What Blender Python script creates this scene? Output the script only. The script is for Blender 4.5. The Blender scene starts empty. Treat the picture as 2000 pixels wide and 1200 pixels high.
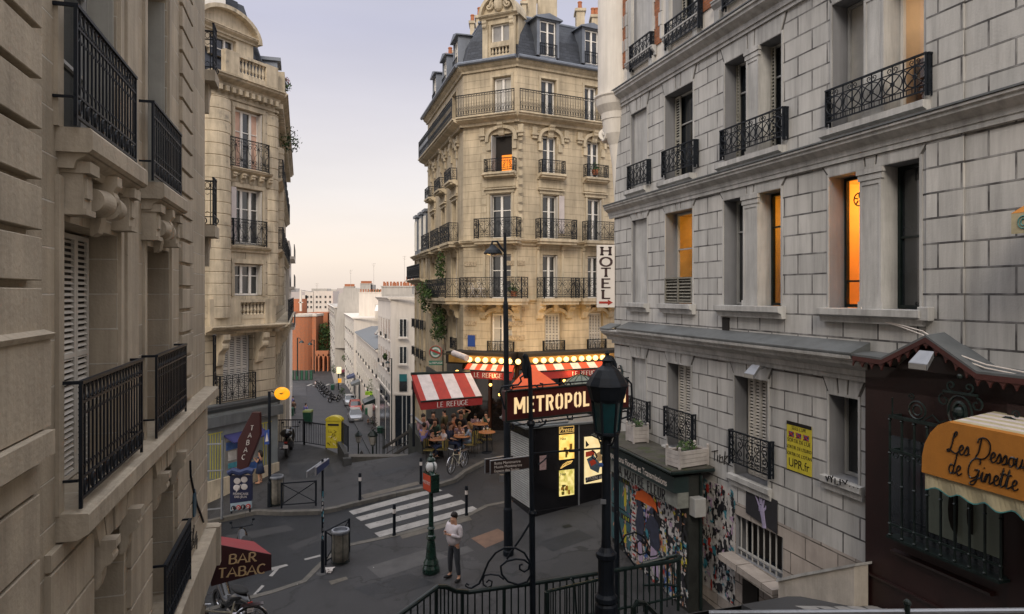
import bpy, math, random
from mathutils import Vector, Matrix
random.seed(7)
sc = bpy.context.scene
COL = sc.collection
V = Vector
FP = 1333.33                      # focal length in photo pixels (24 mm lens)
# ---------------------------------------------------------------- camera, world, sun, exposure
cam = bpy.data.objects.new('camera', bpy.data.cameras.new('camera')); COL.objects.link(cam)
cam.data.lens = 24; cam.data.sensor_width = 36; cam.data.shift_y = -0.0125
cam.data.clip_start = 0.05; cam.data.clip_end = 3000
cam.rotation_euler = (math.radians(90), 0, 0)
sc.camera = cam
wd = bpy.data.worlds.new('World'); sc.world = wd; wd.use_nodes = True
nt = wd.node_tree; nt.nodes.clear()
tc = nt.nodes.new('ShaderNodeTexCoord'); sx = nt.nodes.new('ShaderNodeSeparateXYZ')
nt.links.new(tc.outputs['Generated'], sx.inputs[0])
rp = nt.nodes.new('ShaderNodeValToRGB'); nt.links.new(sx.outputs['Z'], rp.inputs[0])
cr = rp.color_ramp
stops = [(0.0, (.98, .84, .74)), (.05, (1.08, .93, .81)), (.15, (.97, .90, .87)), (.36, (.63, .62, .745)), (.6, (.58, .58, .62)), (1, (.58, .58, .61))]
cr.elements[0].position = 0; cr.elements[0].color = (*stops[0][1], 1)
cr.elements[1].position = 1; cr.elements[1].color = (*stops[-1][1], 1)
for p_, c_ in stops[1:-1]:
    e_ = cr.elements.new(p_); e_.color = (*c_, 1)
cl = nt.nodes.new('ShaderNodeTexNoise'); cl.inputs['Scale'].default_value = 2.2; cl.inputs['Detail'].default_value = 4
mp = nt.nodes.new('ShaderNodeMapping'); mp.inputs['Scale'].default_value = (1, 1, 5)
nt.links.new(tc.outputs['Generated'], mp.inputs[0]); nt.links.new(mp.outputs[0], cl.inputs['Vector'])
clr = nt.nodes.new('ShaderNodeMapRange'); clr.inputs[1].default_value = .35; clr.inputs[2].default_value = .75; clr.inputs[3].default_value = .97; clr.inputs[4].default_value = 1.06
nt.links.new(cl.outputs[0], clr.inputs[0])
sky = nt.nodes.new('ShaderNodeTexSky'); sky.sky_type = 'NISHITA'; sky.sun_disc = False
sky.sun_elevation = math.radians(34); sky.sun_rotation = math.radians(188); sky.air_density = 1.2; sky.dust_density = 2
sk = nt.nodes.new('ShaderNodeVectorMath'); sk.operation = 'SCALE'; sk.inputs['Scale'].default_value = 0.10
nt.links.new(sky.outputs[0], sk.inputs[0])
vm = nt.nodes.new('ShaderNodeVectorMath'); vm.operation = 'SCALE'
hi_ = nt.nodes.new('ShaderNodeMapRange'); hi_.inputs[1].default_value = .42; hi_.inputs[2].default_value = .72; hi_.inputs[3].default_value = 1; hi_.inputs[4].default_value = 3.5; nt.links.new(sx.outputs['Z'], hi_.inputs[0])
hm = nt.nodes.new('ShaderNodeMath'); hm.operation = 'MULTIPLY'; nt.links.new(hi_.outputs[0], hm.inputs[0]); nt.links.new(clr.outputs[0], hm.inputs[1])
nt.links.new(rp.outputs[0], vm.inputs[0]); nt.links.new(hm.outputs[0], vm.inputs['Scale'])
mx = nt.nodes.new('ShaderNodeMixRGB'); mx.inputs[0].default_value = .88
nt.links.new(sk.outputs[0], mx.inputs[1]); nt.links.new(vm.outputs[0], mx.inputs[2])
bg = nt.nodes.new('ShaderNodeBackground'); bg.inputs[1].default_value = 1.0
wo = nt.nodes.new('ShaderNodeOutputWorld')
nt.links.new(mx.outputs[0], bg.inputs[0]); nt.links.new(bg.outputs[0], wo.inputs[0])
sun = bpy.data.objects.new('sun', bpy.data.lights.new('sun', 'SUN')); COL.objects.link(sun)
sun.data.energy = 2.1; sun.data.angle = math.radians(24); sun.data.color = (1, .87, .70)
sun.rotation_euler = V((.12, .80, -.56)).to_track_quat('-Z', 'Y').to_euler()
sc.view_settings.view_transform = 'Standard'; sc.view_settings.look = 'None'
sc.view_settings.exposure = 0; sc.view_settings.gamma = 1
sc.render.engine = 'CYCLES'; sc.cycles.use_denoising = True
sc.cycles.max_bounces = 6; sc.cycles.diffuse_bounces = 3; sc.cycles.glossy_bounces = 3
sc.cycles.sample_clamp_indirect = 4
# ---------------------------------------------------------------- geometry helpers
Z = V((0, 0, 1))
def P(u, v, Y): return V(((u-1000)/FP*Y, Y, (575-v)/FP*Y))
GA, GB, GC = -9.545, .0863, .0916
def gz(x, y):
    r = GA + GB*x + GC*y
    return r
def G(u, v):
    Y = -GA/((v-575)/FP + GB*(u-1000)/FP + GC)
    for _ in range(12):
        x = (u-1000)/FP*Y; z = gz(x, Y)
        Yn = -z*FP/(v-575); Y = .5*Y + .5*Yn
    x = (u-1000)/FP*Y
    return V((x, Y, gz(x, Y)))
WM = {}
def wm(o): return WM.get(o.name, Matrix.Identity(4))
def attach(o, par, world=True):
    if par is None:
        WM[o.name] = Matrix.Identity(4); return
    o.parent = par
    if world:
        o.matrix_parent_inverse = wm(par).inverted(); WM[o.name] = Matrix.Identity(4)
    else: WM[o.name] = wm(par).copy()
def tag(o, label=None, cat=None, group=None, kind=None):
    if label: o['label'] = label
    if cat: o['category'] = cat
    if group: o['group'] = group
    if kind: o['kind'] = kind
    return o
def thing(name, label, cat, loc=(0, 0, 0), rz=0, group=None):
    o = bpy.data.objects.new(name, None); COL.objects.link(o)
    o.location = loc; o.rotation_euler = (0, 0, rz); o.empty_display_size = .2
    WM[o.name] = Matrix.Translation(V(loc)) @ Matrix.Rotation(rz, 4, 'Z')
    return tag(o, label, cat, group)
def copy_tree(o, parent=None):
    c = o.copy(); COL.objects.link(c)
    if parent is not None: c.parent = parent
    for ch in list(o.children): copy_tree(ch, c)
    return c
def dup(o, loc, rz=0, label=None):
    c = copy_tree(o); c.location = loc; c.rotation_euler = (0, 0, rz)
    if label: c['label'] = label
    return c
class Fr:                                   # a wall frame: a along the wall, b out of it, c up
    def __init__(s, x, y, dx, dy, side, z=0):
        s.o = V((x, y, z)); s.d = V((dx, dy, 0)).normalized(); s.n = V((s.d.y, -s.d.x, 0))*side
    def p(s, a, b, c): return s.o + s.d*a + s.n*b + Z*c
    def S(s, u, b=0):
        k = (u-1000)/FP; ox = s.o.x+s.n.x*b; oy = s.o.y+s.n.y*b
        return (k*oy-ox)/(s.d.x-k*s.d.y)
    def Y(s, u, b=0): return s.o.y+s.n.y*b+s.d.y*s.S(u, b)
    def Zv(s, u, v, b=0): return (575-v)/FP*s.Y(u, b)-s.o.z
    def R(s, u0, u1, v0, v1, b=0, uz=None):   # rect from pixel box; heights read at column uz
        uz = u0 if uz is None else uz
        a = sorted((s.S(u0, b), s.S(u1, b)))
        return a[0], a[1], s.Zv(uz, v1, b), s.Zv(uz, v0, b)
class LocalFr:                              # local axes (x, y, z) used for small things
    def p(s, a, b, c): return V((a, b, c))
    d = V((1, 0, 0)); n = V((0, 1, 0)); o = V((0, 0, 0))
LF = LocalFr()
class MB:
    def __init__(s): s.v = []; s.f = []; s.m = []
    def face(s, pts, m=0):
        i = len(s.v); s.v += [V(p) for p in pts]; s.f.append(tuple(range(i, i+len(pts)))); s.m.append(m)
    def box(s, W, a0, a1, b0, b1, c0, c1, m=0, skip=''):
        i = len(s.v)
        for a, b, c in ((a0, b0, c0), (a1, b0, c0), (a1, b1, c0), (a0, b1, c0), (a0, b0, c1), (a1, b0, c1), (a1, b1, c1), (a0, b1, c1)):
            s.v.append(W.p(a, b, c))
        for k, q in (('d', (0, 3, 2, 1)), ('u', (4, 5, 6, 7)), ('i', (0, 1, 5, 4)), ('r', (1, 2, 6, 5)), ('o', (2, 3, 7, 6)), ('l', (3, 0, 4, 7))):
            if k in skip: continue
            s.f.append(tuple(i+j for j in q)); s.m.append(m)
        return s
    def prism(s, pts, off, m=0):            # extrude a planar polygon of points by vector off
        n = len(pts); i = len(s.v); off = V(off)
        s.v += [V(p) for p in pts]+[V(p)+off for p in pts]
        s.f.append(tuple(i+j for j in range(n))); s.m.append(m)
        s.f.append(tuple(i+n+j for j in reversed(range(n)))); s.m.append(m)
        for j in range(n):
            k = (j+1) % n; s.f.append((i+j, i+n+j, i+n+k, i+k)); s.m.append(m)
        return s
    def prof(s, W, pr, a0, a1, m=0):        # profile of (b, c) swept along a
        return s.prism([W.p(a0, b, c) for b, c in pr], W.d*(a1-a0), m)
    def tube(s, pts, r, n=5, m=0, closed=False, cap=True):
        pts = [V(p) for p in pts]; N = len(pts); i0 = len(s.v)
        if N < 2: return s
        rr = r if isinstance(r, (list, tuple)) else [r]*N
        ref = None
        for k, p in enumerate(pts):
            if closed: t = pts[(k+1) % N]-pts[k-1]
            else: t = pts[min(k+1, N-1)]-pts[max(k-1, 0)]
            if t.length < 1e-9: t = V((0, 0, 1))
            t.normalize()
            if ref is None:
                ref = t.cross(Z) if abs(t.z) < .95 else t.cross(V((1, 0, 0)))
            ref = ref-t*ref.dot(t)
            if ref.length < 1e-6: ref = t.cross(V((.3, 1, .2)))
            ref.normalize(); q = t.cross(ref)
            for j in range(n):
                a = 2*math.pi*(j+.5)/n; s.v.append(p+(ref*math.cos(a)+q*math.sin(a))*rr[k])
        for k in range(N if closed else N-1):
            A = i0+k*n; B = i0+((k+1) % N)*n
            for j in range(n): s.f.append((A+j, A+(j+1) % n, B+(j+1) % n, B+j)); s.m.append(m)
        if not closed and cap:
            s.f.append(tuple(i0+j for j in reversed(range(n)))); s.m.append(m)
            s.f.append(tuple(i0+(N-1)*n+j for j in range(n))); s.m.append(m)
        return s
    def lathe(s, c, prof, n=14, m=0, ang=(0, 2*math.pi)):   # prof: (r, z) bottom to top
        c = V(c); i0 = len(s.v); full = abs(ang[1]-ang[0]-2*math.pi) < 1e-6; cols = n if full else n+1
        for r, z in prof:
            for j in range(cols):
                a = ang[0]+(ang[1]-ang[0])*j/n; s.v.append(c+V((r*math.cos(a), r*math.sin(a), z)))
        for k in range(len(prof)-1):
            for j in range(n):
                j2 = (j+1) % cols; A = i0+k*cols; B = A+cols
                s.f.append((A+j, A+j2, B+j2, B+j)); s.m.append(m)
        if full:
            if prof[0][0] > 1e-4: s.f.append(tuple(i0+j for j in reversed(range(n)))); s.m.append(m)
            if prof[-1][0] > 1e-4: s.f.append(tuple(i0+(len(prof)-1)*cols+j for j in range(n))); s.m.append(m)
        return s
    def ball(s, c, r, m=0, n=12, k=8, sq=(1, 1, 1)):
        c = V(c); i0 = len(s.v)
        for a in range(k+1):
            t = math.pi*a/k
            for j in range(n):
                q = 2*math.pi*j/n
                s.v.append(c+V((r*sq[0]*math.sin(t)*math.cos(q), r*sq[1]*math.sin(t)*math.sin(q), r*sq[2]*math.cos(t))))
        for a in range(k):
            for j in range(n):
                s.f.append((i0+a*n+j, i0+(a+1)*n+j, i0+(a+1)*n+(j+1) % n, i0+a*n+(j+1) % n)); s.m.append(m)
        return s
    def build(s, name, mats, parent=None, W=None, smooth=False, world=True, bevel=0):
        if not isinstance(mats, (list, tuple)): mats = [mats]
        me = bpy.data.meshes.new(name); me.from_pydata([tuple(p) for p in s.v], [], s.f)
        for mt in mats: me.materials.append(mt)
        me.polygons.foreach_set('material_index', s.m)
        if smooth: me.polygons.foreach_set('use_smooth', [True]*len(me.polygons))
        if W is not None:
            uv = me.uv_layers.new(name='UVMap'); d, n, o = W.d, W.n, W.o
            for pl in me.polygons:
                nn = pl.normal; kd, kn, kz = abs(nn.dot(d)), abs(nn.dot(n)), abs(nn.z)
                for li in pl.loop_indices:
                    q = me.vertices[me.loops[li].vertex_index].co-o
                    a, b, c = q.dot(d), q.dot(n), q.z
                    uv.data[li].uv = (a, b) if kz > kd and kz > kn else ((b, c) if kd > kn else (a, c))
        o_ = bpy.data.objects.new(name, me); COL.objects.link(o_)
        if bevel:
            bm_ = o_.modifiers.new('bevel', 'BEVEL'); bm_.width = bevel; bm_.segments = 2; bm_.limit_method = 'ANGLE'
        attach(o_, parent, world)
        return o_
def arc(cx, cy, rx, ry, a0, a1, n=10):
    return [(cx+rx*math.cos(math.radians(a0+(a1-a0)*i/n)), cy+ry*math.sin(math.radians(a0+(a1-a0)*i/n))) for i in range(n+1)]
def spiral(cx, cy, r0, r1, a0, a1, n=14):
    o = []
    for i in range(n+1):
        t = i/n; r = r0+(r1-r0)*t; a = math.radians(a0+(a1-a0)*t); o.append((cx+r*math.cos(a), cy+r*math.sin(a)))
    return o
# ---------------------------------------------------------------- materials
def _n(nt, t, **kw):
    n = nt.nodes.new(t)
    for k, v_ in kw.items():
        if k.startswith('i_'): n.inputs[k[2:].replace('_', ' ')].default_value = v_
        else: setattr(n, k, v_)
    return n
def mul(c, k): return tuple(min(1, x*k) for x in c[:3])+(1,)
MATS = {}
def mat(name, col, rough=.8, var=.18, scale=1.5, bump=.15, bscale=25, metal=0, streak=0, bricks=None, coat=0, spec=.5, sec=None, crack=0):
    """procedural surface: mottling by noise, fine bump, optional vertical streaks, masonry joints (uv in metres), blotches of a second colour"""
    if name in MATS: return MATS[name]
    m = bpy.data.materials.new(name); MATS[name] = m; m.use_nodes = True
    nt = m.node_tree; L = nt.links.new; bs = nt.nodes['Principled BSDF']
    bs.inputs['Roughness'].default_value = rough; bs.inputs['Metallic'].default_value = metal
    bs.inputs['Specular IOR Level'].default_value = spec; bs.inputs['Coat Weight'].default_value = coat
    ge = _n(nt, 'ShaderNodeNewGeometry')
    n1 = _n(nt, 'ShaderNodeTexNoise', i_Scale=scale, i_Detail=7.0, i_Roughness=.6); L(ge.outputs['Position'], n1.inputs['Vector'])
    mx = _n(nt, 'ShaderNodeMixRGB'); mx.inputs[1].default_value = mul(col, 1-var); mx.inputs[2].default_value = mul(col, 1+var)
    r1 = _n(nt, 'ShaderNodeMapRange'); r1.inputs[1].default_value = .3; r1.inputs[2].default_value = .7
    L(n1.outputs[0], r1.inputs[0]); L(r1.outputs[0], mx.inputs[0]); out = mx.outputs[0]
    hgt = None
    if bricks:
        bw, bh, mo, mcol, off = bricks[:5]
        uvn = _n(nt, 'ShaderNodeUVMap', uv_map='UVMap')
        br = _n(nt, 'ShaderNodeTexBrick', offset=off, i_Scale=1.0); br.inputs['Mortar Size'].default_value = mo
        br.inputs['Mortar Smooth'].default_value = .25; br.inputs['Brick Width'].default_value = bw; br.inputs['Row Height'].default_value = bh
        v2 = bricks[5] if len(bricks) > 5 else .08
        br.inputs['Color1'].default_value = (1-v2, 1-v2, 1-v2, 1); br.inputs['Color2'].default_value = (1+v2*.6, 1+v2*.5, 1+v2*.4, 1)
        br.inputs['Mortar'].default_value = (1, 1, 1, 1); br.inputs['Bias'].default_value = 0
        L(uvn.outputs[0], br.inputs['Vector'])
        m2 = _n(nt, 'ShaderNodeMixRGB', blend_type='MULTIPLY'); m2.inputs[0].default_value = 1
        L(out, m2.inputs[1]); L(br.outputs['Color'], m2.inputs[2])
        m3 = _n(nt, 'ShaderNodeMixRGB'); m3.inputs[2].default_value = (*mcol, 1)
        nj = _n(nt, 'ShaderNodeTexNoise', i_Scale=2.6, i_Detail=4.0); L(ge.outputs['Position'], nj.inputs['Vector']); rj = _n(nt, 'ShaderNodeMapRange'); rj.inputs[1].default_value = .36; rj.inputs[2].default_value = .6; rj.inputs[3].default_value = .45; L(nj.outputs[0], rj.inputs[0])
        mj_ = _n(nt, 'ShaderNodeMath', operation='MULTIPLY'); L(br.outputs['Fac'], mj_.inputs[0]); L(rj.outputs[0], mj_.inputs[1]); L(mj_.outputs[0], m3.inputs[0]); L(m2.outputs[0], m3.inputs[1]); out = m3.outputs[0]
        hgt = br.outputs['Fac']
    if sec:
        n4 = _n(nt, 'ShaderNodeTexNoise', i_Scale=sec[1], i_Detail=6.0, i_Roughness=.65); L(ge.outputs['Position'], n4.inputs['Vector'])
        r4 = _n(nt, 'ShaderNodeMapRange'); r4.inputs[1].default_value = sec[2]; r4.inputs[2].default_value = sec[2]+.1
        L(n4.outputs[0], r4.inputs[0]); m4 = _n(nt, 'ShaderNodeMixRGB'); m4.inputs[2].default_value = (*sec[0], 1)
        L(r4.outputs[0], m4.inputs[0]); L(out, m4.inputs[1]); out = m4.outputs[0]
    if streak:
        mp = _n(nt, 'ShaderNodeMapping'); mp.inputs['Scale'].default_value = (2.6, 2.6, .22)
        L(ge.outputs['Position'], mp.inputs[0])
        n3 = _n(nt, 'ShaderNodeTexNoise', i_Scale=1.6, i_Detail=8.0, i_Roughness=.7); L(mp.outputs[0], n3.inputs['Vector'])
        r3 = _n(nt, 'ShaderNodeMapRange'); r3.inputs[1].default_value = .42; r3.inputs[2].default_value = .78
        r3.inputs[3].default_value = 1; r3.inputs[4].default_value = 1-streak
        L(n3.outputs[0], r3.inputs[0])
        m5 = _n(nt, 'ShaderNodeMixRGB', blend_type='MULTIPLY'); m5.inputs[0].default_value = 1
        L(out, m5.inputs[1]); L(r3.outputs[0], m5.inputs[2]); out = m5.outputs[0]
    if crack:
        nd = _n(nt, 'ShaderNodeTexNoise', i_Scale=2.0, i_Detail=5.0); L(ge.outputs['Position'], nd.inputs['Vector'])
        ad = _n(nt, 'ShaderNodeVectorMath', operation='ADD'); L(ge.outputs['Position'], ad.inputs[0]); L(nd.outputs['Color'], ad.inputs[1])
        vo = _n(nt, 'ShaderNodeTexVoronoi', feature='DISTANCE_TO_EDGE', i_Scale=crack); L(ad.outputs[0], vo.inputs['Vector'])
        rc = _n(nt, 'ShaderNodeMapRange'); rc.inputs[2].default_value = .022; rc.inputs[3].default_value = .4; L(vo.outputs['Distance'], rc.inputs[0])
        vc = _n(nt, 'ShaderNodeTexVoronoi', i_Scale=crack*.8); L(ad.outputs[0], vc.inputs['Vector'])
        rv = _n(nt, 'ShaderNodeMapRange'); rv.inputs[3].default_value = .62; rv.inputs[4].default_value = 1.35; L(vc.outputs['Color'], rv.inputs[0])
        mm = _n(nt, 'ShaderNodeMath', operation='MULTIPLY'); L(rc.outputs[0], mm.inputs[0]); L(rv.outputs[0], mm.inputs[1])
        m6 = _n(nt, 'ShaderNodeMixRGB', blend_type='MULTIPLY'); m6.inputs[0].default_value = 1; L(out, m6.inputs[1]); L(mm.outputs[0], m6.inputs[2]); out = m6.outputs[0]
    L(out, bs.inputs['Base Color'])
    n2 = _n(nt, 'ShaderNodeTexNoise', i_Scale=bscale, i_Detail=5.0); L(ge.outputs['Position'], n2.inputs['Vector'])
    bp = _n(nt, 'ShaderNodeBump', i_Strength=bump, i_Distance=.02); L(n2.outputs[0], bp.inputs['Height'])
    if hgt is not None:
        b2 = _n(nt, 'ShaderNodeBump', invert=True, i_Strength=.9, i_Distance=.03); L(hgt, b2.inputs['Height']); L(bp.outputs[0], b2.inputs['Normal'])
        L(b2.outputs[0], bs.inputs['Normal'])
    else: L(bp.outputs[0], bs.inputs['Normal'])
    rr = _n(nt, 'ShaderNodeMapRange'); rr.inputs[3].default_value = max(0, rough-.12); rr.inputs[4].default_value = min(1, rough+.12)
    L(n1.outputs[0], rr.inputs[0]); L(rr.outputs[0], bs.inputs['Roughness'])
    return m
def emat(name, col, st, col2=None, scale=6, thr=.5, rough=.3):
    """a surface that gives off light, with soft procedural variation (what hangs behind it)"""
    if name in MATS: return MATS[name]
    m = bpy.data.materials.new(name); MATS[name] = m; m.use_nodes = True
    nt = m.node_tree; L = nt.links.new; bs = nt.nodes['Principled BSDF']
    bs.inputs['Roughness'].default_value = rough; bs.inputs['Base Color'].default_value = mul(col, .4)
    bs.inputs['Emission Strength'].default_value = st
    ge = _n(nt, 'ShaderNodeNewGeometry'); n1 = _n(nt, 'ShaderNodeTexNoise', i_Scale=scale, i_Detail=5.0); L(ge.outputs['Position'], n1.inputs['Vector'])
    r = _n(nt, 'ShaderNodeMapRange'); r.inputs[1].default_value = thr-.12; r.inputs[2].default_value = thr+.12; L(n1.outputs[0], r.inputs[0])
    mx = _n(nt, 'ShaderNodeMixRGB'); mx.inputs[1].default_value = (*col, 1); mx.inputs[2].default_value = (*(col2 or mul(col, .75)[:3]), 1)
    L(r.outputs[0], mx.inputs[0]); L(mx.outputs[0], bs.inputs['Emission Color'])
    return m
# ---------------------------------------------------------------- facade kit
def wall_grid(mb, W, a0, a1, c0, c1, holes, b=0, dep=.3, m=0, mr=None):
    A = sorted({round(x, 4) for x in [a0, a1]+[h[0] for h in holes]+[h[1] for h in holes] if a0-1e-6 <= x <= a1+1e-6})
    C = sorted({round(x, 4) for x in [c0, c1]+[h[2] for h in holes]+[h[3] for h in holes] if c0-1e-6 <= x <= c1+1e-6})
    for i in range(len(A)-1):
        run = None
        for j in range(len(C)-1):
            x, y = (A[i]+A[i+1])/2, (C[j]+C[j+1])/2
            solid = not any(h[0] < x < h[1] and h[2] < y < h[3] for h in holes)
            if solid:
                if run is None: run = C[j]
            if (not solid or j == len(C)-2) and run is not None:
                top = C[j+1] if solid else C[j]
                mb.face([W.p(A[i], b, run), W.p(A[i+1], b, run), W.p(A[i+1], b, top), W.p(A[i], b, top)], m); run = None
    for h in holes:
        q = h[4] if len(h) > 4 and h[4] is not None else dep
        r = mr if mr is not None else m
        x0, x1, y0, y1 = h[:4]
        mb.face([W.p(x0, b, y0), W.p(x0, b-q, y0), W.p(x0, b-q, y1), W.p(x0, b, y1)], r)
        mb.face([W.p(x1, b, y0), W.p(x1, b-q, y0), W.p(x1, b-q, y1), W.p(x1, b, y1)], r)
        mb.face([W.p(x0, b, y0), W.p(x1, b, y0), W.p(x1, b-q, y0), W.p(x0, b-q, y0)], r)
        mb.face([W.p(x0, b, y1), W.p(x1, b, y1), W.p(x1, b-q, y1), W.p(x0, b-q, y1)], r)
def window(W, par, a0, a1, c0, c1, b, frame, glass, leaves=2, bars=(.35,), fw=.055, shut=None, shm=None, curtain=None, name='window', solid_low=0):
    mb = MB(); t = .05
    mb.box(W, a0, a0+fw, b-t, b+.02, c0, c1); mb.box(W, a1-fw, a1, b-t, b+.02, c0, c1)
    mb.box(W, a0+fw, a1-fw, b-t, b+.02, c1-fw, c1); mb.box(W, a0+fw, a1-fw, b-t, b+.02, c0, c0+fw+solid_low)
    for k in range(1, leaves):
        x = a0+(a1-a0)*k/leaves; mb.box(W, x-fw*.75, x+fw*.75, b-t, b+.035, c0+fw, c1-fw)
    for q in bars:
        y = c1-(c1-c0)*q; mb.box(W, a0+fw, a1-fw, b-t+.004, b+.008, y-.018, y+.018)
    o = mb.build(name, frame, par, W)
    g = MB(); g.face([W.p(a0+.01, b-t*.6, c0+.01), W.p(a1-.01, b-t*.6, c0+.01), W.p(a1-.01, b-t*.6, c1-.01), W.p(a0+.01, b-t*.6, c1-.01)])
    g.build('pane', glass, o, W)
    if curtain:
        cu = MB(); n = 12; bb = b-t*.6+.004
        for h in ((a0+fw, a0+(a1-a0)*.36), (a1-(a1-a0)*.36, a1-fw)):
            for k in range(n):
                x0 = h[0]+(h[1]-h[0])*k/n; x1 = h[0]+(h[1]-h[0])*(k+1)/n
                z0 = bb+.006*(k % 2); z1 = bb+.006*((k+1) % 2)
                cu.face([W.p(x0, z0, c0+fw), W.p(x1, z1, c0+fw), W.p(x1, z1, c1-fw), W.p(x0, z0, c1-fw)])
        cu.build('curtain', curtain, o, W)
    return o
def louvre(W, par, a0, a1, c0, c1, b, m, name='shutter', n=None, panels=1, thick=.035):
    """louvred shutter in the plane of the wall"""
    mb = MB(); w = (a1-a0)/panels; f = min(.05, w*.16)
    for k in range(panels):
        x0, x1 = a0+w*k+.004, a0+w*(k+1)-.004
        mb.box(W, x0, x0+f, b, b+thick, c0, c1); mb.box(W, x1-f, x1, b, b+thick, c0, c1)
        for q in (c0, (c0+c1)/2-f/2, c1-f): mb.box(W, x0+f, x1-f, b, b+thick, q, q+f)
        nn = n or max(6, int((c1-c0)/.075))
        for i in range(nn):
            y = c0+f+(c1-c0-2*f)*(i+.5)/nn; h = (c1-c0-2*f)/nn*.55
            mb.face([W.p(x0+f, b+thick*.9, y-h/2), W.p(x1-f, b+thick*.9, y-h/2), W.p(x1-f, b+.004, y+h/2), W.p(x0+f, b+.004, y+h/2)])
        mb.box(W, x0+f, x1-f, b-.004, b+.002, c0+f, c1-f, 0 if isinstance(W, Side) else 1)  # dark backing sheet puts shade into the gaps between slats
    return mb.build(name, [m, m_dark], par, W)
class Side:                                  # frame turned a quarter: used for leaves that stand out from a wall
    def __init__(s, W, a): s.W = W; s.a = a; s.d = W.n; s.n = W.d; s.o = W.o+W.d*a
    def p(s, a, b, c): return s.W.p(s.a+b, a, c)
def ring2(mb, W, pts, b, r, closed=False, n=4): mb.tube([W.p(x, b, y) for x, y in pts], r, n, closed=closed)
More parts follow.
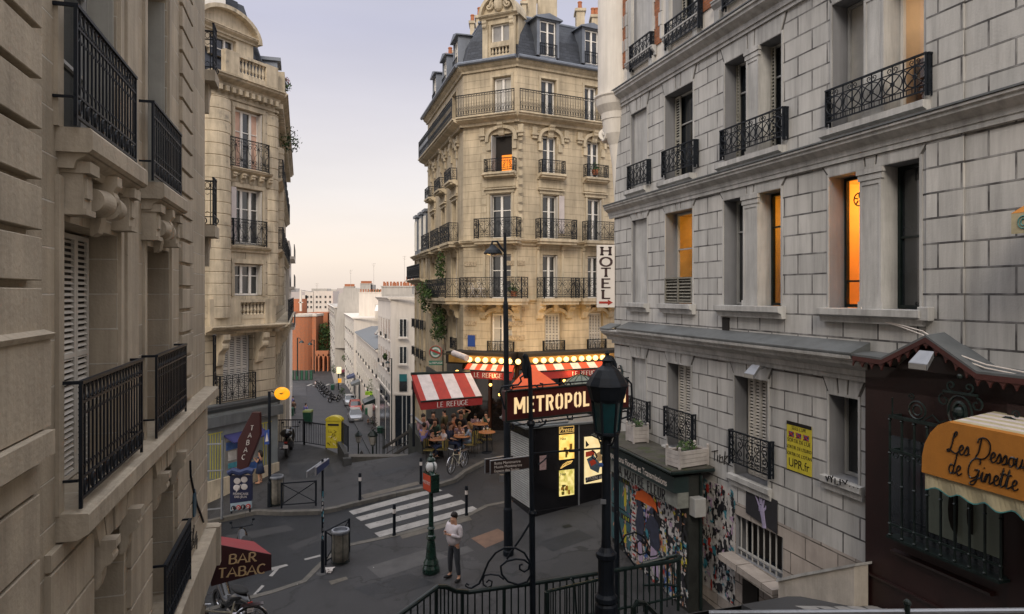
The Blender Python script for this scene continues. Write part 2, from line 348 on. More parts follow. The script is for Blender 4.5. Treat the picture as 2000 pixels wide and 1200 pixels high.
def railing(W, par, a0, a1, c0, c1, b, style, m, ret=0, name='balcony_railing', r=.011):
    mb = MB(); H = c1-c0; L_ = a1-a0
    def panel(Q, x0, x1, bb, ends=True):
        Lq = x1-x0
        if Lq <= .05: return
        mb.box(Q, x0, x1, bb-.022, bb+.022, c1-.03, c1); mb.box(Q, x0, x1, bb-.012, bb+.012, c0+.04, c0+.065)
        for x in (x0, x1-.028): mb.box(Q, x, x+.028, bb-.014, bb+.014, c0-.03, c1-.03)
        if style == 'bars':
            n = max(2, round(Lq/.115)); st = Lq/n
            mb.box(Q, x0, x1, bb-.01, bb+.01, c1-.20, c1-.18); mb.box(Q, x0, x1, bb-.01, bb+.01, c0+.22, c0+.24)
            for k in range(1, n): x = x0+st*k; mb.box(Q, x-.008, x+.008, bb-.008, bb+.008, c0+.06, c1-.03)
            for k in range(n):
                x = x0+st*(k+.5)
                ring2(mb, Q, arc(x, c1-.105, st*.4, .062, 0, 330, 8), bb, .008, True)
                ring2(mb, Q, arc(x, c1-.25, st*.34, .05, 200, 340, 5), bb, .007)
                if k % 2 == 0: ring2(mb, Q, arc(x+st/2, c0+.145, .042, .062, 0, 330, 8), bb, .014, True)
                ring2(mb, Q, arc(x, c0+.29, st*.34, .05, 20, 160, 5), bb, .007)
        elif style == 'geo':
            n = max(1, round(Lq/.42)); st = Lq/n
            mb.box(Q, x0, x1, bb-.01, bb+.01, c1-.16, c1-.145); mb.box(Q, x0, x1, bb-.01, bb+.01, c0+.14, c0+.155)
            for k in range(n*2+1):
                x = x0+st/2*k
                if 0 < k < n*2: mb.box(Q, x-.009, x+.009, bb-.009, bb+.009, c0+.05, c1-.03)
            y0, y1 = c0+.155, c1-.16; ym = (y0+y1)/2; hy = (y1-y0)/2
            for k in range(n):
                xc = x0+st*(k+.5)
                ring2(mb, Q, arc(xc, ym, st*.44, hy*.96, 0, 345, 18), bb, r, True)
                mb.tube([Q.p(xc-st/2, bb, y0), Q.p(xc, bb, ym), Q.p(xc+st/2, bb, y1)], r, 4); mb.tube([Q.p(xc-st/2, bb, y1), Q.p(xc, bb, ym), Q.p(xc+st/2, bb, y0)], r, 4)
                ring2(mb, Q, arc(xc, ym, .035, .035, 0, 315, 7), bb, .014, True)
                for sg in (-1, 1): ring2(mb, Q, [(xc+sg*(px-xc), py) for px, py in spiral(xc+st*.13, c1-.09, .05, .012, -90, 300, 10)], bb, .008)
            for k in range(n*4): x = x0+st/4*(k+.5); mb.box(Q, x-.005, x+.005, bb-.005, bb+.005, c0+.06, c0+.145)
        elif style == 'scroll':
            n = max(1, round(Lq/.30)); st = Lq/n
            mb.box(Q, x0, x1, bb-.01, bb+.01, c1-.15, c1-.135); mb.box(Q, x0, x1, bb-.01, bb+.01, c0+.15, c0+.165)
            for k in range(1, n): x = x0+st*k; mb.box(Q, x-.009, x+.009, bb-.009, bb+.009, c0+.05, c1-.03)
            y0, y1 = c0+.165, c1-.15; hh = y1-y0
            for k in range(n):
                xc = x0+st*(k+.5); sg = 1 if k % 2 else -1; q = min(st*.42, hh*.24)
                up = spiral(xc, y1-q*1.05, q, q*.2, 90, 90+sg*470, 16); dn = spiral(xc, y0+q*1.05, q, q*.2, -90, -90+sg*470, 16)
                ring2(mb, Q, up, bb, r); ring2(mb, Q, dn, bb, r)
                ring2(mb, Q, [(xc-sg*q, y1-q), (xc-sg*q*.4, (y0+y1)/2+.03), (xc+sg*q*.4, (y0+y1)/2-.03), (xc+sg*q, y0+q)], bb, r)
                ring2(mb, Q, arc(xc, c1-.082, st*.3, .04, 0, 315, 7), bb, .007, True)
                ring2(mb, Q, arc(xc, c0+.105, st*.3, .035, 0, 315, 7), bb, .007, True)
        elif style == 'lattice':
            n = max(2, round(Lq/.145)); st = Lq/n
            mb.box(Q, x0, x1, bb-.01, bb+.01, c1-.13, c1-.115)
            for k in range(1, n): x = x0+st*k; mb.box(Q, x-.008, x+.008, bb-.008, bb+.008, c0+.05, c1-.03)
            for k in range(n):
                x = x0+st*(k+.5)
                ring2(mb, Q, arc(x, c0+.2, st*.42, .085, 0, 330, 8), bb, .009, True)
                ring2(mb, Q, [(x, c0+.3), (x+st*.25, c0+.38), (x, c0+.46), (x-st*.25, c0+.38)], bb, .009, True)
                ring2(mb, Q, [(x, c1-.35), (x, c1-.13)], bb, .007); ring2(mb, Q, arc(x, c1-.075, st*.34, .035, 0, 315, 6), bb, .006, True)
        elif style == 'plain':
            n = max(2, round(Lq/.12)); st = Lq/n
            for k in range(1, n): x = x0+st*k; mb.box(Q, x-.008, x+.008, bb-.008, bb+.008, c0+.05, c1-.03)
    panel(W, a0, a1, b)
    if ret > .05 and style == 'bars':
        for a in (a0+.012, a1-.012):
            for c, t in ((c1-.03, .03), (c0+.2, .022)): mb.box(W, a-.012, a+.012, b-ret, b-.02, c, c+t)
    elif ret > .05:
        for a in (a0, a1): panel(Side(W, a), b-ret, b-.02, 0)
    return mb.build(name, m, par, W)
def corbel(mb, W, a0, a1, c1, dep, h, m=0):
    """S-scroll console: depth dep at its top c1, height h"""
    pr = [(0, c1), (dep, c1), (dep, c1-h*.16), (dep*.93, c1-h*.2)]
    pr += [(dep*.55+dep*.36*math.cos(math.radians(t)), c1-h*.36+h*.15*math.sin(math.radians(t))) for t in range(40, -110, -30)]
    pr += [(dep*.42, c1-h*.62), (dep*.40, c1-h*.78), (dep*.28, c1-h*.95), (dep*.1, c1-h), (0, c1-h)]
    mb.prof(W, pr, a0, a1, m)
def cornice(mb, W, a0, a1, c0, c1, dep, m=0, b=0, cap=None):
    h = c1-c0
    mb.prof(W, [(b, c0), (b+dep*.3, c0), (b+dep*.34, c0+h*.3), (b+dep*.55, c0+h*.42), (b+dep*.85, c0+h*.62), (b+dep*.87, c0+h*.8), (b+dep, c0+h*.84), (b+dep, c0+h*.97), (b, c0+h)], a0, a1, m)
# ---------------------------------------------------------------- stroke lettering
def _L():
    A = lambda cx, cy, rx, ry, a, b_, n=9: arc(cx, cy, rx, ry, a, b_, n)
    D = {}
    D['A'] = (.8, [[(0, 0), (.4, 1), (.8, 0)], [(.16, .34), (.64, .34)]], [(0, 0), (.8, 0)])
    D['B'] = (.66, [[(.08, 0), (.08, 1)], [(.08, 1), (.35, 1)]+A(.35, .77, .24, .23, 90, -90)+[(.08, .54)], [(.35, .54)]+A(.36, .27, .3, .27, 90, -90)+[(.08, 0)]], [])
    D['C'] = (.7, [A(.38, .5, .38, .5, 50, 310, 14)], [])
    D['D'] = (.7, [[(.08, 0), (.08, 1)], [(.08, 1), (.3, 1)]+A(.3, .5, .4, .5, 90, -90)+[(.08, 0)]], [])
    D['E'] = (.6, [[(.08, 0), (.08, 1)], [(0, 1), (.58, 1)], [(.08, .52), (.48, .52)], [(0, 0), (.6, 0)]], [])
    D['F'] = (.56, [[(.08, 0), (.08, 1)], [(0, 1), (.56, 1)], [(.08, .52), (.46, .52)]], [(.08, 0)])
    D['G'] = (.74, [A(.38, .5, .38, .5, 50, 300, 14), [(.66, .1), (.66, .42)], [(.45, .42), (.74, .42)]], [])
    D['H'] = (.74, [[(.1, 0), (.1, 1)], [(.64, 0), (.64, 1)], [(.1, .52), (.64, .52)]], [(.1, 0), (.1, 1), (.64, 0), (.64, 1)])
    D['I'] = (.2, [[(.1, 0), (.1, 1)]], [(.1, 0), (.1, 1)])
    D['J'] = (.4, [[(.3, 1), (.3, .2)]+A(.15, .2, .15, .2, 0, -150, 5)], [(.3, 1)])
    D['K'] = (.7, [[(.08, 0), (.08, 1)], [(.62, 1), (.1, .42)], [(.28, .6), (.66, 0)]], [(.08, 0), (.08, 1)])
    D['L'] = (.56, [[(.08, 0), (.08, 1)], [(0, 0), (.56, 0)]], [(.08, 1)])
    D['M'] = (.9, [[(.08, 0), (.08, 1)], [(.08, 1), (.45, .25), (.82, 1)], [(.82, 1), (.82, 0)]], [(.08, 0), (.82, 0)])
    D['N'] = (.74, [[(.08, 0), (.08, 1)], [(.08, 1), (.66, 0)], [(.66, 0), (.66, 1)]], [(.08, 0), (.66, 1)])
    D['O'] = (.78, [A(.39, .5, .37, .5, 0, 360, 20)], [])
    D['P'] = (.62, [[(.08, 0), (.08, 1)], [(.08, 1), (.32, 1)]+A(.32, .74, .28, .26, 90, -90)+[(.08, .48)]], [(.08, 0)])
    D['R'] = (.7, [[(.08, 0), (.08, 1)], [(.08, 1), (.32, 1)]+A(.32, .75, .26, .25, 90, -90)+[(.08, .5)], [(.3, .5), (.66, 0)]], [(.08, 0), (.66, 0)])
    D['S'] = (.6, [A(.3, .75, .26, .25, 30, 270, 9)+A(.3, .25, .27, .25, 90, -150, 9)], [])
    D['T'] = (.66, [[(.33, 0), (.33, 1)], [(0, 1), (.66, 1)]], [(.33, 0)])
    D['U'] = (.72, [[(.1, 1), (.1, .3)]+A(.36, .3, .26, .3, 180, 360, 9)+[(.62, 1)]], [(.1, 1), (.62, 1)])
    D['X'] = (.7, [[(0, 0), (.7, 1)], [(0, 1), (.7, 0)]], [])
    D['Y'] = (.7, [[(0, 1), (.35, .5), (.7, 1)], [(.35, .5), (.35, 0)]], [])
    D['.'] = (.2, [[(.1, 0), (.1, .1)]], []); D["'"] = (.15, [[(.07, .8), (.07, 1)]], []); D[' '] = (.4, [], [])
    D['6'] = (.6, [A(.3, .3, .28, .3, 0, 360, 14), [(.45, 1), (.1, .55), (.03, .35)]], [])
    return D
SF = _L()
def ribbon(mb, pts, org, r, up, n, thick, thin, dep, m=0):
    N = len(pts)
    L_, R_ = [], []
    for k in range(N):
        a = pts[max(k-1, 0)]; b = pts[min(k+1, N-1)]
        dx, dy = b[0]-a[0], b[1]-a[1]; l = math.hypot(dx, dy) or 1
        w = (thin+(thick-thin)*abs(dy)/l)/2; nx, ny = -dy/l, dx/l
        L_.append((pts[k][0]+nx*w, pts[k][1]+ny*w)); R_.append((pts[k][0]-nx*w, pts[k][1]-ny*w))
    f = lambda q, d: org+r*q[0]+up*q[1]+n*d
    for k in range(N-1):
        q = [L_[k], L_[k+1], R_[k+1], R_[k]]
        mb.face([f(x, dep) for x in q], m)
        mb.face([f(L_[k], 0), f(L_[k+1], 0), f(L_[k+1], dep), f(L_[k], dep)], m)
        mb.face([f(R_[k], 0), f(R_[k+1], 0), f(R_[k+1], dep), f(R_[k], dep)], m)
def stext(mb, txt, c, r, up, n, size, thick=.16, thin=.07, serif=.0, xs=1, gap=.16, dep=.01, m=0, stencil=0, vertical=False):
    """letters centred on point c; r right, up, n outward unit vectors; size is the cap height"""
    c = V(c); n = V(n); r = V(r); up = V(up)
    ws = [SF[ch][0]*xs*size for ch in txt]; g = gap*size
    tot = sum(ws)+g*(len(txt)-1); x = -tot/2
    for i, ch in enumerate(txt):
        w, st, se = SF[ch]
        if vertical: org = c+r*(-ws[i]/2)+up*(-i*size*(1+gap)-size)
        else: org = c+r*x-up*size/2
        for s_ in st: ribbon(mb, [(px*xs*size, py*size) for px, py in s_], org, r, up, n, thick*size, thin*size, dep, m)
        if serif:
            for (px, py) in se:
                q = py*size+(-thin/2*size if py > .5 else thin/2*size)
                ribbon(mb, [((px*xs-serif/2)*size, q), ((px*xs+serif/2)*size, q)], org, r, up, n, thin*size, thin*size, dep, m)
        x += ws[i]+g
def ftext(txt, c, r, n, size, m, par, name='lettering', sx=1, up=Z, extrude=.004, shear=0, align='CENTER'):
    cu = bpy.data.curves.new(name, 'FONT'); cu.body = txt; cu.size = size; cu.extrude = extrude; cu.align_x = align; cu.align_y = 'CENTER'; cu.shear = shear
    cu.materials.append(m); o = bpy.data.objects.new(name, cu); COL.objects.link(o)
    r = V(r).normalized(); n = V(n).normalized(); up = V(up).normalized()
    Mx = Matrix(((r.x*sx, up.x, n.x, c[0]), (r.y*sx, up.y, n.y, c[1]), (r.z*sx, up.z, n.z, c[2]), (0, 0, 0, 1)))
    o.parent = par; o.matrix_parent_inverse = wm(par).inverted() if par else Matrix.Identity(4)
    me = bpy.data.meshes.new_from_object(o); me.name = name; bpy.data.objects.remove(o); o = bpy.data.objects.new(name, me); COL.objects.link(o)
    o.parent = par; o.matrix_parent_inverse = wm(par).inverted() if par else Matrix.Identity(4); o.matrix_basis = Mx
    return o
def RT(n): n = V(n); return Z.cross(n).normalized()
# ---------------------------------------------------------------- palette
m_stL = mat('stone_brown', (.40, .34, .255), .85, .16, 1.1, .3, 30, streak=.38, bricks=(1.35, .385, .009, (.58, .53, .45), .5, .14))
m_stLp = mat('stone_brown_plain', (.405, .345, .262), .85, .18, 1.4, .35, 22, streak=.42, sec=((.17, .145, .11), 11, .67))
m_stM = mat('stone_ochre', (.50, .425, .31), .85, .2, .9, .3, 20, streak=.5, bricks=(9, .46, .016, (.10, .08, .055), .0, .03))
m_stMp = mat('stone_ochre_plain', (.52, .44, .32), .85, .24, 1.2, .3, 20, streak=.55, sec=((.27, .24, .19), 1.6, .60))
m_stR = mat('stone_cream', (.49, .41, .29), .85, .24, .6, .25, 15, streak=.48, bricks=(1.3, .36, .005, (.43, .35, .24), .5, .05))
m_stRp = mat('stone_cream_plain', (.50, .425, .305), .85, .26, .9, .25, 15, streak=.5)
m_stRd = mat('stone_vermiculated', (.36, .29, .20), .9, .5, 14, 1, 60)
m_ash = mat('ashlar_grey_white', (.48, .475, .46), .8, .1, .8, .2, 30, streak=.42, bricks=(.80, .40, .018, (.07, .066, .066), .5, .11))
m_ashp = mat('painted_stone_grey', (.45, .447, .435), .8, .16, 1.3, .2, 30, streak=.55)
m_ashb = mat('ashlar_bare_base', (.40, .355, .32), .85, .16, 1.6, .3, 24, streak=.25, bricks=(.86, .44, .014, (.10, .085, .07), .5, .14))
m_rev = mat('reveal_blue_grey', (.20, .205, .22), .8, .12, 1.2, .1, 30, streak=.3)  # recess shade put into the colour, darker than the wall face
m_joint = mat('mortar_dark', (.10, .095, .09), .95, .2, 5, .1, 30)
m_plw = mat('plaster_cream_white', (.66, .62, .56), .85, .08, .7, .1, 20, streak=.22)
m_plf = mat('plaster_far_white', (.66, .60, .53), .9, .08, .12, .05, 3, streak=.2)
m_plg = mat('plaster_far_grey', (.42, .39, .35), .9, .14, .2, .1, 3, streak=.3)
m_slate = mat('slate', (.028, .034, .047), .6, .25, 1.5, .3, 20, bricks=(.28, .16, .012, (.025, .03, .04), .5, .35))
m_zinc = mat('zinc', (.17, .19, .225), .5, .15, 1.2, .1, 12, metal=.4, streak=.25)
m_lead = mat('lead_grey_sheet', (.125, .135, .14), .55, .2, 1.3, .12, 12, metal=.2, streak=.3)
m_iron = mat('iron_black', (.007, .010, .015), .5, .3, 6, .1, 40, spec=.25)
m_irong = mat('iron_dark_green', (.006, .028, .018), .28, .3, 6, .1, 30, coat=.4)
m_irongr = mat('iron_green_black', (.009, .017, .016), .35, .4, 7, .12, 30, spec=.35)
m_white = mat('window_white_paint', (.74, .71, .66), .55, .08, 3, .05, 40)
m_wgrey = mat('window_grey_paint', (.36, .36, .35), .6, .1, 3, .05, 40)
m_shut = mat('shutter_grey_beige', (.32, .31, .27), .65, .12, 3, .08, 30, streak=.15)
m_shutp = mat('shutter_pale', (.50, .47, .42), .65, .08, 3, .05, 30)
m_glass = mat('window_glass', (.022, .026, .030), .05, .5, .7, .02, 3, spec=.9)
m_glassb = mat('window_glass_pale', (.30, .29, .27), .05, .4, .9, .02, 3, spec=.9)  # pale tone puts a bright, curtain-like reflection into the top panes
m_curt = mat('net_curtain', (.42, .40, .36), .9, .1, 5, .1, 20)
m_curtp = mat('pink_curtain', (.62, .40, .30), .9, .1, 5, .1, 20)
m_terra = mat('terracotta', (.36, .13, .06), .85, .25, 6, .2, 30)
m_brickr = mat('red_brick', (.34, .115, .045), .9, .2, 1.5, .4, 40, bricks=(.22, .07, .012, (.20, .13, .09), .5, .3))
m_brickf = mat('red_brick_far', (.50, .15, .055), .9, .08, .05, .1, 3, bricks=(1.2, .35, .03, (.36, .15, .08), .5, .05))
m_asph = mat('asphalt', (.0135, .0148, .0175), .6, .5, .35, .6, 90, sec=((.030, .030, .031), .7, .56), crack=.30)
m_pave = mat('pavement_asphalt', (.037, .036, .037), .68, .38, .5, .5, 80, sec=((.022, .0215, .022), .5, .54), crack=.35)
m_patch = mat('pavement_patch', (.075, .072, .07), .8, .25, 2, .4, 60)
m_kerb = mat('kerb_granite', (.11, .10, .085), .75, .3, 4, .3, 60)
m_paint = mat('road_paint', (.30, .285, .265), .7, .25, 3, .4, 60, sec=((.09, .088, .085), 6, .58))
m_tact = mat('tactile_strip', (.12, .105, .085), .8, .3, 3, .6, 25)
m_plate = mat('rusty_plate', (.15, .085, .055), .7, .25, 4, .3, 40)
m_black = mat('black_gloss', (.006, .006, .008), .22, .4, 4, .02, 20, coat=.3)
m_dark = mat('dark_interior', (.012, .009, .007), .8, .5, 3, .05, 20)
m_rub = mat('rubber', (.012, .012, .012), .8, .2, 10, .1, 60)
m_steel = mat('steel', (.42, .42, .44), .3, .15, 8, .05, 60, metal=1)
m_alu = mat('brushed_grey', (.27, .28, .30), .4, .15, 4, .1, 40, metal=.6)
m_leaf = [mat('leaf_dark', (.020, .045, .014), .7, .4, 8, .1, 20), mat('leaf_mid', (.045, .09, .022), .7, .4, 8, .1, 20), mat('leaf_light', (.09, .14, .035), .7, .4, 8, .1, 20)]
m_bark = mat('bark', (.07, .05, .035), .9, .3, 8, .4, 30)
m_wood = mat('wood_weathered_white', (.42, .39, .37), .8, .22, 3, .3, 25, streak=.3)
m_red = mat('canvas_red', (.34, .030, .020), .8, .14, 3, .2, 20, streak=.3)
m_redd = mat('canvas_dark_red', (.30, .022, .020), .8, .12, 3, .12, 40)
m_cwhite = mat('canvas_white', (.54, .48, .46), .8, .1, 3, .2, 20, streak=.25)
m_orange = mat('canvas_orange', (.62, .10, .03), .8, .1, 3, .12, 40)
m_gold = mat('letter_gold', (.50, .34, .17), .6, .1, 5, .05, 30)
m_cream = mat('letter_cream', (.66, .60, .55), .6, .08, 5, .05, 30)
# ---------------------------------------------------------------- terrain
def blob(pts, off, m, name, parent=None, sub=None, thick=0, kind='structure'):
    """sheet of ground inside a polygon of pixel points laid on the slope, optionally with a kerb face of given thickness"""
    mb = MB(); w = [G(*p) for p in pts]
    top = [q+Z*off for q in w]
    mb.face(top)
    if thick: 
        n = len(w)
        for i in range(n): a, b = top[i], top[(i+1) % n]; mb.face([a, a-Z*thick, b-Z*thick, b])
    return mb
def gsheet(x0, x1, y0, y1, nx, ny, f, m, name):
    mb = MB()
    for i in range(nx+1):
        for j in range(ny+1):
            x = x0+(x1-x0)*i/nx; y = y0+(y1-y0)*j/ny; mb.v.append(V((x, y, f(x, y))))
    for i in range(nx):
        for j in range(ny): a = i*(ny+1)+j; mb.f.append((a, a+ny+1, a+ny+2, a+1)); mb.m.append(0)
    return tag(mb.build(name, m), kind='structure')
ROADZ = -.13
def in_poly(x, y, pl):
    c = False
    for i in range(len(pl)):
        (x1, y1), (x2, y2) = pl[i], pl[i-1]
        if (y1 > y) != (y2 > y) and x < (x2-x1)*(y-y1)/(y2-y1)+x1: c = not c
    return c
# the upper road and pavements: the slope between the stairs and the street that drops away
import bmesh
def slope_patch(poly, off, m, name, thick=0, kerb=None, step=.7):
    """fill a world-xy polygon with a triangulated sheet following the slope"""
    bm = bmesh.new(); vs = []
    N = len(poly); dense = []
    for i in range(N):
        a, b = V(poly[i]), V(poly[(i+1) % N]); k = max(1, int((b-a).length/step))
        for j in range(k): dense.append(a+(b-a)*j/k)
    for p in dense: vs.append(bm.verts.new((p.x, p.y, 0)))
    f = bm.faces.new(vs)
    bmesh.ops.triangulate(bm, faces=[f])
    x0 = min(p[0] for p in poly); x1 = max(p[0] for p in poly); y0 = min(p[1] for p in poly); y1 = max(p[1] for p in poly)
    k = x0
    while k < x1:
        bmesh.ops.bisect_plane(bm, geom=bm.verts[:]+bm.edges[:]+bm.faces[:], plane_co=(k, 0, 0), plane_no=(1, 0, 0)); k += 1.5
    k = y0
    while k < y1:
        bmesh.ops.bisect_plane(bm, geom=bm.verts[:]+bm.edges[:]+bm.faces[:], plane_co=(0, k, 0), plane_no=(0, 1, 0)); k += 1.5
    for v_ in bm.verts: v_.co.z = gz(v_.co.x, v_.co.y)+off
    for f in bm.faces:
        if f.normal.z < 0: f.normal_flip()
    if thick:
        for e in [e for e in bm.edges if e.is_boundary]:
            a, b = e.verts[0].co.copy(), e.verts[1].co.copy()
            q = [bm.verts.new(p) for p in (a, b, b-Z*thick, a-Z*thick)]; bm.faces.new(q)
    me = bpy.data.meshes.new(name); bm.to_mesh(me); bm.free(); me.materials.append(m)
    o = bpy.data.objects.new(name, me); COL.objects.link(o); WM[o.name] = Matrix.Identity(4)
    return tag(o, kind='structure')
gxy = lambda u, v: tuple(G(u, v)[:2])
UP = [(-30, 6), (14, 6), (16, 60), (-1.2, 31.6)]
edgeR = [gxy(795, 889), gxy(682, 905), gxy(668, 890), gxy(640, 878), gxy(600, 869), gxy(536, 862)]
slope_patch([(-30, 4), (16, 4), (16, 46), (0, 46), (-1.7, 33), gxy(800, 887)]+edgeR+[(-30, 34.5)], ROADZ, m_asph, 'road', 7)
nk = [(300, 1215), (410, 1187), (475, 1168), (532, 1153), (590, 1134), (608, 1115), (633, 1091), (661, 1072), (684, 1062), (760, 1046), (770, 1044), (910, 1006), (947, 987), (986, 979), (1100, 948), (1180, 925), (1300, 905)]
near_side = [gxy(*p) for p in nk]
slope_patch([(-7.5, 4)]+[(-6.0, 12)]+near_side[1:]+[(16, 27), (16, 4)], 0, m_pave, 'pavement_near', .2)
fk = [(403, 1020), (480, 1003), (500, 999), (547, 1001), (623, 999), (660, 992), (690, 984), (775, 964), (850, 949), (892, 936), (912, 920), (950, 901), (986, 892), (1100, 868), (1250, 850)]
far_side = [gxy(*p) for p in fk]
slope_patch([(-14.3, 24)]+far_side+[(16, 36), (16, 46), (0, 46), (-1.7, 33), gxy(800, 887)]+edgeR+[(-14, 34), (-16, 30)], .001, m_pave, 'pavement_far', .2)
def kerb(line, name, side=1, w=.2):
    mb = MB(); pts = []
    for i in range(len(line)-1):
        a, b = V(line[i]), V(line[i+1]); k = max(1, int((b-a).length/1.0))
        for j in range(k): pts.append(a+(b-a)*j/k)
    pts.append(V(line[-1])); N = len(pts); inn = []
    for i in range(N):
        t = (pts[min(i+1, N-1)]-pts[max(i-1, 0)]).normalized(); inn.append(pts[i]+V((t.y, -t.x))*w*side)
    q = lambda p, z: V((p.x, p.y, gz(p.x, p.y)+z))
    for i in range(N-1):
        a, b, c, d = pts[i], pts[i+1], inn[i+1], inn[i]
        g = .992
        b2 = a+(b-a)*g; c2 = d+(c-d)*g
        mb.face([q(a, .012), q(b2, .012), q(c2, .012), q(d, .012)]); mb.face([q(a, .012), q(a, -.25), q(b2, -.25), q(b2, .012)])
        mb.face([q(d, .012), q(d, -.05), q(c2, -.05), q(c2, .012)])
    return tag(mb.build(name, m_kerb), kind='structure')
kerb(near_side, 'kerb_near', 1); kerb([tuple(V(p)+V((0, -.004))) for p in far_side], 'kerb_far', -1)
def strip(pts, off, m, name, rough=0):
    mb = MB(); w = []
    for i in range(len(pts)):
        a, b = V(pts[i]).to_2d(), V(pts[(i+1) % len(pts)]).to_2d()
        for j in range(4): p = a+(b-a)*j/4; w.append(V((p.x, p.y, gz(p.x, p.y)+off)))
    mb.face(w); return mb.build(name, m)
def px_on(z_off, pts): return [G(*p) for p in pts]
# zebra crossing, five bars
ZB = [[(681, 992), (830, 950), (850, 945), (864, 951), (840, 958), (690, 999)], [(694, 1004), (876, 958), (886, 963), (705, 1011)], [(712, 1018), (901, 970), (911, 976), (723, 1026)], [(731, 1034), (923, 982), (935, 989), (741, 1042)]]
zr = thing('zebra_crossing', 'white striped zebra crossing between the two pavements', 'crossing', G(810, 1000))
for k, q in enumerate(ZB):
    q = q if len(q) == 4 else [(681, 992), (850, 946), (864, 952), (690, 999)]
    o = strip([p.to_2d() for p in px_on(0, q)], ROADZ+.006, m_paint, 'stripe'); attach(o, zr)
def mark(name, label, cat, q, m, off=.006):
    o = strip([p.to_2d() for p in px_on(0, q)], off, m, name); return tag(o, label, cat)
mark('tactile_strip', 'worn tactile paving strip at the near side of the crossing', 'paving strip', [(778, 1042), (915, 1008), (922, 1016), (786, 1053)], m_tact)
mark('tactile_strip', 'worn tactile paving strip at the far side of the crossing', 'paving strip', [(703, 968), (815, 941), (822, 946), (712, 974)], m_tact)
mark('manhole_plate', 'rust-orange square cover in the pavement beside the tall lamp pole', 'cover', [(920, 1052), (972, 1033), (1000, 1049), (948, 1071)], m_plate)
mark('paving_slab', 'long pale patch of paving left of the green lamp', 'paving patch', [(716, 1108), (835, 1073), (876, 1088), (742, 1130)], m_patch, .005)
mark('paving_slab', 'small pale triangle of paving behind the man', 'paving patch', [(868, 1078), (912, 1067), (926, 1076), (890, 1088)], m_patch, .005)
mark('manhole_plate', 'small beige plate lying on the pavement below the waste bag', 'cover', [(642, 1136), (676, 1127), (680, 1132), (647, 1143)], m_tact, .008)
for q, l in (([(594, 1084), (625, 1076), (627, 1079), (596, 1087)], 'first dash of the parking line, by the sticker pole'), ([(530, 1101), (560, 1094), (563, 1097), (531, 1107)], 'second dash of the parking line, beside the awning corner'),
             ([(525, 1117), (540, 1102), (545, 1103), (532, 1118)], 'slanted white dash right of the dark red awning'), ([(494, 1153), (511, 1135), (517, 1136), (500, 1153)], 'slanted white dash below the dark red awning')):
    mark('road_marking', l, 'road marking', q, m_paint, ROADZ+.006)
for q, m_, o_, l in (([(440, 1040), (560, 1018), (575, 1028), (450, 1053)], m_pave, ROADZ+.003, 'paler asphalt repair in the road left of the crossing'), ([(560, 1060), (640, 1030), (655, 1036), (575, 1068)], m_pave, ROADZ+.0035, 'second paler asphalt repair near the sticker pole'), ([(1050, 1060), (1130, 1035), (1160, 1050), (1080, 1078)], m_asph, .0035, 'dark asphalt repair in the pavement in front of the kiosk'), ([(720, 925), (800, 908), (815, 914), (735, 932)], m_asph, .0045, 'dark asphalt repair in the far pavement'), ([(560, 905), (640, 900), (655, 930), (570, 938)], m_asph, .0045, 'large dark asphalt repair below the yellow post box'), ([(690, 1150), (800, 1120), (850, 1140), (740, 1172)], m_asph, .0035, 'dark asphalt repair at the bottom of the near pavement')):
    mark('asphalt_repair', l, 'asphalt patch', q, m_, o_)
for q, l in (([(1097, 1028), (1112, 1024), (1118, 1029), (1103, 1033)], 'small round-cornered valve cover before the kiosk'), ([(500, 1150), (512, 1146), (516, 1150), (504, 1154)], 'drain cover in the gutter by the wine red awning')): mark('valve_cover', l, 'cover', q, m_iron, .008 if q[0][0] > 600 else ROADZ+.008)
# litter
for (u, v, w, l) in ((645, 1117, .16, 'crumpled white paper by the foot of the sticker pole'), (580, 1143, .03, 'small white scrap on the kerb'), (730, 1110, .03, 'tiny white scrap near the pale paving patch')):
    c = G(u, v); mb = MB(); random.seed(int(u))
    for k in range(5):
        a = [c+V((random.uniform(-w, w), random.uniform(-w, w), .01+random.uniform(0, w*.8))) for _ in range(3)]; mb.face(a)
    tag(mb.build('paper_litter', m_cream), l, 'litter')
# lower street beyond the edge
SV = -.2963
def lowz(y):
    if y < 152: return -14.0-.06*(y-55)
    return -19.82
def rx(y, off=0): return 7.71+SV*y-off            # right-hand house fronts
def lx(y, off=0): return -1.11-.3075*y+off         # left-hand house fronts
def lowsheet(fx0, fx1, y0, y1, off, m, name, n=24):
    mb = MB()
    for j in range(n):
        a, b = y0+(y1-y0)*j/n, y0+(y1-y0)*(j+1)/n
        for (p, q) in (((fx0, fx1)),):
            mb.face([(p(a), a, lowz(a)+off), (q(a), a, lowz(a)+off), (q(b), b, lowz(b)+off), (p(b), b, lowz(b)+off)])
        mb.face([(fx0(a), a, lowz(a)+off), (fx0(a), a, lowz(a)-.4), (fx0(b), b, lowz(b)-.4), (fx0(b), b, lowz(b)+off)])
        mb.face([(fx1(a), a, lowz(a)+off), (fx1(a), a, lowz(a)-.4), (fx1(b), b, lowz(b)-.4), (fx1(b), b, lowz(b)+off)])
    return tag(mb.build(name, m), kind='structure')
lowsheet(lambda y: lx(y)-6, lambda y: rx(y)+14, 40, 153, 0, m_asph, 'road_lower')
lowsheet(lambda y: rx(y, 2.3), lambda y: rx(y)+8, 44, 150, .14, m_pave, 'pavement_lower_right')
lowsheet(lambda y: lx(y)-3, lambda y: lx(y, 1.9), 40, 150, .14, m_pave, 'pavement_lower_left')
mb = MB(); mb.face([(-900, 152.5, -19.83), (900, 152.5, -19.83), (1500, 1800, -22), (-1500, 1800, -22)]); mb.face([(-900, 152.5, -19.83), (900, 152.5, -19.83), (900, 20, -19.9), (-900, 20, -19.9)])
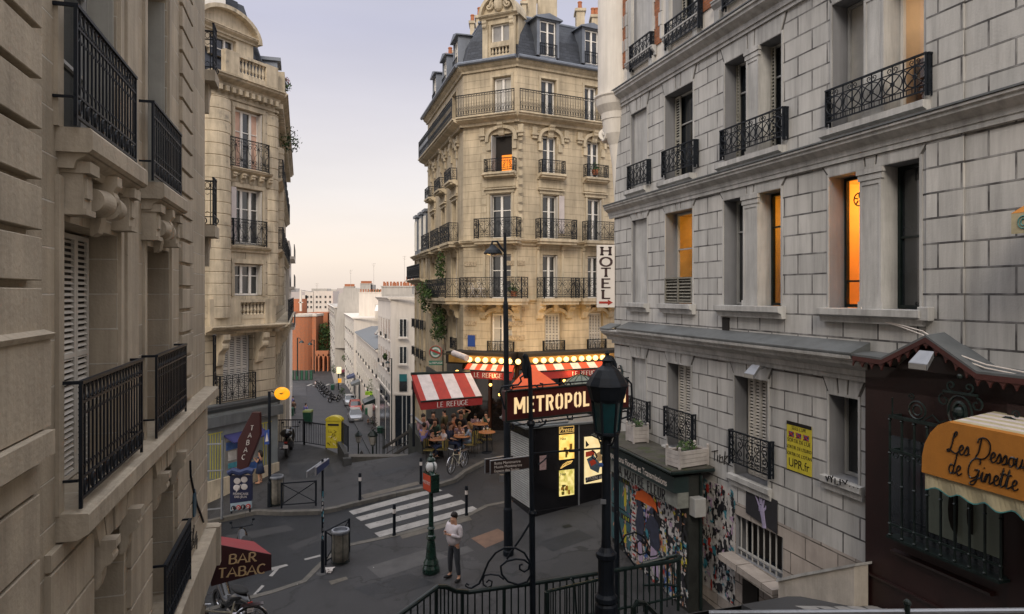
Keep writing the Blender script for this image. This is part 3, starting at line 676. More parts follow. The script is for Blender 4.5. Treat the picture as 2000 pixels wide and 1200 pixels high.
tag(mb.build('ground', m_pave), kind='structure')
mb = MB()
for k in range(9):
    x = -43.5+k*1.25; mb.box(LF, x, x+.55, 143, 147.5, lowz(145)+.02, lowz(145)+.05)
tag(mb.build('zebra_crossing', m_paint), 'small far zebra crossing at the bottom of the lower street', 'crossing')
# steps from the upper street down to the lower one
mb = MB(); n = 34
for k in range(n):
    y0 = 31.5+k*.55; z0 = -7.5-.19*k
    mb.box(LF, lx(y0, 3.2), rx(y0, 1.2), y0, y0+.56, -15, z0)
tag(mb.build('steps_lower', m_kerb), kind='structure')
# steps from the camera's terrace down to the upper pavement
mb = MB()
for k in range(26):
    y0 = -2+k*.42; z0 = -1.75-.24*k
    mb.box(LF, -1.6-.29*y0, 6.5-.30*y0 if y0 < 7 else 3.1, y0, y0+.43, z0-1.2, z0)
tag(mb.build('steps_upper', m_kerb), kind='structure')
def foliage(name, label, cat, blobs, n, size, parent=None, mats=m_leaf, seed=1, group=None):
    random.seed(seed); mb = MB()
    for (c, r, sq) in blobs:
        for k in range(n):
            d = V((random.gauss(0, 1), random.gauss(0, 1), random.gauss(0, 1))).normalized()*(random.random()**.45)*r
            p = c+V((d.x*sq[0], d.y*sq[1], d.z*sq[2])); u = V((random.uniform(-1, 1), random.uniform(-1, 1), random.uniform(-1, 1))).normalized(); w = u.cross(V((random.random(), random.random(), .3))).normalized()
            s = size*random.uniform(.6, 1.4); mb.face([p-u*s, p+w*s*.45, p+u*s, p-w*s*.45], random.choice((0, 0, 1, 1, 2)) if d.z > -r*.2 else random.choice((0, 0, 1)))
    o = mb.build(name, mats, parent)
    if label: tag(o, label, cat, group)
    return o
# ================================================================ left stone house (close)
LW = Fr(-2.17, 0, -.2926, 1, 1)
lb = thing('stone_house', 'brown dressed-stone house with iron balconies filling the left edge', 'building', (-6, 9, -9))
S, Zv = LW.S, LW.Zv
slabT = Zv(171, 243, .28); slabB = Zv(171, 292, .28); ledT = Zv(157, 1020, .25); ledB = Zv(157, 1073, .25)
lowT = Zv(119, 430); led3T = Zv(412, 1058, .25); led3B = Zv(429, 1083, .25); aE = S(400)
ups = [(S(118), S(228)), (S(284), S(326))]
los = [(S(119), S(229)), (S(283), S(330))]
gf = [(S(176), S(242)), (S(294), S(338))]; gT = Zv(242, 995); gT2 = Zv(338, 925)
TL = 12
holes = [(a, b, slabT+.02, slabT+3.0, .34) for a, b in ups]+[(a, b, ledT, lowT, .42) for a, b in los]
holes += [(gf[0][0], gf[0][1], led3T, gT, .5), (gf[1][0], gf[1][1], led3T, gT, .5)]
holes += [(S(175), S(240), -8.8, led3B-.35, .4), (S(300), S(345), -8.8, led3B-.35, .4)]
mb = MB(); wall_grid(mb, LW, -16, aE, -10, TL, holes, 0, .34)
mb.box(LW, -16, aE, -7, -.55, -10, TL)
# rounded far corner
for k in range(6):
    t0, t1 = math.radians(15*k), math.radians(15*(k+1)); R_ = .35
    f = lambda t, z: LW.p(aE+R_*math.sin(t), -R_+R_*math.cos(t), z)
    mb.face([f(t0, -10), f(t1, -10), f(t1, TL), f(t0, TL)])
mb.face([LW.p(aE+.35, -.35, -10), LW.p(aE+.35, -7, -10), LW.p(aE+.35, -7, TL), LW.p(aE+.35, -.35, TL)])
mb.build('wall', m_stL, lb, LW)
mb = MB()
def rust(mb, W, a0, a1, c0, c1, b0, b1, h=.385, g=.06):
    c = c0
    while c < c1-.05:
        t = min(c+h-g, c1); e = .006
        mb.prof(W, [(b0, c), (b1-e, c), (b1, c+e), (b1, t-e), (b1-e, t), (b0, t)], a0, a1); c += h
pedT = Zv(80, 652, .1)
rust(mb, LW, 3.6, S(82, .1), pedT+.02, 7.2, -.01, .10)
rust(mb, LW, 3.6, S(78, .08), -10, Zv(0, 950, .1)-.02, -.01, .08, .5, .03)
mb.box(LW, 3.6, S(100, .14), -.01, .14, Zv(30, 865, .14), pedT-.04); mb.prof(LW, [(-.01, pedT-.04), (.16, pedT-.04), (.18, pedT), (.1, pedT+.03), (-.01, pedT+.03)], 3.6, S(101, .15))
zq = Zv(0, 895, .2); mb.box(LW, 3.0, S(108, .2), -.01, .20, Zv(0, 952, .2), zq)
for a, b in ((S(350), S(372)),): rust(mb, LW, a, b, ledT+.1, 7.2, -.01, .05)
# ground floor rustication between openings
for a, b in ((S(86), gf[0][0]-.05), (gf[0][1]+.12, gf[1][0]-.12), (gf[1][1]+.12, aE)):
    if b > a: rust(mb, LW, a, b, led3T+.05, ledB-.02, -.01, .05, .47, .03)
for g0, g1 in gf:                                             # voussoirs
    n = 5
    for k in range(n):
        x0 = g0+(g1-g0)*k/n+.012; x1 = g0+(g1-g0)*(k+1)/n-.012; sp = (k-(n-1)/2)*.09; e = .09 if k == 2 else .04
        mb.prism([LW.p(x0, 0, gT), LW.p(x1, 0, gT), LW.p(x1+sp+.03, 0, ledB), LW.p(x0+sp-.03, 0, ledB)], LW.n*(.07+e*.3))
    corbel(mb, LW, g0+.02, g0+.2, gT+.05, .22, .5); corbel(mb, LW, g1-.2, g1-.02, gT+.05, .22, .5)
# architrave strips
for a, b in ups: 
    for x in (b+.03, a-.17): mb.box(LW, x, x+.14, -.01, .035, slabT, 7.4)
for a, b in los:
    for x in (b+.03, a-.15): mb.box(LW, x, x+.12, -.01, .035, ledT, slabB-.2)
mb.box(LW, S(240), S(262), -.01, .05, ledT, 7.4)
mb.build('pilaster', m_stLp, lb, LW)
mb = MB()
mb.prof(LW, [(-.01, ledB), (.16, ledB), (.25, ledB+.05), (.25, ledT-.01), (.24, ledT), (-.01, ledT+.015)], S(108), aE+.05)
mb.prof(LW, [(-.01, led3B-.05), (.25, led3B-.05), (.25, led3T), (-.01, led3T+.01)], S(108), aE+.1)
mb.box(LW, aE-.25, aE-.02, .05, .31, led3B-.05, led3T+.02)
mb.build('ledge', m_stLp, lb, LW)
for (s0, s1) in ((S(108), S(289, .28)), (S(273), S(367, .28))):
    mb = MB(); mb.prof(LW, [(-.01, slabB), (.25, slabB), (.28, slabB+.03), (.28, slabT-.03), (.26, slabT), (-.01, slabT)], s0, s1)
    mb.prof(LW, [(-.01, slabB-.13), (.12, slabB-.13), (.14, slabB-.06), (.21, slabB-.02), (.22, slabB), (-.01, slabB)], s0+.05, s1-.05)
    L_ = s1-s0; h = slabB-.13-lowT
    o = mb.build('balcony_slab', m_stLp, lb, LW)
    for q in (.12, .5, .88):
        w = .17 if L_ > 1.6 else .12; mb = MB(); x = s0+L_*q
        if q == .5:
            corbel(mb, LW, x-w/2, x+w/2, slabB-.05, .24, h+.15)
            for sg in (-1, 1): mb.tube([LW.p(x+sg*w*.5, .1, slabB-.33), LW.p(x+sg*L_*.2, .1, slabB-.33)], [.135, .11], 28)
        else:
            mb.box(LW, x-w*.7, x+w*.7, -.01, .17, lowT+.08, slabB-.05); mb.box(LW, x-w*.8, x+w*.8, -.01, .20, lowT+.05, lowT+.10)
            mb.box(LW, x-w*.45, x+w*.45, .17, .19, lowT+.2, slabB-.2); mb.box(LW, x-w*.8, x+w*.8, -.01, .23, slabB-.16, slabB-.06)
        mb.build('console', m_stLp, o, LW)
# rails
Yh = 1.0
railing(LW, lb, S(147, .17), S(265, .17), slabT+.03, slabT+1.03, .17, 'bars', m_iron, .17)
railing(LW, lb, S(298, .17), S(353, .17), slabT+.03, slabT+1.0, .17, 'bars', m_iron, .17)
railing(LW, lb, S(157, .17), S(277, .17), ledT+.06, ledT+1.13, .17, 'bars', m_iron, .17)
railing(LW, lb, S(305, .17), S(363, .17), ledT+.06, ledT+1.10, .17, 'bars', m_iron, .17)
railing(LW, lb, S(322, .17), S(372, .17), led3T+.04, led3T+1.0, .17, 'bars', m_iron, .17)
# windows: shutters in upper row, closed louvre and an open one in the lower row
for i, (a, b) in enumerate(ups):
    w = window(LW, lb, a+.02, b-.02, slabT+.03, slabT+2.95, -.30, m_wgrey, m_glass, 2, (.4, .7))
    louvre(Side(LW, b-.06), lb, -.28, -.02, slabT+.05, slabT+2.9, 0, m_shut); louvre(LW, lb, a+.04, a+(b-a)*.28, slabT+.05, slabT+2.9, -.24, m_shut)
a, b = los[0]; louvre(LW, lb, a+.03, b-.04, ledT+.02, lowT-.03, -.30, m_shutp, panels=4, n=40); window(LW, lb, a+.03, b-.03, ledT+.02, lowT-.02, -.39, m_wgrey, m_glass, 2, (.4,))
a, b = los[1]; w = window(LW, lb, a+.03, b-.03, ledT+.02, lowT-.02, -.36, mat('wood_ochre', (.36, .18, .05), .6, .2, 4), m_glass, 2, (.4,)); louvre(Side(LW, a+.08), lb, -.34, -.03, ledT+.03, lowT-.03, 0, m_shutp); louvre(Side(LW, a+.45), lb, -.34, -.08, ledT+.03, lowT-.03, 0, m_shutp)
for a, b in gf: window(LW, lb, a+.03, b-.03, led3T+.02, gT-.02, -.45, m_wgrey, m_glass, 2, (.4,))
louvre(LW, lb, gf[0][0]+.03, gf[0][0]+(gf[0][1]-gf[0][0])*.6, led3T+.02, gT-.03, -.36, m_shutp, panels=3, n=36)
for a, b in ((S(175), S(240)), (S(300), S(345))): window(LW, lb, a+.02, b-.02, -8.75, led3B-.4, -.38, m_iron, m_glass, 2, (.5,))
# balconies round the far corner, seen end on
for zt, zb in ((Zv(405, 97, .2), Zv(405, 120, .2)), (Zv(405, 428, .2), Zv(405, 452, .2))):
    mb = MB(); mb.box(LW, aE+.1, aE+.75, -2.4, .18, zb, zt); mb.prof(Side(LW, aE+.36), [(0, zb-.6), (.12, zb-.6), (.2, zb-.3), (.4, zb-.1), (.4, zb), (0, zb)], -.3, .02)
    o = mb.build('balcony_slab', m_stLp, lb, LW)
    railing(Side(LW, aE+.68), lb, -2.3, .13, zt, zt+1.0, 0, 'bars', m_iron)
    railing(LW, lb, aE+.2, aE+.66, zt, zt+1.0, .13, 'bars', m_iron)
railing(LW, lb, aE-.05, aE+.25, ledT+.05, ledT+1.05, .17, 'bars', m_iron)
# plaque, cable and graffiti on the stone
mb = MB(); c = LW.p(S(372), .06, Zv(372, 985)); r = RT(LW.n); pts = [c+r*x*.13+Z*y*.2 for x, y in [(-1, -1), (0, -1.15), (1, -1), (1, .8), (.4, 1), (0, 1.35), (-.4, 1), (-1, .8)]]
mb.prism(pts, LW.n*.02); o = mb.build('wall_plaque', mat('enamel_blue_green', (.02, .06, .09), .3, .2)); tag(o, 'small dark blue plaque on the brown stone house', 'plaque')
mb = MB(); gp = [LW.p(S(u, .06), .065, Zv(u, v, .06)) for u, v in ((371, 900), (372, 930), (378, 960), (384, 985), (392, 1005), (397, 1020))]
mb.tube(gp, .018, 5); tag(mb.build('wall_cable', m_iron), 'black cable hanging along the corner of the brown stone house', 'cable')
mb = MB(); random.seed(3)
for k in range(9):
    u = 366+k*2.3; v = 1050+random.uniform(-8, 14); pp = []
    for j in range(6): pp.append(LW.p(S(u+random.uniform(-2, 2.4), .058), .06, Zv(u, v+random.uniform(-16, 16), .058)))
    mb.tube(pp, .009, 4)
tag(mb.build('graffiti_tag', m_black), 'black scribbled tag low on the brown stone house', 'graffiti')
# ---------------------------------------------------------------- BAR TABAC awning (ground floor, behind the corner)
aw = thing('bar_awning', 'dark red BAR TABAC awning at the foot of the brown stone house', 'awning', P(470, 1140, 15))
A_ = P(405, 1058, 15.4); q1 = P(402, 1040, 16.6); B_ = P(530, 1084, 14.6); C2 = P(500, 1060, 15.9)
b1 = P(530, 1108, 14.6); a1 = P(402, 1150, 13.8); A0 = P(402, 1048, 13.9)
front = [P(408, 1060, 14.1), P(530, 1083, 14.6), P(530, 1113, 14.6), P(412, 1145, 14.1)]
mb = MB(); t1, t2 = P(412, 1045, 16.4), P(496, 1058, 16.9)
mb.prism([front[0], front[1], t2, t1], V((0, 0, -.02))); mb.face([front[1], t2, P(496, 1092, 16.9), front[2]]); mb.build('canopy', mat('canvas_wine', (.22, .014, .02), .75, .1, 3), aw)
mb = MB(); nn = (front[1]-front[0]).cross(Z).normalized()
mb.prism(front, nn*-.02 if nn.y > 0 else nn*.02); mb.build('valance', mat('canvas_wine_dark', (.035, .006, .007), .8, .15, 3), aw)  # shade of the upright face painted in as a darker copy of the canvas
nn = nn if nn.y < 0 else -nn; mb = MB(); rr = (front[1]-front[0]).normalized(); cc = (front[0]+front[1]+front[2]+front[3])/4
r_ = (P(520, 1096, 14.6)-P(425, 1106, 14.15)).normalized(); nn = r_.cross(Z); nn = nn if nn.y < 0 else -nn; up = nn.cross(r_); up = up if up.z > 0 else -up
stext(mb, 'BAR', P(473, 1087, 14.25)+nn*.10, r_, up, nn, .19, .2, .08, .26, 1.15); stext(mb, 'TABAC', P(472, 1112, 14.2)+nn*.10, r_, up, nn, .19, .2, .08, .26, 1.15)
mb.build('lettering', m_gold, aw)
# ================================================================ corner house M (round pillars)
MWf = Fr(-11.1, 28.4, .465, .885, 1)
S, Zv = MWf.S, MWf.Zv
mh = thing('corner_house', 'weathered ochre stone corner house with round pillars left of the sky gap', 'building', (-15, 32, -8))
aL, aR = S(392)-3, S(537)
col = 480; zz = lambda v: Zv(col, v)
zg = -9; zf = zz(796); 
wins = [(S(458), S(511), zz(578), zz(516)), (S(458), S(511), zz(478), zz(369)), (S(459), S(511), zz(333), zz(216)), (S(436), S(494), zz(778), zz(655))]
mb = MB(); wall_grid(mb, MWf, aL, aR, zf, zz(168), [w+(.28,) for w in wins], 0, .28)
top = zz(168)
cR = MWf.p(aR, 0, 0); FD = V((-.3075, 1, 0)).normalized(); FW = Fr(cR.x, cR.y, FD.x, FD.y, 1)
fl_len = 21
mb.box(MWf, aL, aR-.2, -6, -.5, -9, top); 
mb.build('wall', m_stM, mh, MWf)
# flank along the falling street
fw = []; mb = MB(); lev = [zz(578), zz(478), zz(333), zz(778)]
for z0, h in ((zz(478), 2.3), (zz(333), 2.4), (zz(578), 1.5), (zz(778), 2.5), (zz(960)-1, 2.6)):
    for k in range(6): fw.append((1.6+k*3.2, 2.9+k*3.2, z0, z0+h, .25))
wall_grid(mb, FW, 0, fl_len, -16, top, fw, 0, .25); mb.box(FW, 0.1, fl_len, -5, -.4, -16, top)
mb.build('flank_wall', m_stM, mh, FW)
for w in fw: window(FW, mh, w[0]+.02, w[1]-.02, w[2]+.02, w[3]-.02, -.22, m_white, m_glass, 2, (.3,))
# pillars
mb = MB()
def cyl(mb, W, a, b, r, c0, c1, m=0, n=16, h=.46, groove=True):
    c = W.p(a, b, 0); z = c0
    pr = []
    while z < c1-.01:
        t = min(z+h, c1); pr += [(r-.03, z), (r, z+.025), (r, t-.025), (r-.03, t)] if groove else [(r, z), (r, t)]; z += h
    mb.lathe((c.x, c.y, 0), pr, n*2, m)
for a_ in ((MWf, S(424), -.28, .70, zz(620), zz(208)), (MWf, aR-.12, -.42, .52, zz(600), zz(208)), (FW, 3.9, -.2, .5, zz(600), zz(240))): mb = MB(); cyl(mb, *a_); mb.build('pillar', m_stMp, mh)
# window surrounds, ledges
for w in wins[:3]:
    mb = MB()
    for x in (w[0]-.17, w[1]+.03): mb.box(MWf, x, x+.14, -.01, .05, w[2], w[3]+.14)
    mb.box(MWf, w[0]-.17, w[1]+.17, -.01, .06, w[3]+.02, w[3]+.2); mb.build('window_surround', m_stMp, mh, MWf)
mb = MB()
for v, d, h in ((336, .30, 9), (485, .22, 8)):
    cornice(mb, MWf, S(445), S(528, .1), zz(v+h), zz(v-4), d); cornice(mb, FW, .6, fl_len, zz(v+h), zz(v-4), .3)
for k in range(5):
    x = S(452)+(S(522)-S(452))*k/4; corbel(mb, MWf, x-.09, x+.09, zz(342), .26, .42)
mb.build('string_course', m_stMp, mh, MWf)
mb = MB()          # main cornice with dentils + balustrade terrace
for W, x0, x1 in ((MWf, S(400), aR+.15), (FW, -.1, fl_len)):
    cornice(mb, W, x0, x1, zz(183), zz(163), .55)
    n = int((x1-x0)/.32)
    for k in range(n): x = x0+.1+k*.32; mb.box(W, x, x+.15, -.01, .34, zz(194), zz(184))
    mb.box(W, x0, x1, -.01, .08, zz(204), zz(199))
mb.build('cornice', m_stMp, mh, MWf)
mb = MB(); c0, c1 = zz(160), zz(118)
def balus(mb, W, x0, x1, c0, c1, b, n, r=.075, th=.2):
    mb.box(W, x0, x1, b-th, b, c0, c0+.16); mb.box(W, x0, x1, b-th-.02, b+.03, c1-.12, c1); h = c1-.12-c0-.16
    for k in range(n):
        x = x0+(x1-x0)*(k+.5)/n; c = W.p(x, b-th/2, c0+.16)
        mb.lathe((c.x, c.y, c.z), [(r, 0), (r, .06*h), (r*.5, .12*h), (r, .35*h), (r*.85, .5*h), (r*.45, .8*h), (r*.9, .88*h), (r*.9, h)], 8)
balus(mb, MWf, S(455), S(508), c0, c1, .35, 8); mb.box(MWf, S(428), S(455), .12, .38, c0, c1+.02); mb.box(MWf, S(508), S(531), .12, .38, c0, c1+.02); mb.box(FW, 0, fl_len*.3, .1, .4, c0, c1)
mb.build('balustrade', m_stMp, mh, MWf)
mb = MB(); c0, c1 = zz(634), zz(585); balus(mb, MWf, S(460), S(508), c0+.25, c1, .28, 7); mb.box(MWf, S(400), S(460), .0, .30, c0, c1+.02); mb.box(MWf, S(508), S(528), 0, .30, c0, c1+.02); mb.box(MWf, S(460), S(508), 0, .26, c0, c0+.25)
mb.build('balustrade', m_stMp, mh, MWf)
mb = MB(); cornice(mb, MWf, S(395), aR+.3, zz(650), zz(634), .62); cornice(mb, FW, -.4, fl_len, zz(650), zz(634), .62)
for x in (S(425), S(503)): corbel(mb, MWf, x-.16, x+.16, zz(650), .55, 1.3)
for k in range(6): x = 1.1+k*3.2; corbel(mb, FW, x-.16, x+.16, zz(650), .55, 1.1)
mb.build('balcony_slab', m_stMp, mh, MWf)
railing(FW, mh, .2, fl_len-1, zz(633), zz(633)+1, .55, 'scroll', m_iron)
# attic front with arched pediment
a0, a1 = S(398), S(506); zt = zz(112); mid = (a0+a1)/2; aw0, aw1 = S(421), S(473)
mb = MB(); pz = zz(75)
wall_grid(mb, MWf, a0-1.5, a1, zt, pz, [(aw0, aw1, zz(122), zz(82), .25)], -.35, .25)
mb.box(MWf, a0-1.5, a1, -1.4, -.65, zt, pz)
R_ = (a1-a0)/2+.15; pr = [(mid-R_, pz)]+[(mid+R_*math.cos(math.radians(t)), pz+.95*math.sin(math.radians(t))) for t in range(170, 5, -15)]+[(mid+R_, pz)]
mb.prism([MWf.p(x, -.35, y) for x, y in pr], MWf.n*-.9)
mb.build('attic_front', m_stMp, mh, MWf)
mb = MB(); pr2 = [(mid+(R_+.12)*math.cos(math.radians(t)), pz+1.1*math.sin(math.radians(t))) for t in range(180, -1, -12)]
for k in range(len(pr2)-1):
    (x0, y0), (x1, y1) = pr2[k], pr2[k+1]; mb.prism([MWf.p(x0, -.35, y0), MWf.p(x1, -.35, y1), MWf.p(mid+(x1-mid)*.9, -.35, pz+(y1-pz)*.86), MWf.p(mid+(x0-mid)*.9, -.35, pz+(y0-pz)*.86)], MWf.n*.28)
cornice(mb, MWf, a0-.2, a1+.2, pz-.05, pz+.22, .25, b=-.35); mb.build('pediment', m_stMp, mh, MWf)
window(MWf, mh, aw0, aw1, zz(122), zz(82), -.58, m_white, m_glass, 3, (.55,))
mb = MB(); mb.prism([MWf.p(a1+1.0, -.2, zz(165)), MWf.p(a1+.4, -1.4, zz(-20)), MWf.p(a0-2, -1.4, zz(-20)), MWf.p(a0-2, -.2, zz(165))], MWf.n*-.2)
mb.prism([FW.p(0, .0, zz(165)), FW.p(.3, -1.2, zz(20)), FW.p(fl_len, -1.2, zz(20)), FW.p(fl_len, 0, zz(165))], FW.n*-.3); mb.box(MWf, a0-2, a1, -5, -1.3, zz(165), zz(-20))
ro = mb.build('roof', m_slate, mh, MWf)
for k in range(3): mb = MB(); x = 1.5+k*3.5; mb.box(FW, x, x+1.2, -1.4, .05, zz(150), zz(75)); mb.box(FW, x-.12, x+1.32, -1.5, .2, zz(75), zz(68)); mb.build('dormer', m_zinc, mh, FW)
mb = MB(); mb.box(MWf, S(430), S(470), -1.3, -.9, zz(25), zz(-30)); mb.build('dormer', m_white, mh, MWf)
for (w, st, sh, gl, cu) in zip(wins, ('', 's', 'p', 'l'), (0, 1, 0, 0), (m_glass, m_glass, m_glass, m_glass), (None, None, m_curtp, None)):
    if st == 'l':
        louvre(MWf, mh, w[0]+.1, w[1]-.1, w[2], w[3]-.02, -.22, m_shutp, panels=4); window(MWf, mh, w[0]+.02, w[1]-.02, w[2]+.02, w[3]-.02, -.25, m_wgrey, m_glass, 2, (.4,)); continue
    window(MWf, mh, w[0]+.02, w[1]-.02, w[2]+.02, w[3]-.02, -.20, m_white, gl, 3 if not sh else 3, (.36,), fw=.075, curtain=cu)
    q = Side(MWf, w[1]-.05); mb = MB(); mb.box(q, -.17, .04, -.02, .02, w[2]+.04, w[3]-.04); mb.build('shutter', m_shutp, mh, MWf)
w = wins[1]; mb = MB(); mb.box(MWf, w[0]-.22, w[0]+.02, .06, .09, w[2]+.1, w[3]-.02); mb.build('shutter', m_cwhite, mh, MWf)
railing(MWf, mh, S(449, .3), S(526, .3), zz(333), zz(333)+1.2, .30, 'scroll', m_iron, .28); railing(MWf, mh, S(456, .2), S(522, .2), zz(480), zz(430), .20, 'scroll', m_iron, .18)
railing(MWf, mh, S(430, .25), S(500, .25), zz(778), zz(727), .25, 'scroll', m_iron, .2)
for k in range(6):
    for z0 in (zz(478), zz(333)): railing(FW, mh, 1.4+k*3.2, 3.1+k*3.2, z0, z0+1, .3, 'lattice', m_iron, .25)
# shop front
zs = zf; sg = thing('tabac_shop', 'grey and yellow striped tabac shop front under the corner house', 'shop front', MWf.p(S(470), .1, -8))
mshop = mat('shop_paint_grey_blue', (.20, .22, .22), .6, .15, 2, .1, 20, streak=.2); myel = mat('shop_yellow_line', (.42, .38, .06), .6, .1)
mb = MB(); mb.box(MWf, S(392), aR+.02, -.2, .14, -9, zf-.0); mb.build('front_panel', mshop, sg, MWf)
mb = MB(); cornice(mb, MWf, S(395), aR+.2, zf-.1, zf+.35, .3); mb.box(MWf, S(395), aR+.15, .14, .34, zf-.5, zf-.1); mb.build('fascia', m_lead, sg, MWf)
mb = MB()
for u in list(range(405, 428, 5))+[509, 514, 519, 523]: x = S(u); mb.box(MWf, x, x+.035, .141, .155, Zv(u, 935), zf-.75)
mb.box(MWf, S(402), S(430), .141, .153, zf-.8, zf-.76); mb.box(MWf, S(506), S(526), .141, .153, zf-.8, zf-.76); mb.build('yellow_trim', myel, sg, MWf)
mb = MB(); mb.box(MWf, S(434), S(500), .13, .16, Zv(434, 925), zf-.95); mb.build('display_window', m_glassb, sg, MWf)
mb = MB(); mb.box(MWf, S(392), aR+.04, .10, .22, -9, Zv(420, 935)); mb.build('plinth', m_stMp, sg, MWf)
random.seed(5); mposter = [mat('poster_blue', (.05, .12, .35), .5, .3, 6), mat('poster_white', (.5, .48, .46), .6, .2, 5), mat('poster_teal', (.05, .22, .28), .5, .3, 6), mat('poster_yellow', (.5, .42, .03), .6, .15, 5), mat('poster_red', (.4, .04, .03), .6, .2, 5), mat('poster_black', (.02, .02, .025), .6, .3, 5), mat('poster_skin', (.45, .24, .15), .6, .2, 5), mat('poster_pink', (.42, .30, .42), .6, .2, 5)]
mb = MB()
for k, (u0, u1, v0, v1) in enumerate(((436, 498, 865, 880), (437, 456, 852, 862), (440, 470, 905, 915), (475, 497, 905, 922), (440, 456, 882, 900), (477, 488, 885, 900))):
    a = S(u0), S(u1); mb.box(MWf, a[0], a[1], .165, .175, Zv(u0, v1), Zv(u0, v0), k % 3)
mb.build('window_poster', mposter[:3], sg, MWf)
mb = MB(); mb.prism([MWf.p(S(432), .16, zf-.92), MWf.p(S(432), .75, zf-1.15), MWf.p(S(432), .75, zf-1.2), MWf.p(S(432), .16, zf-1.0)], MWf.d*(S(505)-S(432))); mb.build('awning', mat('canvas_navy', (.03, .03, .12), .8), sg, MWf)
# TABAC lozenge, LOTO board, oval lit sign
mdr = mat('sign_dark_maroon', (.045, .006, .007), .35, .1, 3, .02, 20)
Yt = 23.6; lz = thing('tabac_sign', 'tall dark red lozenge sign reading TABAC', 'sign', P(485, 925, Yt))
pts = [P(u, v, Yt) for u, v in ((492, 806), (507, 806), (508, 850), (480, 922), (462, 924), (464, 860))]
mb = MB(); mb.prism(pts, V((0, .18, 0))); mb.build('panel', mdr, lz, bevel=.01)
mb = MB(); up = (P(493, 836, Yt)-P(477, 893, Yt)).normalized(); rg = V((up.z, 0, -up.x))
for i, ch in enumerate('TABAC'):
    stext(mb, ch, P(492.5-i*4.1, 836+i*14.2, Yt)+V((0, -.012, 0)), V((1, 0, .1)).normalized(), V((.15, 0, 1)).normalized(), V((0, -1, 0)), .165, .14, .12, 0, .9)
mb.build('lettering', m_cream, lz)
mb = MB(); mb.tube([P(500, 815, Yt+.1), P(520, 812, Yt+3)], .03, 6); mb.build('bracket', m_iron, lz)
Yt = 22.6; lo = thing('lottery_board', 'navy lottery board with a white clover and LOTO letters', 'sign', P(470, 1000, Yt))
mb = MB(); mb.prism([P(u, v, Yt) for u, v in ((449, 930), (491, 930), (491, 978), (449, 984))], V((0, .12, 0))); mb.build('panel', mat('sign_navy', (.012, .018, .06), .4, .2), lo)
mb = MB(); mb.tube([P(u, v, Yt-.03) for u, v in ((447, 925), (455, 920), (470, 924), (485, 919), (494, 922))], .11, 8); mb.build('top_roll', mat('vinyl_blue', (.015, .03, .10), .5), lo)
mb = MB(); mb.prism([P(u, v, Yt-.005) for u, v in ((450, 984), (490, 979), (490, 993), (450, 999))], V((0, .1, 0))); mb.build('footer', mat('sign_pale_blue', (.33, .42, .46), .5, .1), lo)
mb = MB(); rg = V((1, 0, .12)).normalized()
for i, (ch, cx) in enumerate(zip('LOTO', (456, 466, 475, 485))):
    c = P(cx, 993-(cx-456)*.13, Yt-.02); 
    mb.ball(c, .085, 1 if i % 2 else 0, 12, 6, (1, .25, 1)); stext(mb, ch, c+V((0, -.03, 0)), rg, Z, V((0, -1, 0)), .085, .2, .2, m=2)
mb.build('lettering', [mposter[5], mposter[4], m_cream], lo)
mb = MB(); 
for dx, dy in ((-.13, .12), (.10, .17), (-.15, -.10), (.10, -.07)): mb.ball(P(471, 947, Yt-.01)+V((dx, 0, dy)), .115, 0, 10, 6, (1, .12, .9))
mb.tube([P(470, 947, Yt-.03), P(461, 962, Yt-.03)], .015, 5); mb.build('clover', m_cream, lo)
ftext('FRANÇAISE\nDES JEUX', P(470, 968, Yt-.02), (1, 0, 0), (0, -1, 0), .1, m_cream, lo)
mb = MB(); mb.tube([P(452, 1003, Yt+.05), P(452, 980, Yt+.05)], .03, 6); mb.tube([P(488, 1000, Yt+.05), P(488, 978, Yt+.05)], .03, 6); mb.build('leg', m_iron, lo)
Yt = 27.5; ov = thing('oval_sign', 'glowing yellow oval sign on the corner house', 'sign', P(551, 769, Yt))
mb = MB(); c = P(551, 769, Yt); mb.ball(c, .32, 0, 22, 12, (1, .22, .82)); mb.build('panel', emat('sign_glow_yellow', (1, .44, .015), 1.0, (1, .36, .01), 2), ov, smooth=True)
mb = MB(); mb.prism([c+V((x, -.09, y)) for x, y in ((-.17, -.09), (.02, -.01), (-.12, 0), (.17, .1), (-.02, .02), (.10, .01))], V((0, .02, 0))); mb.build('emblem', m_iron, ov)
mb = MB(); mb.tube([c+V((-.3, .05, 0)), c+V((-.55, .35, .05))], .025, 6); mb.build('bracket', m_iron, ov)

tp = thing('terrace_plants', 'green plants and red flowers on the corner house top terrace', 'plants', FW.p(2, .3, zz(150)))
foliage('leaf_mass', None, None, [(FW.p(1.4, .35, zz(128)), .35, (1, 1, 1)), (FW.p(5, .55, zz(205)), .6, (1, 1, 1.2)), (FW.p(7, .5, zz(195)), .5, (1, 1, 1))], 150, .07, tp, seed=2)
foliage('flower_mass', None, None, [(FW.p(1.2, .4, zz(120)), .2, (1, 1, 1))], 70, .05, tp, mats=[m_red, m_leaf[1], m_red], seed=3)
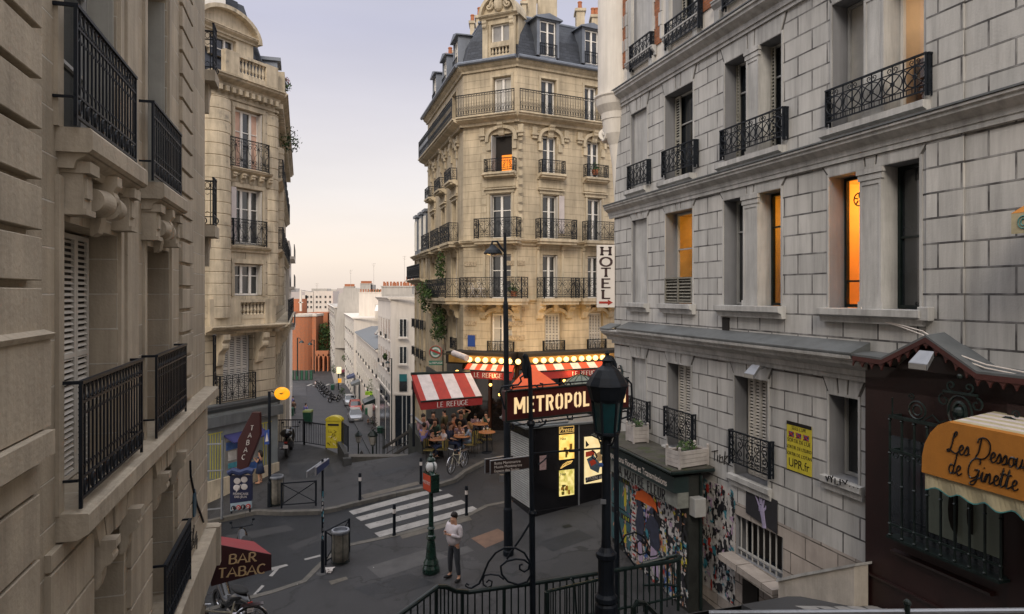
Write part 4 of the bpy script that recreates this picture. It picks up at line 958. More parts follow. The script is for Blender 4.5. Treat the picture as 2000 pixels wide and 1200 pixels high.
# ================================================================ the bistro house (cream, chamfered corner)
C0 = (.24, 32.5)
RC = Fr(C0[0], C0[1], -.909, .417, -1); RR = Fr(C0[0], C0[1], .891, .4535, 1); RF = Fr(-2.4, 33.7, -.3, 1, -1)
aC = RC.S(905); e = RC.p(aC, 0, 0); RF = Fr(e.x, e.y, -.3, 1, -1)
zz = lambda v: RC.Zv(980, v)
rh = thing('bistro_house', 'cream stone corner apartment house with slate roof above the bistro', 'building', (0, 36, -7))
def rcw(u0, u1, v0, v1): return (RC.S(u1), RC.S(u0), zz(v1), zz(v0))
cw = [rcw(963, 998, 150, 223), rcw(961, 1000, 262, 337), rcw(957, 998, 379, 466), rcw(956, 998, 497, 583), rcw(958, 1000, 613, 692)]
zc = zz(128); zb = zz(720)
def rrw(u0, u1, k): return (RR.S(u0), RR.S(u1), cw[k][2], cw[k][3])
rw = []
for k, (p, q) in enumerate(((1057, 1086), (1060, 1088), (1060, 1090), (1060, 1089), (1064, 1097))): rw.append(rrw(p, q, k))
for k, (p, q) in enumerate(((1142, 1167), (1147, 1172), (1148, 1175), (1148, 1172), (1150, 1178))): rw.append(rrw(p, q, k))
for k in range(5): a = RR.S(1232); rw.append((a, a+.95, cw[k][2], cw[k][3]))
aRR = RR.S(1290); fl = 10.4
fwn = []
for k in range(5):
    for x in (1.6, 4.6, 7.9): fwn.append((x, x+1.0, cw[k][2], cw[k][3]))
for W, a, hs, nm in ((RC, aC, cw, 'wall'), (RR, aRR, rw, 'front_wall'), (RF, fl, fwn, 'flank_wall')):
    mb = MB(); wall_grid(mb, W, 0, a, zb if W is not RF else -16, zc, [h+(.26,) for h in hs], 0, .26)
    if W is not RC: mb.box(W, .3, a, -6, -.45, -12, zc)
    mb.build(nm, m_stR, rh, W)
mb = MB()          # trims
def band(W, a, c0, c1, d): cornice(mb, W, -d*.3, a+d*.2, c0, c1, d)
for W, a in ((RC, aC), (RR, aRR), (RF, fl)):
    band(W, a, zz(135), zz(121), .30); band(W, a, zz(243), zz(226), .62); band(W, a, zz(480), zz(468), .3)
    cornice(mb, W, 0, a, zz(592), zz(585), .16)
mb.build('cornice', m_stRp, rh, RC)
mb = MB()
for W, hs in ((RC, cw), (RR, rw), (RF, fwn)):
    for i, h in enumerate(hs):
        mb = MB(); k = i % 5 if W is not RF else i//3; w = .10
        if k in (0,):
            for x in (h[0]-.13, h[1]+.03): mb.box(W, x, x+.10, -.01, .03, h[2], h[3]+.12)
            mb.box(W, h[0]-.13, h[1]+.13, -.01, .035, h[3]+.02, h[3]+.12)
        elif k == 1:      # arched hood with keystone
            m_ = (h[0]+h[1])/2; R_ = (h[1]-h[0])/2+.32
            pr = [(m_+R_*math.cos(math.radians(t)), h[3]-.35+min(.75, R_*1.05)*math.sin(math.radians(t))**.6 if 0 < t < 180 else h[3]-.35) for t in range(0, 181, 15)]
            for j in range(len(pr)-1):
                (x0, y0), (x1, y1) = pr[j], pr[j+1]; g = .80
                mb.prism([W.p(x0, 0, y0), W.p(x1, 0, y1), W.p(m_+(x1-m_)*g, 0, h[3]-.35+(y1-h[3]+.35)*g), W.p(m_+(x0-m_)*g, 0, h[3]-.35+(y0-h[3]+.35)*g)], W.n*.16)
            corbel(mb, W, m_-.14, m_+.14, h[3]+.5, .3, .6)
            for x in (h[0]-.26, h[1]+.04): mb.box(W, x, x+.22, -.01, .09, h[3]-.75, h[3]-.35)
            for x in (h[0]-.62, h[1]+.36): mb.box(W, x, x+.26, -.01, .12, h[3]-.2, h[3]+.35); mb.box(W, x-.05, x+.31, -.01, .18, h[3]-.05, h[3]+.05)
        elif k == 2:
            mb.box(W, h[0]-.2, h[1]+.2, -.01, .07, h[3]+.05, h[3]+.22); mb.box(W, h[0]-.3, h[1]+.3, -.01, .16, h[3]+.22, h[3]+.28); mb.box(W, h[0]-.25, h[1]+.25, -.01, .06, h[3]+.34, h[3]+.72)
            cornice(mb, W, h[0]-.32, h[1]+.32, h[3]+.74, h[3]+.95, .34)
            for x in (h[0]-.14, h[1]+.03): mb.box(W, x, x+.11, -.01, .04, h[2], h[3]+.05)
        elif k == 3:
            for x in (h[0]-.34, h[1]+.2): corbel(mb, W, x, x+.14, h[3]+.62, .26, .4); mb.box(W, x, x+.14, -.01, .05, h[2], h[3]+.2)
        else:
            m_ = (h[0]+h[1])/2
            for j in range(6):
                t0, t1 = math.radians(20+140*j/6), math.radians(20+140*(j+1)/6); R_ = (h[1]-h[0])/2+.28
                mb.prism([W.p(m_+R_*math.cos(t), 0, h[3]-.12+.42*math.sin(t)) for t in (t0, t1)]+[W.p(m_+R_*.93*math.cos(t), 0, h[3]-.26+.42*math.sin(t)) for t in (t1, t0)], W.n*.2)
            for x in (h[0]-.5, h[1]+.2): corbel(mb, W, x, x+.3, h[3]+.62, .55, .9)
            mb.box(W, m_-.12, m_+.12, -.01, .3, h[3]+.1, h[3]+.5)
        mb.build('window_surround', m_stRp, rh, W)
mb = MB()          # rusticated bands either side of the corner, lower floors
for W, sp in ((RC, ((.02, .62), (aC-.72, aC-.08))), (RR, ((.02, .4),))):
    for x0, x1 in sp:
        for v in (510, 540, 570, 600, 628, 655, 680): mb = MB(); mb.box(W, x0, x1, -.01, .035, zz(v+9), zz(v)); mb.build('rusticated_band', m_stRd, rh, W)
mb = MB()          # quoins beside upper windows
for v in range(250, 460, 17):
    for x in (cw[1][0]-.55, cw[1][1]+.32): mb = MB(); mb.box(RC, x, x+.22, -.01, .014, zz(v+11), zz(v)); mb.build('quoin', m_stRp, rh, RC)
# slabs and rails
rails = []
def slab(W, a0, a1, c, d, h=.2):
    sl = MB(); sl.box(W, a0, a1, -.01, d, c-h*.5, c); sl.box(W, a0+.05, a1-.05, -.01, d-.07, c-h, c-h*.5-.002); sl.build('balcony_slab', m_stRp, rh, W)
for (W, h) in ((RC, cw[1]), (RR, rw[1]), (RR, rw[6]), (RF, fwn[3*1]), (RF, fwn[3*1+1]), (RF, fwn[3*1+2])):
    slab(W, h[0]-.28, h[1]+.28, zz(338), .45); rails.append((W, h[0]-.24, h[1]+.24, zz(337), zz(337)+.62, .4, .36))
for (W, a0, a1) in ((RC, cw[2][0]-.55, cw[2][1]+.6), (RR, rw[2][0]-.42, rw[2][1]+.75), (RR, rw[7][0]-.35, rw[7][1]+.75), (RF, 1.0, 3.4), (RF, 4.0, 6.3), (RF, 7.0, 9.6)):
    slab(W, a0-.05, a1+.05, zz(467), .6, .26); rails.append((W, a0, a1, zz(466), zz(466)+.95, .55, .5))
for (W, a0, a1) in ((RC, cw[3][0]-.9, cw[3][1]+1.2), (RR, rw[3][0]-.35, rw[3][1]+.75), (RR, rw[8][0]-.75, rw[8][1]+.7), (RF, .6, 6.5)):
    slab(W, a0-.05, a1+.05, zz(583), .85, .3); rails.append((W, a0, a1, zz(582), zz(582)+.98, .8, .75))
for (W, h) in ((RC, cw[4]), (RR, rw[4]), (RR, rw[9]), (RF, fwn[12])): slab(W, h[0]-.15, h[1]+.15, zz(692), .18); rails.append((W, h[0]-.12, h[1]+.12, zz(691), zz(691)+.6, .12, .1))
for r_ in rails: railing(r_[0], rh, r_[1], r_[2], r_[3], r_[4], r_[5], 'scroll', m_iron, r_[6], r=.012)
zt = zz(226); q = .58
railing(RC, rh, -.12, aC+.1, zt, zt+1.05, q, 'lattice', m_iron); railing(RR, rh, -.15, aRR, zt, zt+1.05, q, 'lattice', m_iron); railing(RF, rh, 0, fl, zt, zt+1.05, q, 'lattice', m_iron)
# windows
m_glow = emat('lit_orange_room', (1, .33, .03), 1.1, (.9, .20, .01), 2.2)
for W, hs in ((RC, cw), (RR, rw), (RF, fwn)):
    for i, h in enumerate(hs):
        k = i % 5 if W is not RF else i//3
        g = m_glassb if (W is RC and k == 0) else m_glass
        if W is RC and k == 1:
            w_ = window(W, rh, h[0]+.02, h[1]-.02, h[2], h[3]-.02, -.24, m_wgrey, m_dark, 1, ()); mb = MB(); mb.box(W, h[0]+.1, h[0]+.62, -.20, -.18, h[2]+.1, h[2]+.85); mb.build('lit_curtain', m_glow, w_); mb = MB(); mb.box(Side(W, h[1]-.1), -.2, .25, -.02, .02, h[2]+.1, h[3]-.1); mb.build('open_leaf', m_wgrey, w_); continue
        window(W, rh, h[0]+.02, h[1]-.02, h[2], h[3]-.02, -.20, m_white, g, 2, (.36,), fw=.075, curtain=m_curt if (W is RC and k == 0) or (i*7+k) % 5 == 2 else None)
        if k == 4 and W is RR: louvre(W, rh, h[0]+.1, h[1]-.1, h[2], h[3]-.1, -.16, m_shutp, panels=4)
        if k in (2, 3) and W is not RF:
            mb = MB(); x = h[0]+.03 if W is RR else h[1]-.03; mb.box(Side(W, h[1]-.05 if W is RR else h[1]-.06), -.18, .02, -.02, .02, h[2]+.05, h[3]-.05); mb.build('shutter', m_shutp, rh, W)
h = rw[2]; mb = MB(); mb.box(RR, h[1]+.02, h[1]+.32, .04, .07, h[2]+.3, h[3]); mb.build('shutter', m_cwhite, rh, RR)
# mansard roof, gutter, dormers
zr0, zr1 = zz(120), zz(18)
def bp(W, a, b, c): return W.p(a, b, c)
mb = MB(); ins = 1.05
pC, pE = RC.p(0, -.1, 0), RC.p(aC, -.1, 0)
def flat(p, z): return V((p.x, p.y, z))
lo = [RF.p(fl, -.1, 0), RC.p(aC, -.1, 0), RC.p(0, -.1, 0), RR.p(aRR, -.1, 0)]
hi = [RF.p(fl, -ins, 0), RC.p(aC-.45, -ins, 0), RC.p(.45, -ins, 0), RR.p(aRR, -ins, 0)]
mid_ = [l+(h_-l)*.35 for l, h_ in zip(lo, hi)]
for j, W in ((0, RF), (1, RC), (2, RR)):
    mb2 = MB(); zm = zr0+(zr1-zr0)*.55
    mb2.face([flat(lo[j], zr0), flat(lo[j+1], zr0), flat(mid_[j+1], zm), flat(mid_[j], zm)]); mb2.face([flat(mid_[j], zm), flat(mid_[j+1], zm), flat(hi[j+1], zr1), flat(hi[j], zr1)])
    mb2.build('roof_slope', m_slate, rh, W)
back = [RR.p(aRR, -9, 0), RF.p(fl, -6, 0)]
mb.face([flat(p, zr1) for p in hi+back]); mb.face([flat(hi[0], zr1), flat(hi[0], zr0-2), flat(back[1], zr0-2), flat(back[1], zr1)])
for W, a in ((RC, aC), (RR, aRR), (RF, fl)):
    mb.tube([W.p(-.1, .38, zr0+.02), W.p(a+.1, .38, zr0+.02)], .10, 8); mb.tube([W.p(.3, -ins, zr1), W.p(a-.3, -ins, zr1)], .09, 8)
mb.build('gutter', m_zinc, rh)
def dormer(W, a0, a1, c0, c1, dz=0):
    mb = MB(); mb.box(W, a0-.16, a0, -1.2, -.02, c0, c1); mb.box(W, a1, a1+.16, -1.2, -.02, c0, c1); mb.box(W, a0-.16, a1+.16, -1.2, -.02, c1, c1+.12); mb.box(W, a0, a1, -1.2, -.02, c0-.25, c0)
    mb.prism([W.p(a0-.3, .12, c1+.12), W.p((a0+a1)/2, .12, c1+.34), W.p(a1+.3, .12, c1+.12), W.p(a1+.3, .12, c1+.06), W.p(a0-.3, .12, c1+.06)], W.n*-1.4)
    o = mb.build('dormer', m_zinc, rh, W); window(W, o, a0+.02, a1-.02, c0, c1-.02, -.12, m_white, m_glass, 2, (.3,)); railing(W, rh, a0-.02, a1+.02, c0+.02, c0+.6, .03, 'plain', m_iron)
for (p, q) in ((1055, 1087), (1143, 1170)): dormer(RR, RR.S(p), RR.S(q), zz(104), zz(34))
dormer(RR, RR.S(1225), RR.S(1250), zz(104), zz(34))
for x in (1.4, 4.4, 7.6): dormer(RF, x, x+1.0, zz(104), zz(40))
# stone attic window on the chamfer: baluster panel, arched pediment
a0, a1 = RC.S(1007), RC.S(943); i0, i1 = RC.S(998), RC.S(958); z0 = zz(122); z1 = zz(42); zi0, zi1 = zz(80), zz(45)
mb = MB(); wall_grid(mb, RC, a0, a1, z0, zz(30), [(i0, i1, zi0, zi1, .22), (i0, i1, zz(112), zz(86), .12)], -.02, .22); mb.box(RC, a0, a1, -1.4, -.3, z0, zz(30))
for x in (a0+.02, a1-.30): mb.box(RC, x, x+.28, -.02, .08, z0+.1, zz(44)); corbel(mb, RC, x+.03, x+.25, zz(38), .22, .7)
m_ = (a0+a1)/2; R_ = (a1-a0)/2+.14; pz = zz(30)
pr = [(m_+R_*math.cos(math.radians(t)), pz+1.05*math.sin(math.radians(t))) for t in range(0, 181, 12)]
mb.prism([RC.p(x, -.02, y) for x, y in pr], RC.n*-1.0)
for j in range(len(pr)-1):
    (x0, y0), (x1, y1) = pr[j], pr[j+1]; mb.prism([RC.p(x0, -.02, y0), RC.p(x1, -.02, y1), RC.p(m_+(x1-m_)*.86, -.02, pz+(y1-pz)*.84), RC.p(m_+(x0-m_)*.86, -.02, pz+(y0-pz)*.84)], RC.n*.26)
cornice(mb, RC, a0-.15, a1+.15, pz-.12, pz+.06, .24)
mb.ball(RC.p(m_, .05, pz+.55), .3, 0, 12, 8, (.8, .6, 1.2))
for sg in (-1, 1):
    mb.tube([RC.p(m_+sg*px, .08, pz+.5+py) for px, py in spiral(.5, .0, .26, .05, 60, 420, 14)], .06, 6); mb.tube([RC.p(m_+sg*x, .1, y) for x, y in ((.15, pz+1.25), (.4, pz+1.05), (.35, pz+.75), (.5, pz+.45))], .07, 6)
balus(mb, RC, i0, i1, zz(112), zz(86), -.0, 6, .07, .14)
mb.build('attic_window', m_stRp, rh, RC)
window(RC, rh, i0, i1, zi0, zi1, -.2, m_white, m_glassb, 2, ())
# chimneys with pots
def chimney(par, x, y, w, d, z0, z1, pots=4, m=None, ang=0, pm=None):
    mb = MB(); W = Fr(x, y, math.cos(ang), math.sin(ang), 1); mb.box(W, 0, w, 0, -d, z0, z1); mb.box(W, -.08, w+.08, .08, -d-.08, z1-.001, z1+.15)
    o = mb.build('chimney', m or m_stRp, par, W)
    mb = MB()
    for k in range(pots): c = W.p(w*(k+.5)/pots, -d/2, z1+.13); mb.lathe(c, [(.13, 0), (.11, .45), (.14, .5), (.12, .55)], 8)
    mb.build('chimney_pot', pm or m_terra, o); return o
for (u0, u1, v0, Y, pots) in ((1028, 1048, -6, 37, 0), (1050, 1088, -30, 38, 3), (1126, 1142, 22, 38, 1), (918, 926, 46, 42, 1), (1156, 1170, 34, 39, 2), (1019, 1028, 8, 36.5, 1)):
    c = P(u0, v0, Y); w = (u1-u0)/FP*Y; chimney(rh, c.x, c.y, w, .8, zr1-1.5, c.z, pots)
for (u, v, Y) in ((873, 112, 42), (866, 122, 45), (886, 104, 40), (930, 36, 37.5)): c = P(u, v, Y); chimney(rh, c.x, c.y, .35, .5, zr0+1, c.z, 1)
# ---------------------------------------------------------------- bistro on the ground floor
bi = thing('bistro', 'dark bistro front with warm lamps inside, under the rows of bulbs', 'shop front', (0, 32, -7))
zk = RR.Zv(1075, 703, 1.25); gb = -7.4
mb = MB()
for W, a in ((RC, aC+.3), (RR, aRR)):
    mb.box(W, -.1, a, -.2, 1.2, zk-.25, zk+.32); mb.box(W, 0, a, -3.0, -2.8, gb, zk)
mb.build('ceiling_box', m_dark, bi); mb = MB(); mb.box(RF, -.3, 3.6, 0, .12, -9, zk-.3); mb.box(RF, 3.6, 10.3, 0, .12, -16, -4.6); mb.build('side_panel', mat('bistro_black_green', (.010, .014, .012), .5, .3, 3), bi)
mwood = mat('bistro_wood', (.085, .030, .016), .45, .3, 3, .08, 20)
mb = MB()
for W, a in ((RC, aC), (RR, aRR)):
    n = int(a/1.15)
    for k in range(n+1): x = a*k/n; mb.box(W, x-.06, x+.06, -.12, .04, gb, zk-.25)
    mb.box(W, 0, a, -.1, .02, zk-1.0, zk-.93); mb.box(W, 0, a, -.1, .03, gb, gb+.9 if W is RR else gb+.12)
mb.build('door_frame', mwood, bi)
mb = MB()
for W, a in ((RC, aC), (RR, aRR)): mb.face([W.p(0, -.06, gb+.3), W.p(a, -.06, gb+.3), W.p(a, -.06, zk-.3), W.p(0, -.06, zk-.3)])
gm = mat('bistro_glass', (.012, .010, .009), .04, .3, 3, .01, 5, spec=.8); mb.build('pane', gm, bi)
mglow = emat('lamp_warm', (1, .55, .12), 5.5, (1, .5, .1)); lamps = MB()
for (u, v, Y) in ((957, 732, 31.8), (973, 730, 32), (893, 728, 32.5), (976, 771, 32.3), (1143, 722, 33), (1120, 724, 33), (1102, 744, 32.8), (958, 752, 32.1)):
    lamps.ball(P(u, v, Y), .07 if v > 740 else .12, 0, 8, 5)
lamps.build('lamp_globe', mglow, bi)
# bulbs along the fascia
fa = thing('bulb_fascia', 'row of glowing round bulbs along the bistro fascia', 'lighting', (0, 31, zk))
mb = MB()
for W, a in ((RC, aC+.1), (RR, aRR-.8)): mb.box(W, -.25, a, 1.2, 1.28, zk-.17, zk+.17)
mb.build('board', mat('fascia_gold_brown', (.25, .14, .03), .5, .2, 4), fa)
mbulb = emat('bulb_light', (1, .60, .20), 3.8, (1, .56, .17), 3); bulb0 = None; nb = 0
def bulb(p):
    global bulb0, nb
    if bulb0 is None:
        mb = MB(); mb.ball((0, 0, 0), .125, 0, 12, 8); bulb0 = mb.build('bulb', mbulb, fa, smooth=True); bulb0.location = p; o = bulb0
    else:
        o = bulb0.copy(); COL.objects.link(o); o.location = p
for u in (917, 933, 948, 964, 979, 995, 1012, 1026): bulb(RC.p(RC.S(u, 1.38), 1.38, zk))
for u in (1046, 1062, 1077, 1092, 1106, 1121, 1136, 1150, 1163, 1177, 1189): bulb(RR.p(RR.S(u, 1.38), 1.38, zk))
for (W, u, e_) in ((RC, 930, 44), (RC, 980, 44), (RR, 1050, 44), (RR, 1110, 44), (RR, 1165, 44)):
    l = bpy.data.lights.new('bulb_glow', 'POINT'); l.energy = e_; l.color = (1, .62, .22); l.shadow_soft_size = .3
    o = bpy.data.objects.new('bulb_glow', l); COL.objects.link(o); o.location = W.p(W.S(u, 1.9), 2.0, zk+.75)
for (u, v, Y, e_) in ((960, 735, 30.8, 10), (1120, 728, 31.5, 12), (893, 755, 31.3, 4)):
    l = bpy.data.lights.new('lamp_glow', 'POINT'); l.energy = e_; l.color = (1, .55, .18); l.shadow_soft_size = .15
    o = bpy.data.objects.new('lamp_glow', l); COL.objects.link(o); o.location = P(u, v, Y)
# striped awnings
def striped(name, label, tl, tr, br, bl, fr, val, mats, text, size, dn=None):
    """canopy between top edge tl-tr and lower edge bl-br, stripes at fractions fr; valance val metres deep"""
    t = thing(name, label, 'awning', (tl+tr)/2)
    mb = MB()
    for k in range(len(fr)-1):
        a, b = fr[k], fr[k+1]; q = [tl.lerp(tr, a), tl.lerp(tr, b), bl.lerp(br, b), bl.lerp(br, a)]
        mb.face(q, k % 2)
    mb.build('canopy', mats[:2], t)
    mb = MB(); n = (br-bl).cross(Z).normalized(); n = n if n.y < 0 else -n; N = 14
    for k in range(N):
        a, b = bl.lerp(br, k/N), bl.lerp(br, (k+1)/N); w0, w1 = n*.015*math.sin(k*1.7), n*.015*math.sin((k+1)*1.7)
        mb.face([a, b, b-Z*val+w1, a-Z*val+w0])
    for s_, e_ in ((tl, bl), (tr, br)): mb.face([s_, e_, e_-Z*val, s_.lerp(e_, .3)-Z*val])
    mb.build('valance', mats[2], t)
    if text:
        mb = MB(); r = (br-bl).normalized(); f = .5 if not isinstance(text, tuple) else text[1]; tx = text if isinstance(text, str) else text[0]
        stext(mb, tx, bl.lerp(br, f)-Z*val*.52+n*.04, r, Z, n, size, .15, .07, .26, 1.05, dep=.008); mb.build('lettering', m_cream, t)
    mb = MB(); mb.tube([tl, tr], .07, 6); mb.tube([bl, br], .035, 6); mb.build('roller_bar', m_irongr, t)
    return t
rb = striped('terrace_awning', 'big red and white striped LE REFUGE awning over the terrace', P(803, 731, 29.1), P(918, 727, 30.5), P(942, 775, 29), P(822, 785, 27.6), [0, .09, .295, .495, .695, .895, 1], .34, (m_red, m_cwhite, m_redd), 'LE REFUGE', .2)
mb = MB(); mb.tube([P(808, 732, 29.2), P(808, 872, 29.2)], .06, 8); mb.build('post', m_iron, rb)
mor, mowh = mat('canvas_orange_red', (.52, .055, .02), .8, .1, 3), m_cwhite
zA = zk-.15; zB = zA-.30
n_ = 9; tl, tr = RC.p(RC.S(915, 1.3), 1.3, zA), RC.p(-.45, 1.3, zA); bl, br = RC.p(RC.S(915, 1.3), 1.8, zB), RC.p(-.55, 1.8, zB)
striped('fascia_awning', 'left orange and white striped LE REFUGE awning strip under the bulbs', tl, tr, br, bl, [k/n_ for k in range(n_+1)], .36, (mor, mowh, m_redd), ('LE REFUGE', .52), .2)
tl, tr = RR.p(-.2, 1.3, zA), RR.p(aRR-1, 1.3, zA); bl, br = RR.p(-.3, 1.8, zB), RR.p(aRR-1, 1.8, zB); n_ = 17
striped('fascia_awning', 'right orange and white striped LE REFUGE awning strip under the bulbs', tl, tr, br, bl, [k/n_ for k in range(n_+1)], .36, (mor, mowh, m_redd), ('LE REFUGE', (RR.S(1142, 1.8)+.3)/(aRR-.7)), .2)
# orange parasol and glass dome umbrella
Y = 29.2; pa = thing('orange_parasol', 'orange square parasol behind the METROPOLITAIN sign', 'parasol', P(1044, 800, Y))
ap = P(1035, 712, Y); cs = [P(997, 757, Y-1.0), P(1091, 752, Y-1.2), P(1081, 748, Y+1.4), P(1001, 750, Y+1.4)]
mb = MB()
for k in range(4): a, b = cs[k], cs[(k+1) % 4]; mb.face([ap, a, b]); mb.face([a, b, b-Z*.34, a-Z*.34])
mb.build('canopy', m_orange, pa); mb = MB(); mb.tube([ap, V((ap.x, ap.y, -7))], .03, 6)
for c in cs: mb.tube([ap-Z*.2, c], .012, 4)
mb.build('pole', m_iron, pa)
Y = 28.4; gd = thing('dome_umbrella', 'grey ribbed dome umbrella right of the orange parasol', 'umbrella', P(1134, 800, Y))
c = P(1134, 757, Y); mb = MB(); mb.lathe(c, [(.78, 0), (.72, .16), (.55, .33), (.3, .47), (.03, .54)], 12); mb.build('canopy', mat('fabric_grey_green', (.13, .15, .12), .6, .3, 5), gd)
mb = MB()
for k in range(12):
    a = 2*math.pi*k/12; mb.tube([c+V((r*1.01*math.cos(a), r*1.01*math.sin(a), z+.01)) for r, z in ((.78, 0), (.72, .16), (.55, .33), (.3, .47), (.03, .54))], .014, 4)
mb.tube([c+Z*.7, c-Z*2.4], .025, 6); mb.build('rib', m_irongr, gd)
# round sign over the corner, green name board, rolled blind
Y = 31.5; rs = thing('round_sign', 'round green and red bistro sign on the corner of the cream house', 'sign', P(851, 700, Y)); c = P(851, 688, Y)
mb = MB(); mb.lathe((0, 0, 0), [(.30, 0), (.30, .06)], 24, 0); mb.lathe((0, 0, .061), [(.27, 0), (.27, .004)], 24, 1); mb.lathe((0, 0, .066), [(.22, 0), (.22, .004)], 24, 2); mb.lathe((0, 0, .071), [(.15, 0), (.15, .004)], 24, 3)
mb.v = [V((p.x, -p.z, p.y))+c for p in mb.v]; mb.build('disc', [m_redd, mat('sign_green', (.03, .14, .09), .4), mat('sign_white', (.45, .47, .46), .5), mat('sign_green_soft', (.10, .22, .16), .4)], rs)
mb = MB(); q = [(-.2, .16), (.24, -.02), (.2, -.10), (-.24, .08)]; mb.prism([c+V((x, -.085, y)) for x, y in q], V((0, -.01, 0))); mb.build('emblem', m_redd, rs)
mb = MB(); mb.box(LF, c.x-.31, c.x+.31, c.y-.04, c.y+.04, c.z-.60, c.z-.40); mb.build('name_board', MATS['sign_green'], rs)
ftext('Le REFUGE', c+V((0, -.05, -.5)), (1, 0, 0), (0, -1, 0), .13, m_cream, rs)
mb = MB(); mb.tube([c+V((.33, .05, -.9)), c+V((.33, .05, .1))], .03, 6); mb.tube([c+V((.33, .05, -.1)), c+V((1.1, .9, -.1))], .03, 6); mb.build('bracket', m_irongr, rs)
mb = MB(); mb.tube([P(886, 690, 31.6), P(912, 700, 30.6)], .14, 12); tag(mb.build('rolled_blind', m_cwhite), 'rolled white blind at the left end of the row of bulbs', 'blind')
# creeper and pots on the flank balcony, leaves
vn = thing('balcony_creeper', 'green creeper trailing over the flank balcony of the cream house', 'plant', RF.p(4, .8, zz(583)))
foliage('leaf_mass', None, None, [(RF.p(5.8, .85, zz(565)), .6, (1, 1, 1)), (RF.p(4.4, .85, zz(578)), .5, (1, 1, .7)), (RF.p(6.6, .8, zz(590)), .5, (.8, .8, 1.4)), (RF.p(3.4, .5, zz(520)), .5, (.6, .6, 2.2)), (RF.p(5.0, .4, zz(630)), .4, (.8, .8, 1.8)), (RF.p(4.2, .4, zz(662)), .6, (1, .8, .8)), (RF.p(3.6, .4, zz(630)), .45, (.6, .6, 2.4))], 230, .09, vn, seed=4)
mb = MB(); mb.tube([RF.p(4, .1, zz(700)), RF.p(4.4, .2, zz(640)), RF.p(4.2, .6, zz(590)), RF.p(3.4, .3, zz(520))], .03, 5); mb.build('stem', m_bark, vn)
for (W, a, v, l) in ((RC, cw[3][0]-.4, 565, 'dark potted shrub at the right end of the bistro house balcony'), (RR, rw[6][0]+.3, 318, 'red geranium box on the far right upper balcony')):
    c = W.p(a, .55 if v > 500 else .25, zz(v)); t = thing('potted_plant', l, 'plant', c); mb = MB(); mb.lathe(c-Z*.35, [(.13, 0), (.18, .25)], 10); mb.build('pot', m_terra, t); foliage('leaf_mass', None, None, [(c, .28, (1, 1, 1))], 120, .06, t, seed=int(v))
tb = thing('balcony_table_set', 'white folding bistro chairs on the first wide balcony', 'chairs', RC.p(cw[3][1]+.5, .4, zz(582)))
mb = MB()
for x in (cw[3][1]+.3, cw[3][1]+.75): 
    for s_ in (-1, 1): mb.tube([RC.p(x-.2, .3+s_*.12, zz(582)), RC.p(x+.15, .3+s_*.12, zz(582)+.75)], .015, 4); mb.tube([RC.p(x+.2, .3+s_*.12, zz(582)), RC.p(x-.15, .3+s_*.12, zz(582)+.45)], .015, 4)
    mb.box(RC, x-.2, x+.2, .16, .44, zz(582)+.43, zz(582)+.46)
mb.build('frame', m_cream, tb)
mb = MB(); x = RC.S(921, .02); c = RC.p(x, .02, zz(668)); mb.prism([c+RT(RC.n)*px*.2+Z*py*.28 for px, py in ((-1, -1), (1, -1), (1, 1), (-1, 1))], RC.n*.03); o = mb.build('street_plaque', mat('enamel_blue', (.02, .06, .25), .3, .1)); tag(o, 'small blue enamel street plaque on the cream house corner', 'plaque')
# ---------------------------------------------------------------- neighbour house further down the street
nh = thing('neighbour_house', 'narrow stone house with dark top balcony beyond the cream house', 'building', RF.p(13, 0, -8))
NF = Fr(*(RF.p(fl, .02, 0)[:2]), -.3, 1, -1); nl = 5.5; zt = NF.Zv(812, 505)
nz = lambda v: NF.Zv(815, v)
nw = [(x, x+.8, nz(v), nz(v)+1.9, .2) for x in (.8, 2.6, 4.6) for v in (545, 625, 690, 760, 830)]
mb = MB(); wall_grid(mb, NF, 0, nl, -16, nz(503), nw, 0, .2); mb.box(NF, 0.02, nl, -8, -.4, -16, nz(503)); mb.face([NF.p(0, -1, -16), NF.p(0, 0, -16), NF.p(0, 0, nz(503)), NF.p(0, -1, nz(503))]); mb.build('wall', m_stR, nh, NF)
for w in nw: window(NF, nh, w[0]+.02, w[1]-.02, w[2], w[3], -.16, m_white, m_glass, 2, (.4,))
mb = MB(); cornice(mb, NF, -.3, nl+.3, nz(556), nz(547), .6); cornice(mb, NF, -.2, nl+.2, nz(508), nz(500), .3); mb.build('cornice', m_stRp, nh, NF)
railing(NF, nh, -.2, nl, nz(547), nz(547)+.95, .55, 'bars', m_iron)
for v in (640, 695, 765):
    for x in (.7, 2.5, 4.5): railing(NF, nh, x, x+1, nz(v), nz(v)+.6, .2, 'plain', m_iron, .18)
mb = MB(); mb.prism([NF.p(0, -.1, nz(500)), NF.p(nl, -.1, nz(500)), NF.p(nl, -1.2, nz(425)), NF.p(0, -1.2, nz(425))], NF.n*-2); mb.build('roof', m_slate, nh, NF)
for x in (.6, 2.4, 4.4):
    mb = MB(); mb.box(NF, x, x+.9, -1.4, .0, nz(498), nz(425)); mb.box(NF, x-.15, x+1.05, -1.5, .12, nz(425), nz(420)); o = mb.build('dormer', m_zinc, nh, NF); window(NF, o, x+.1, x+.8, nz(490), nz(432), .03, m_white, m_glass, 2, ())
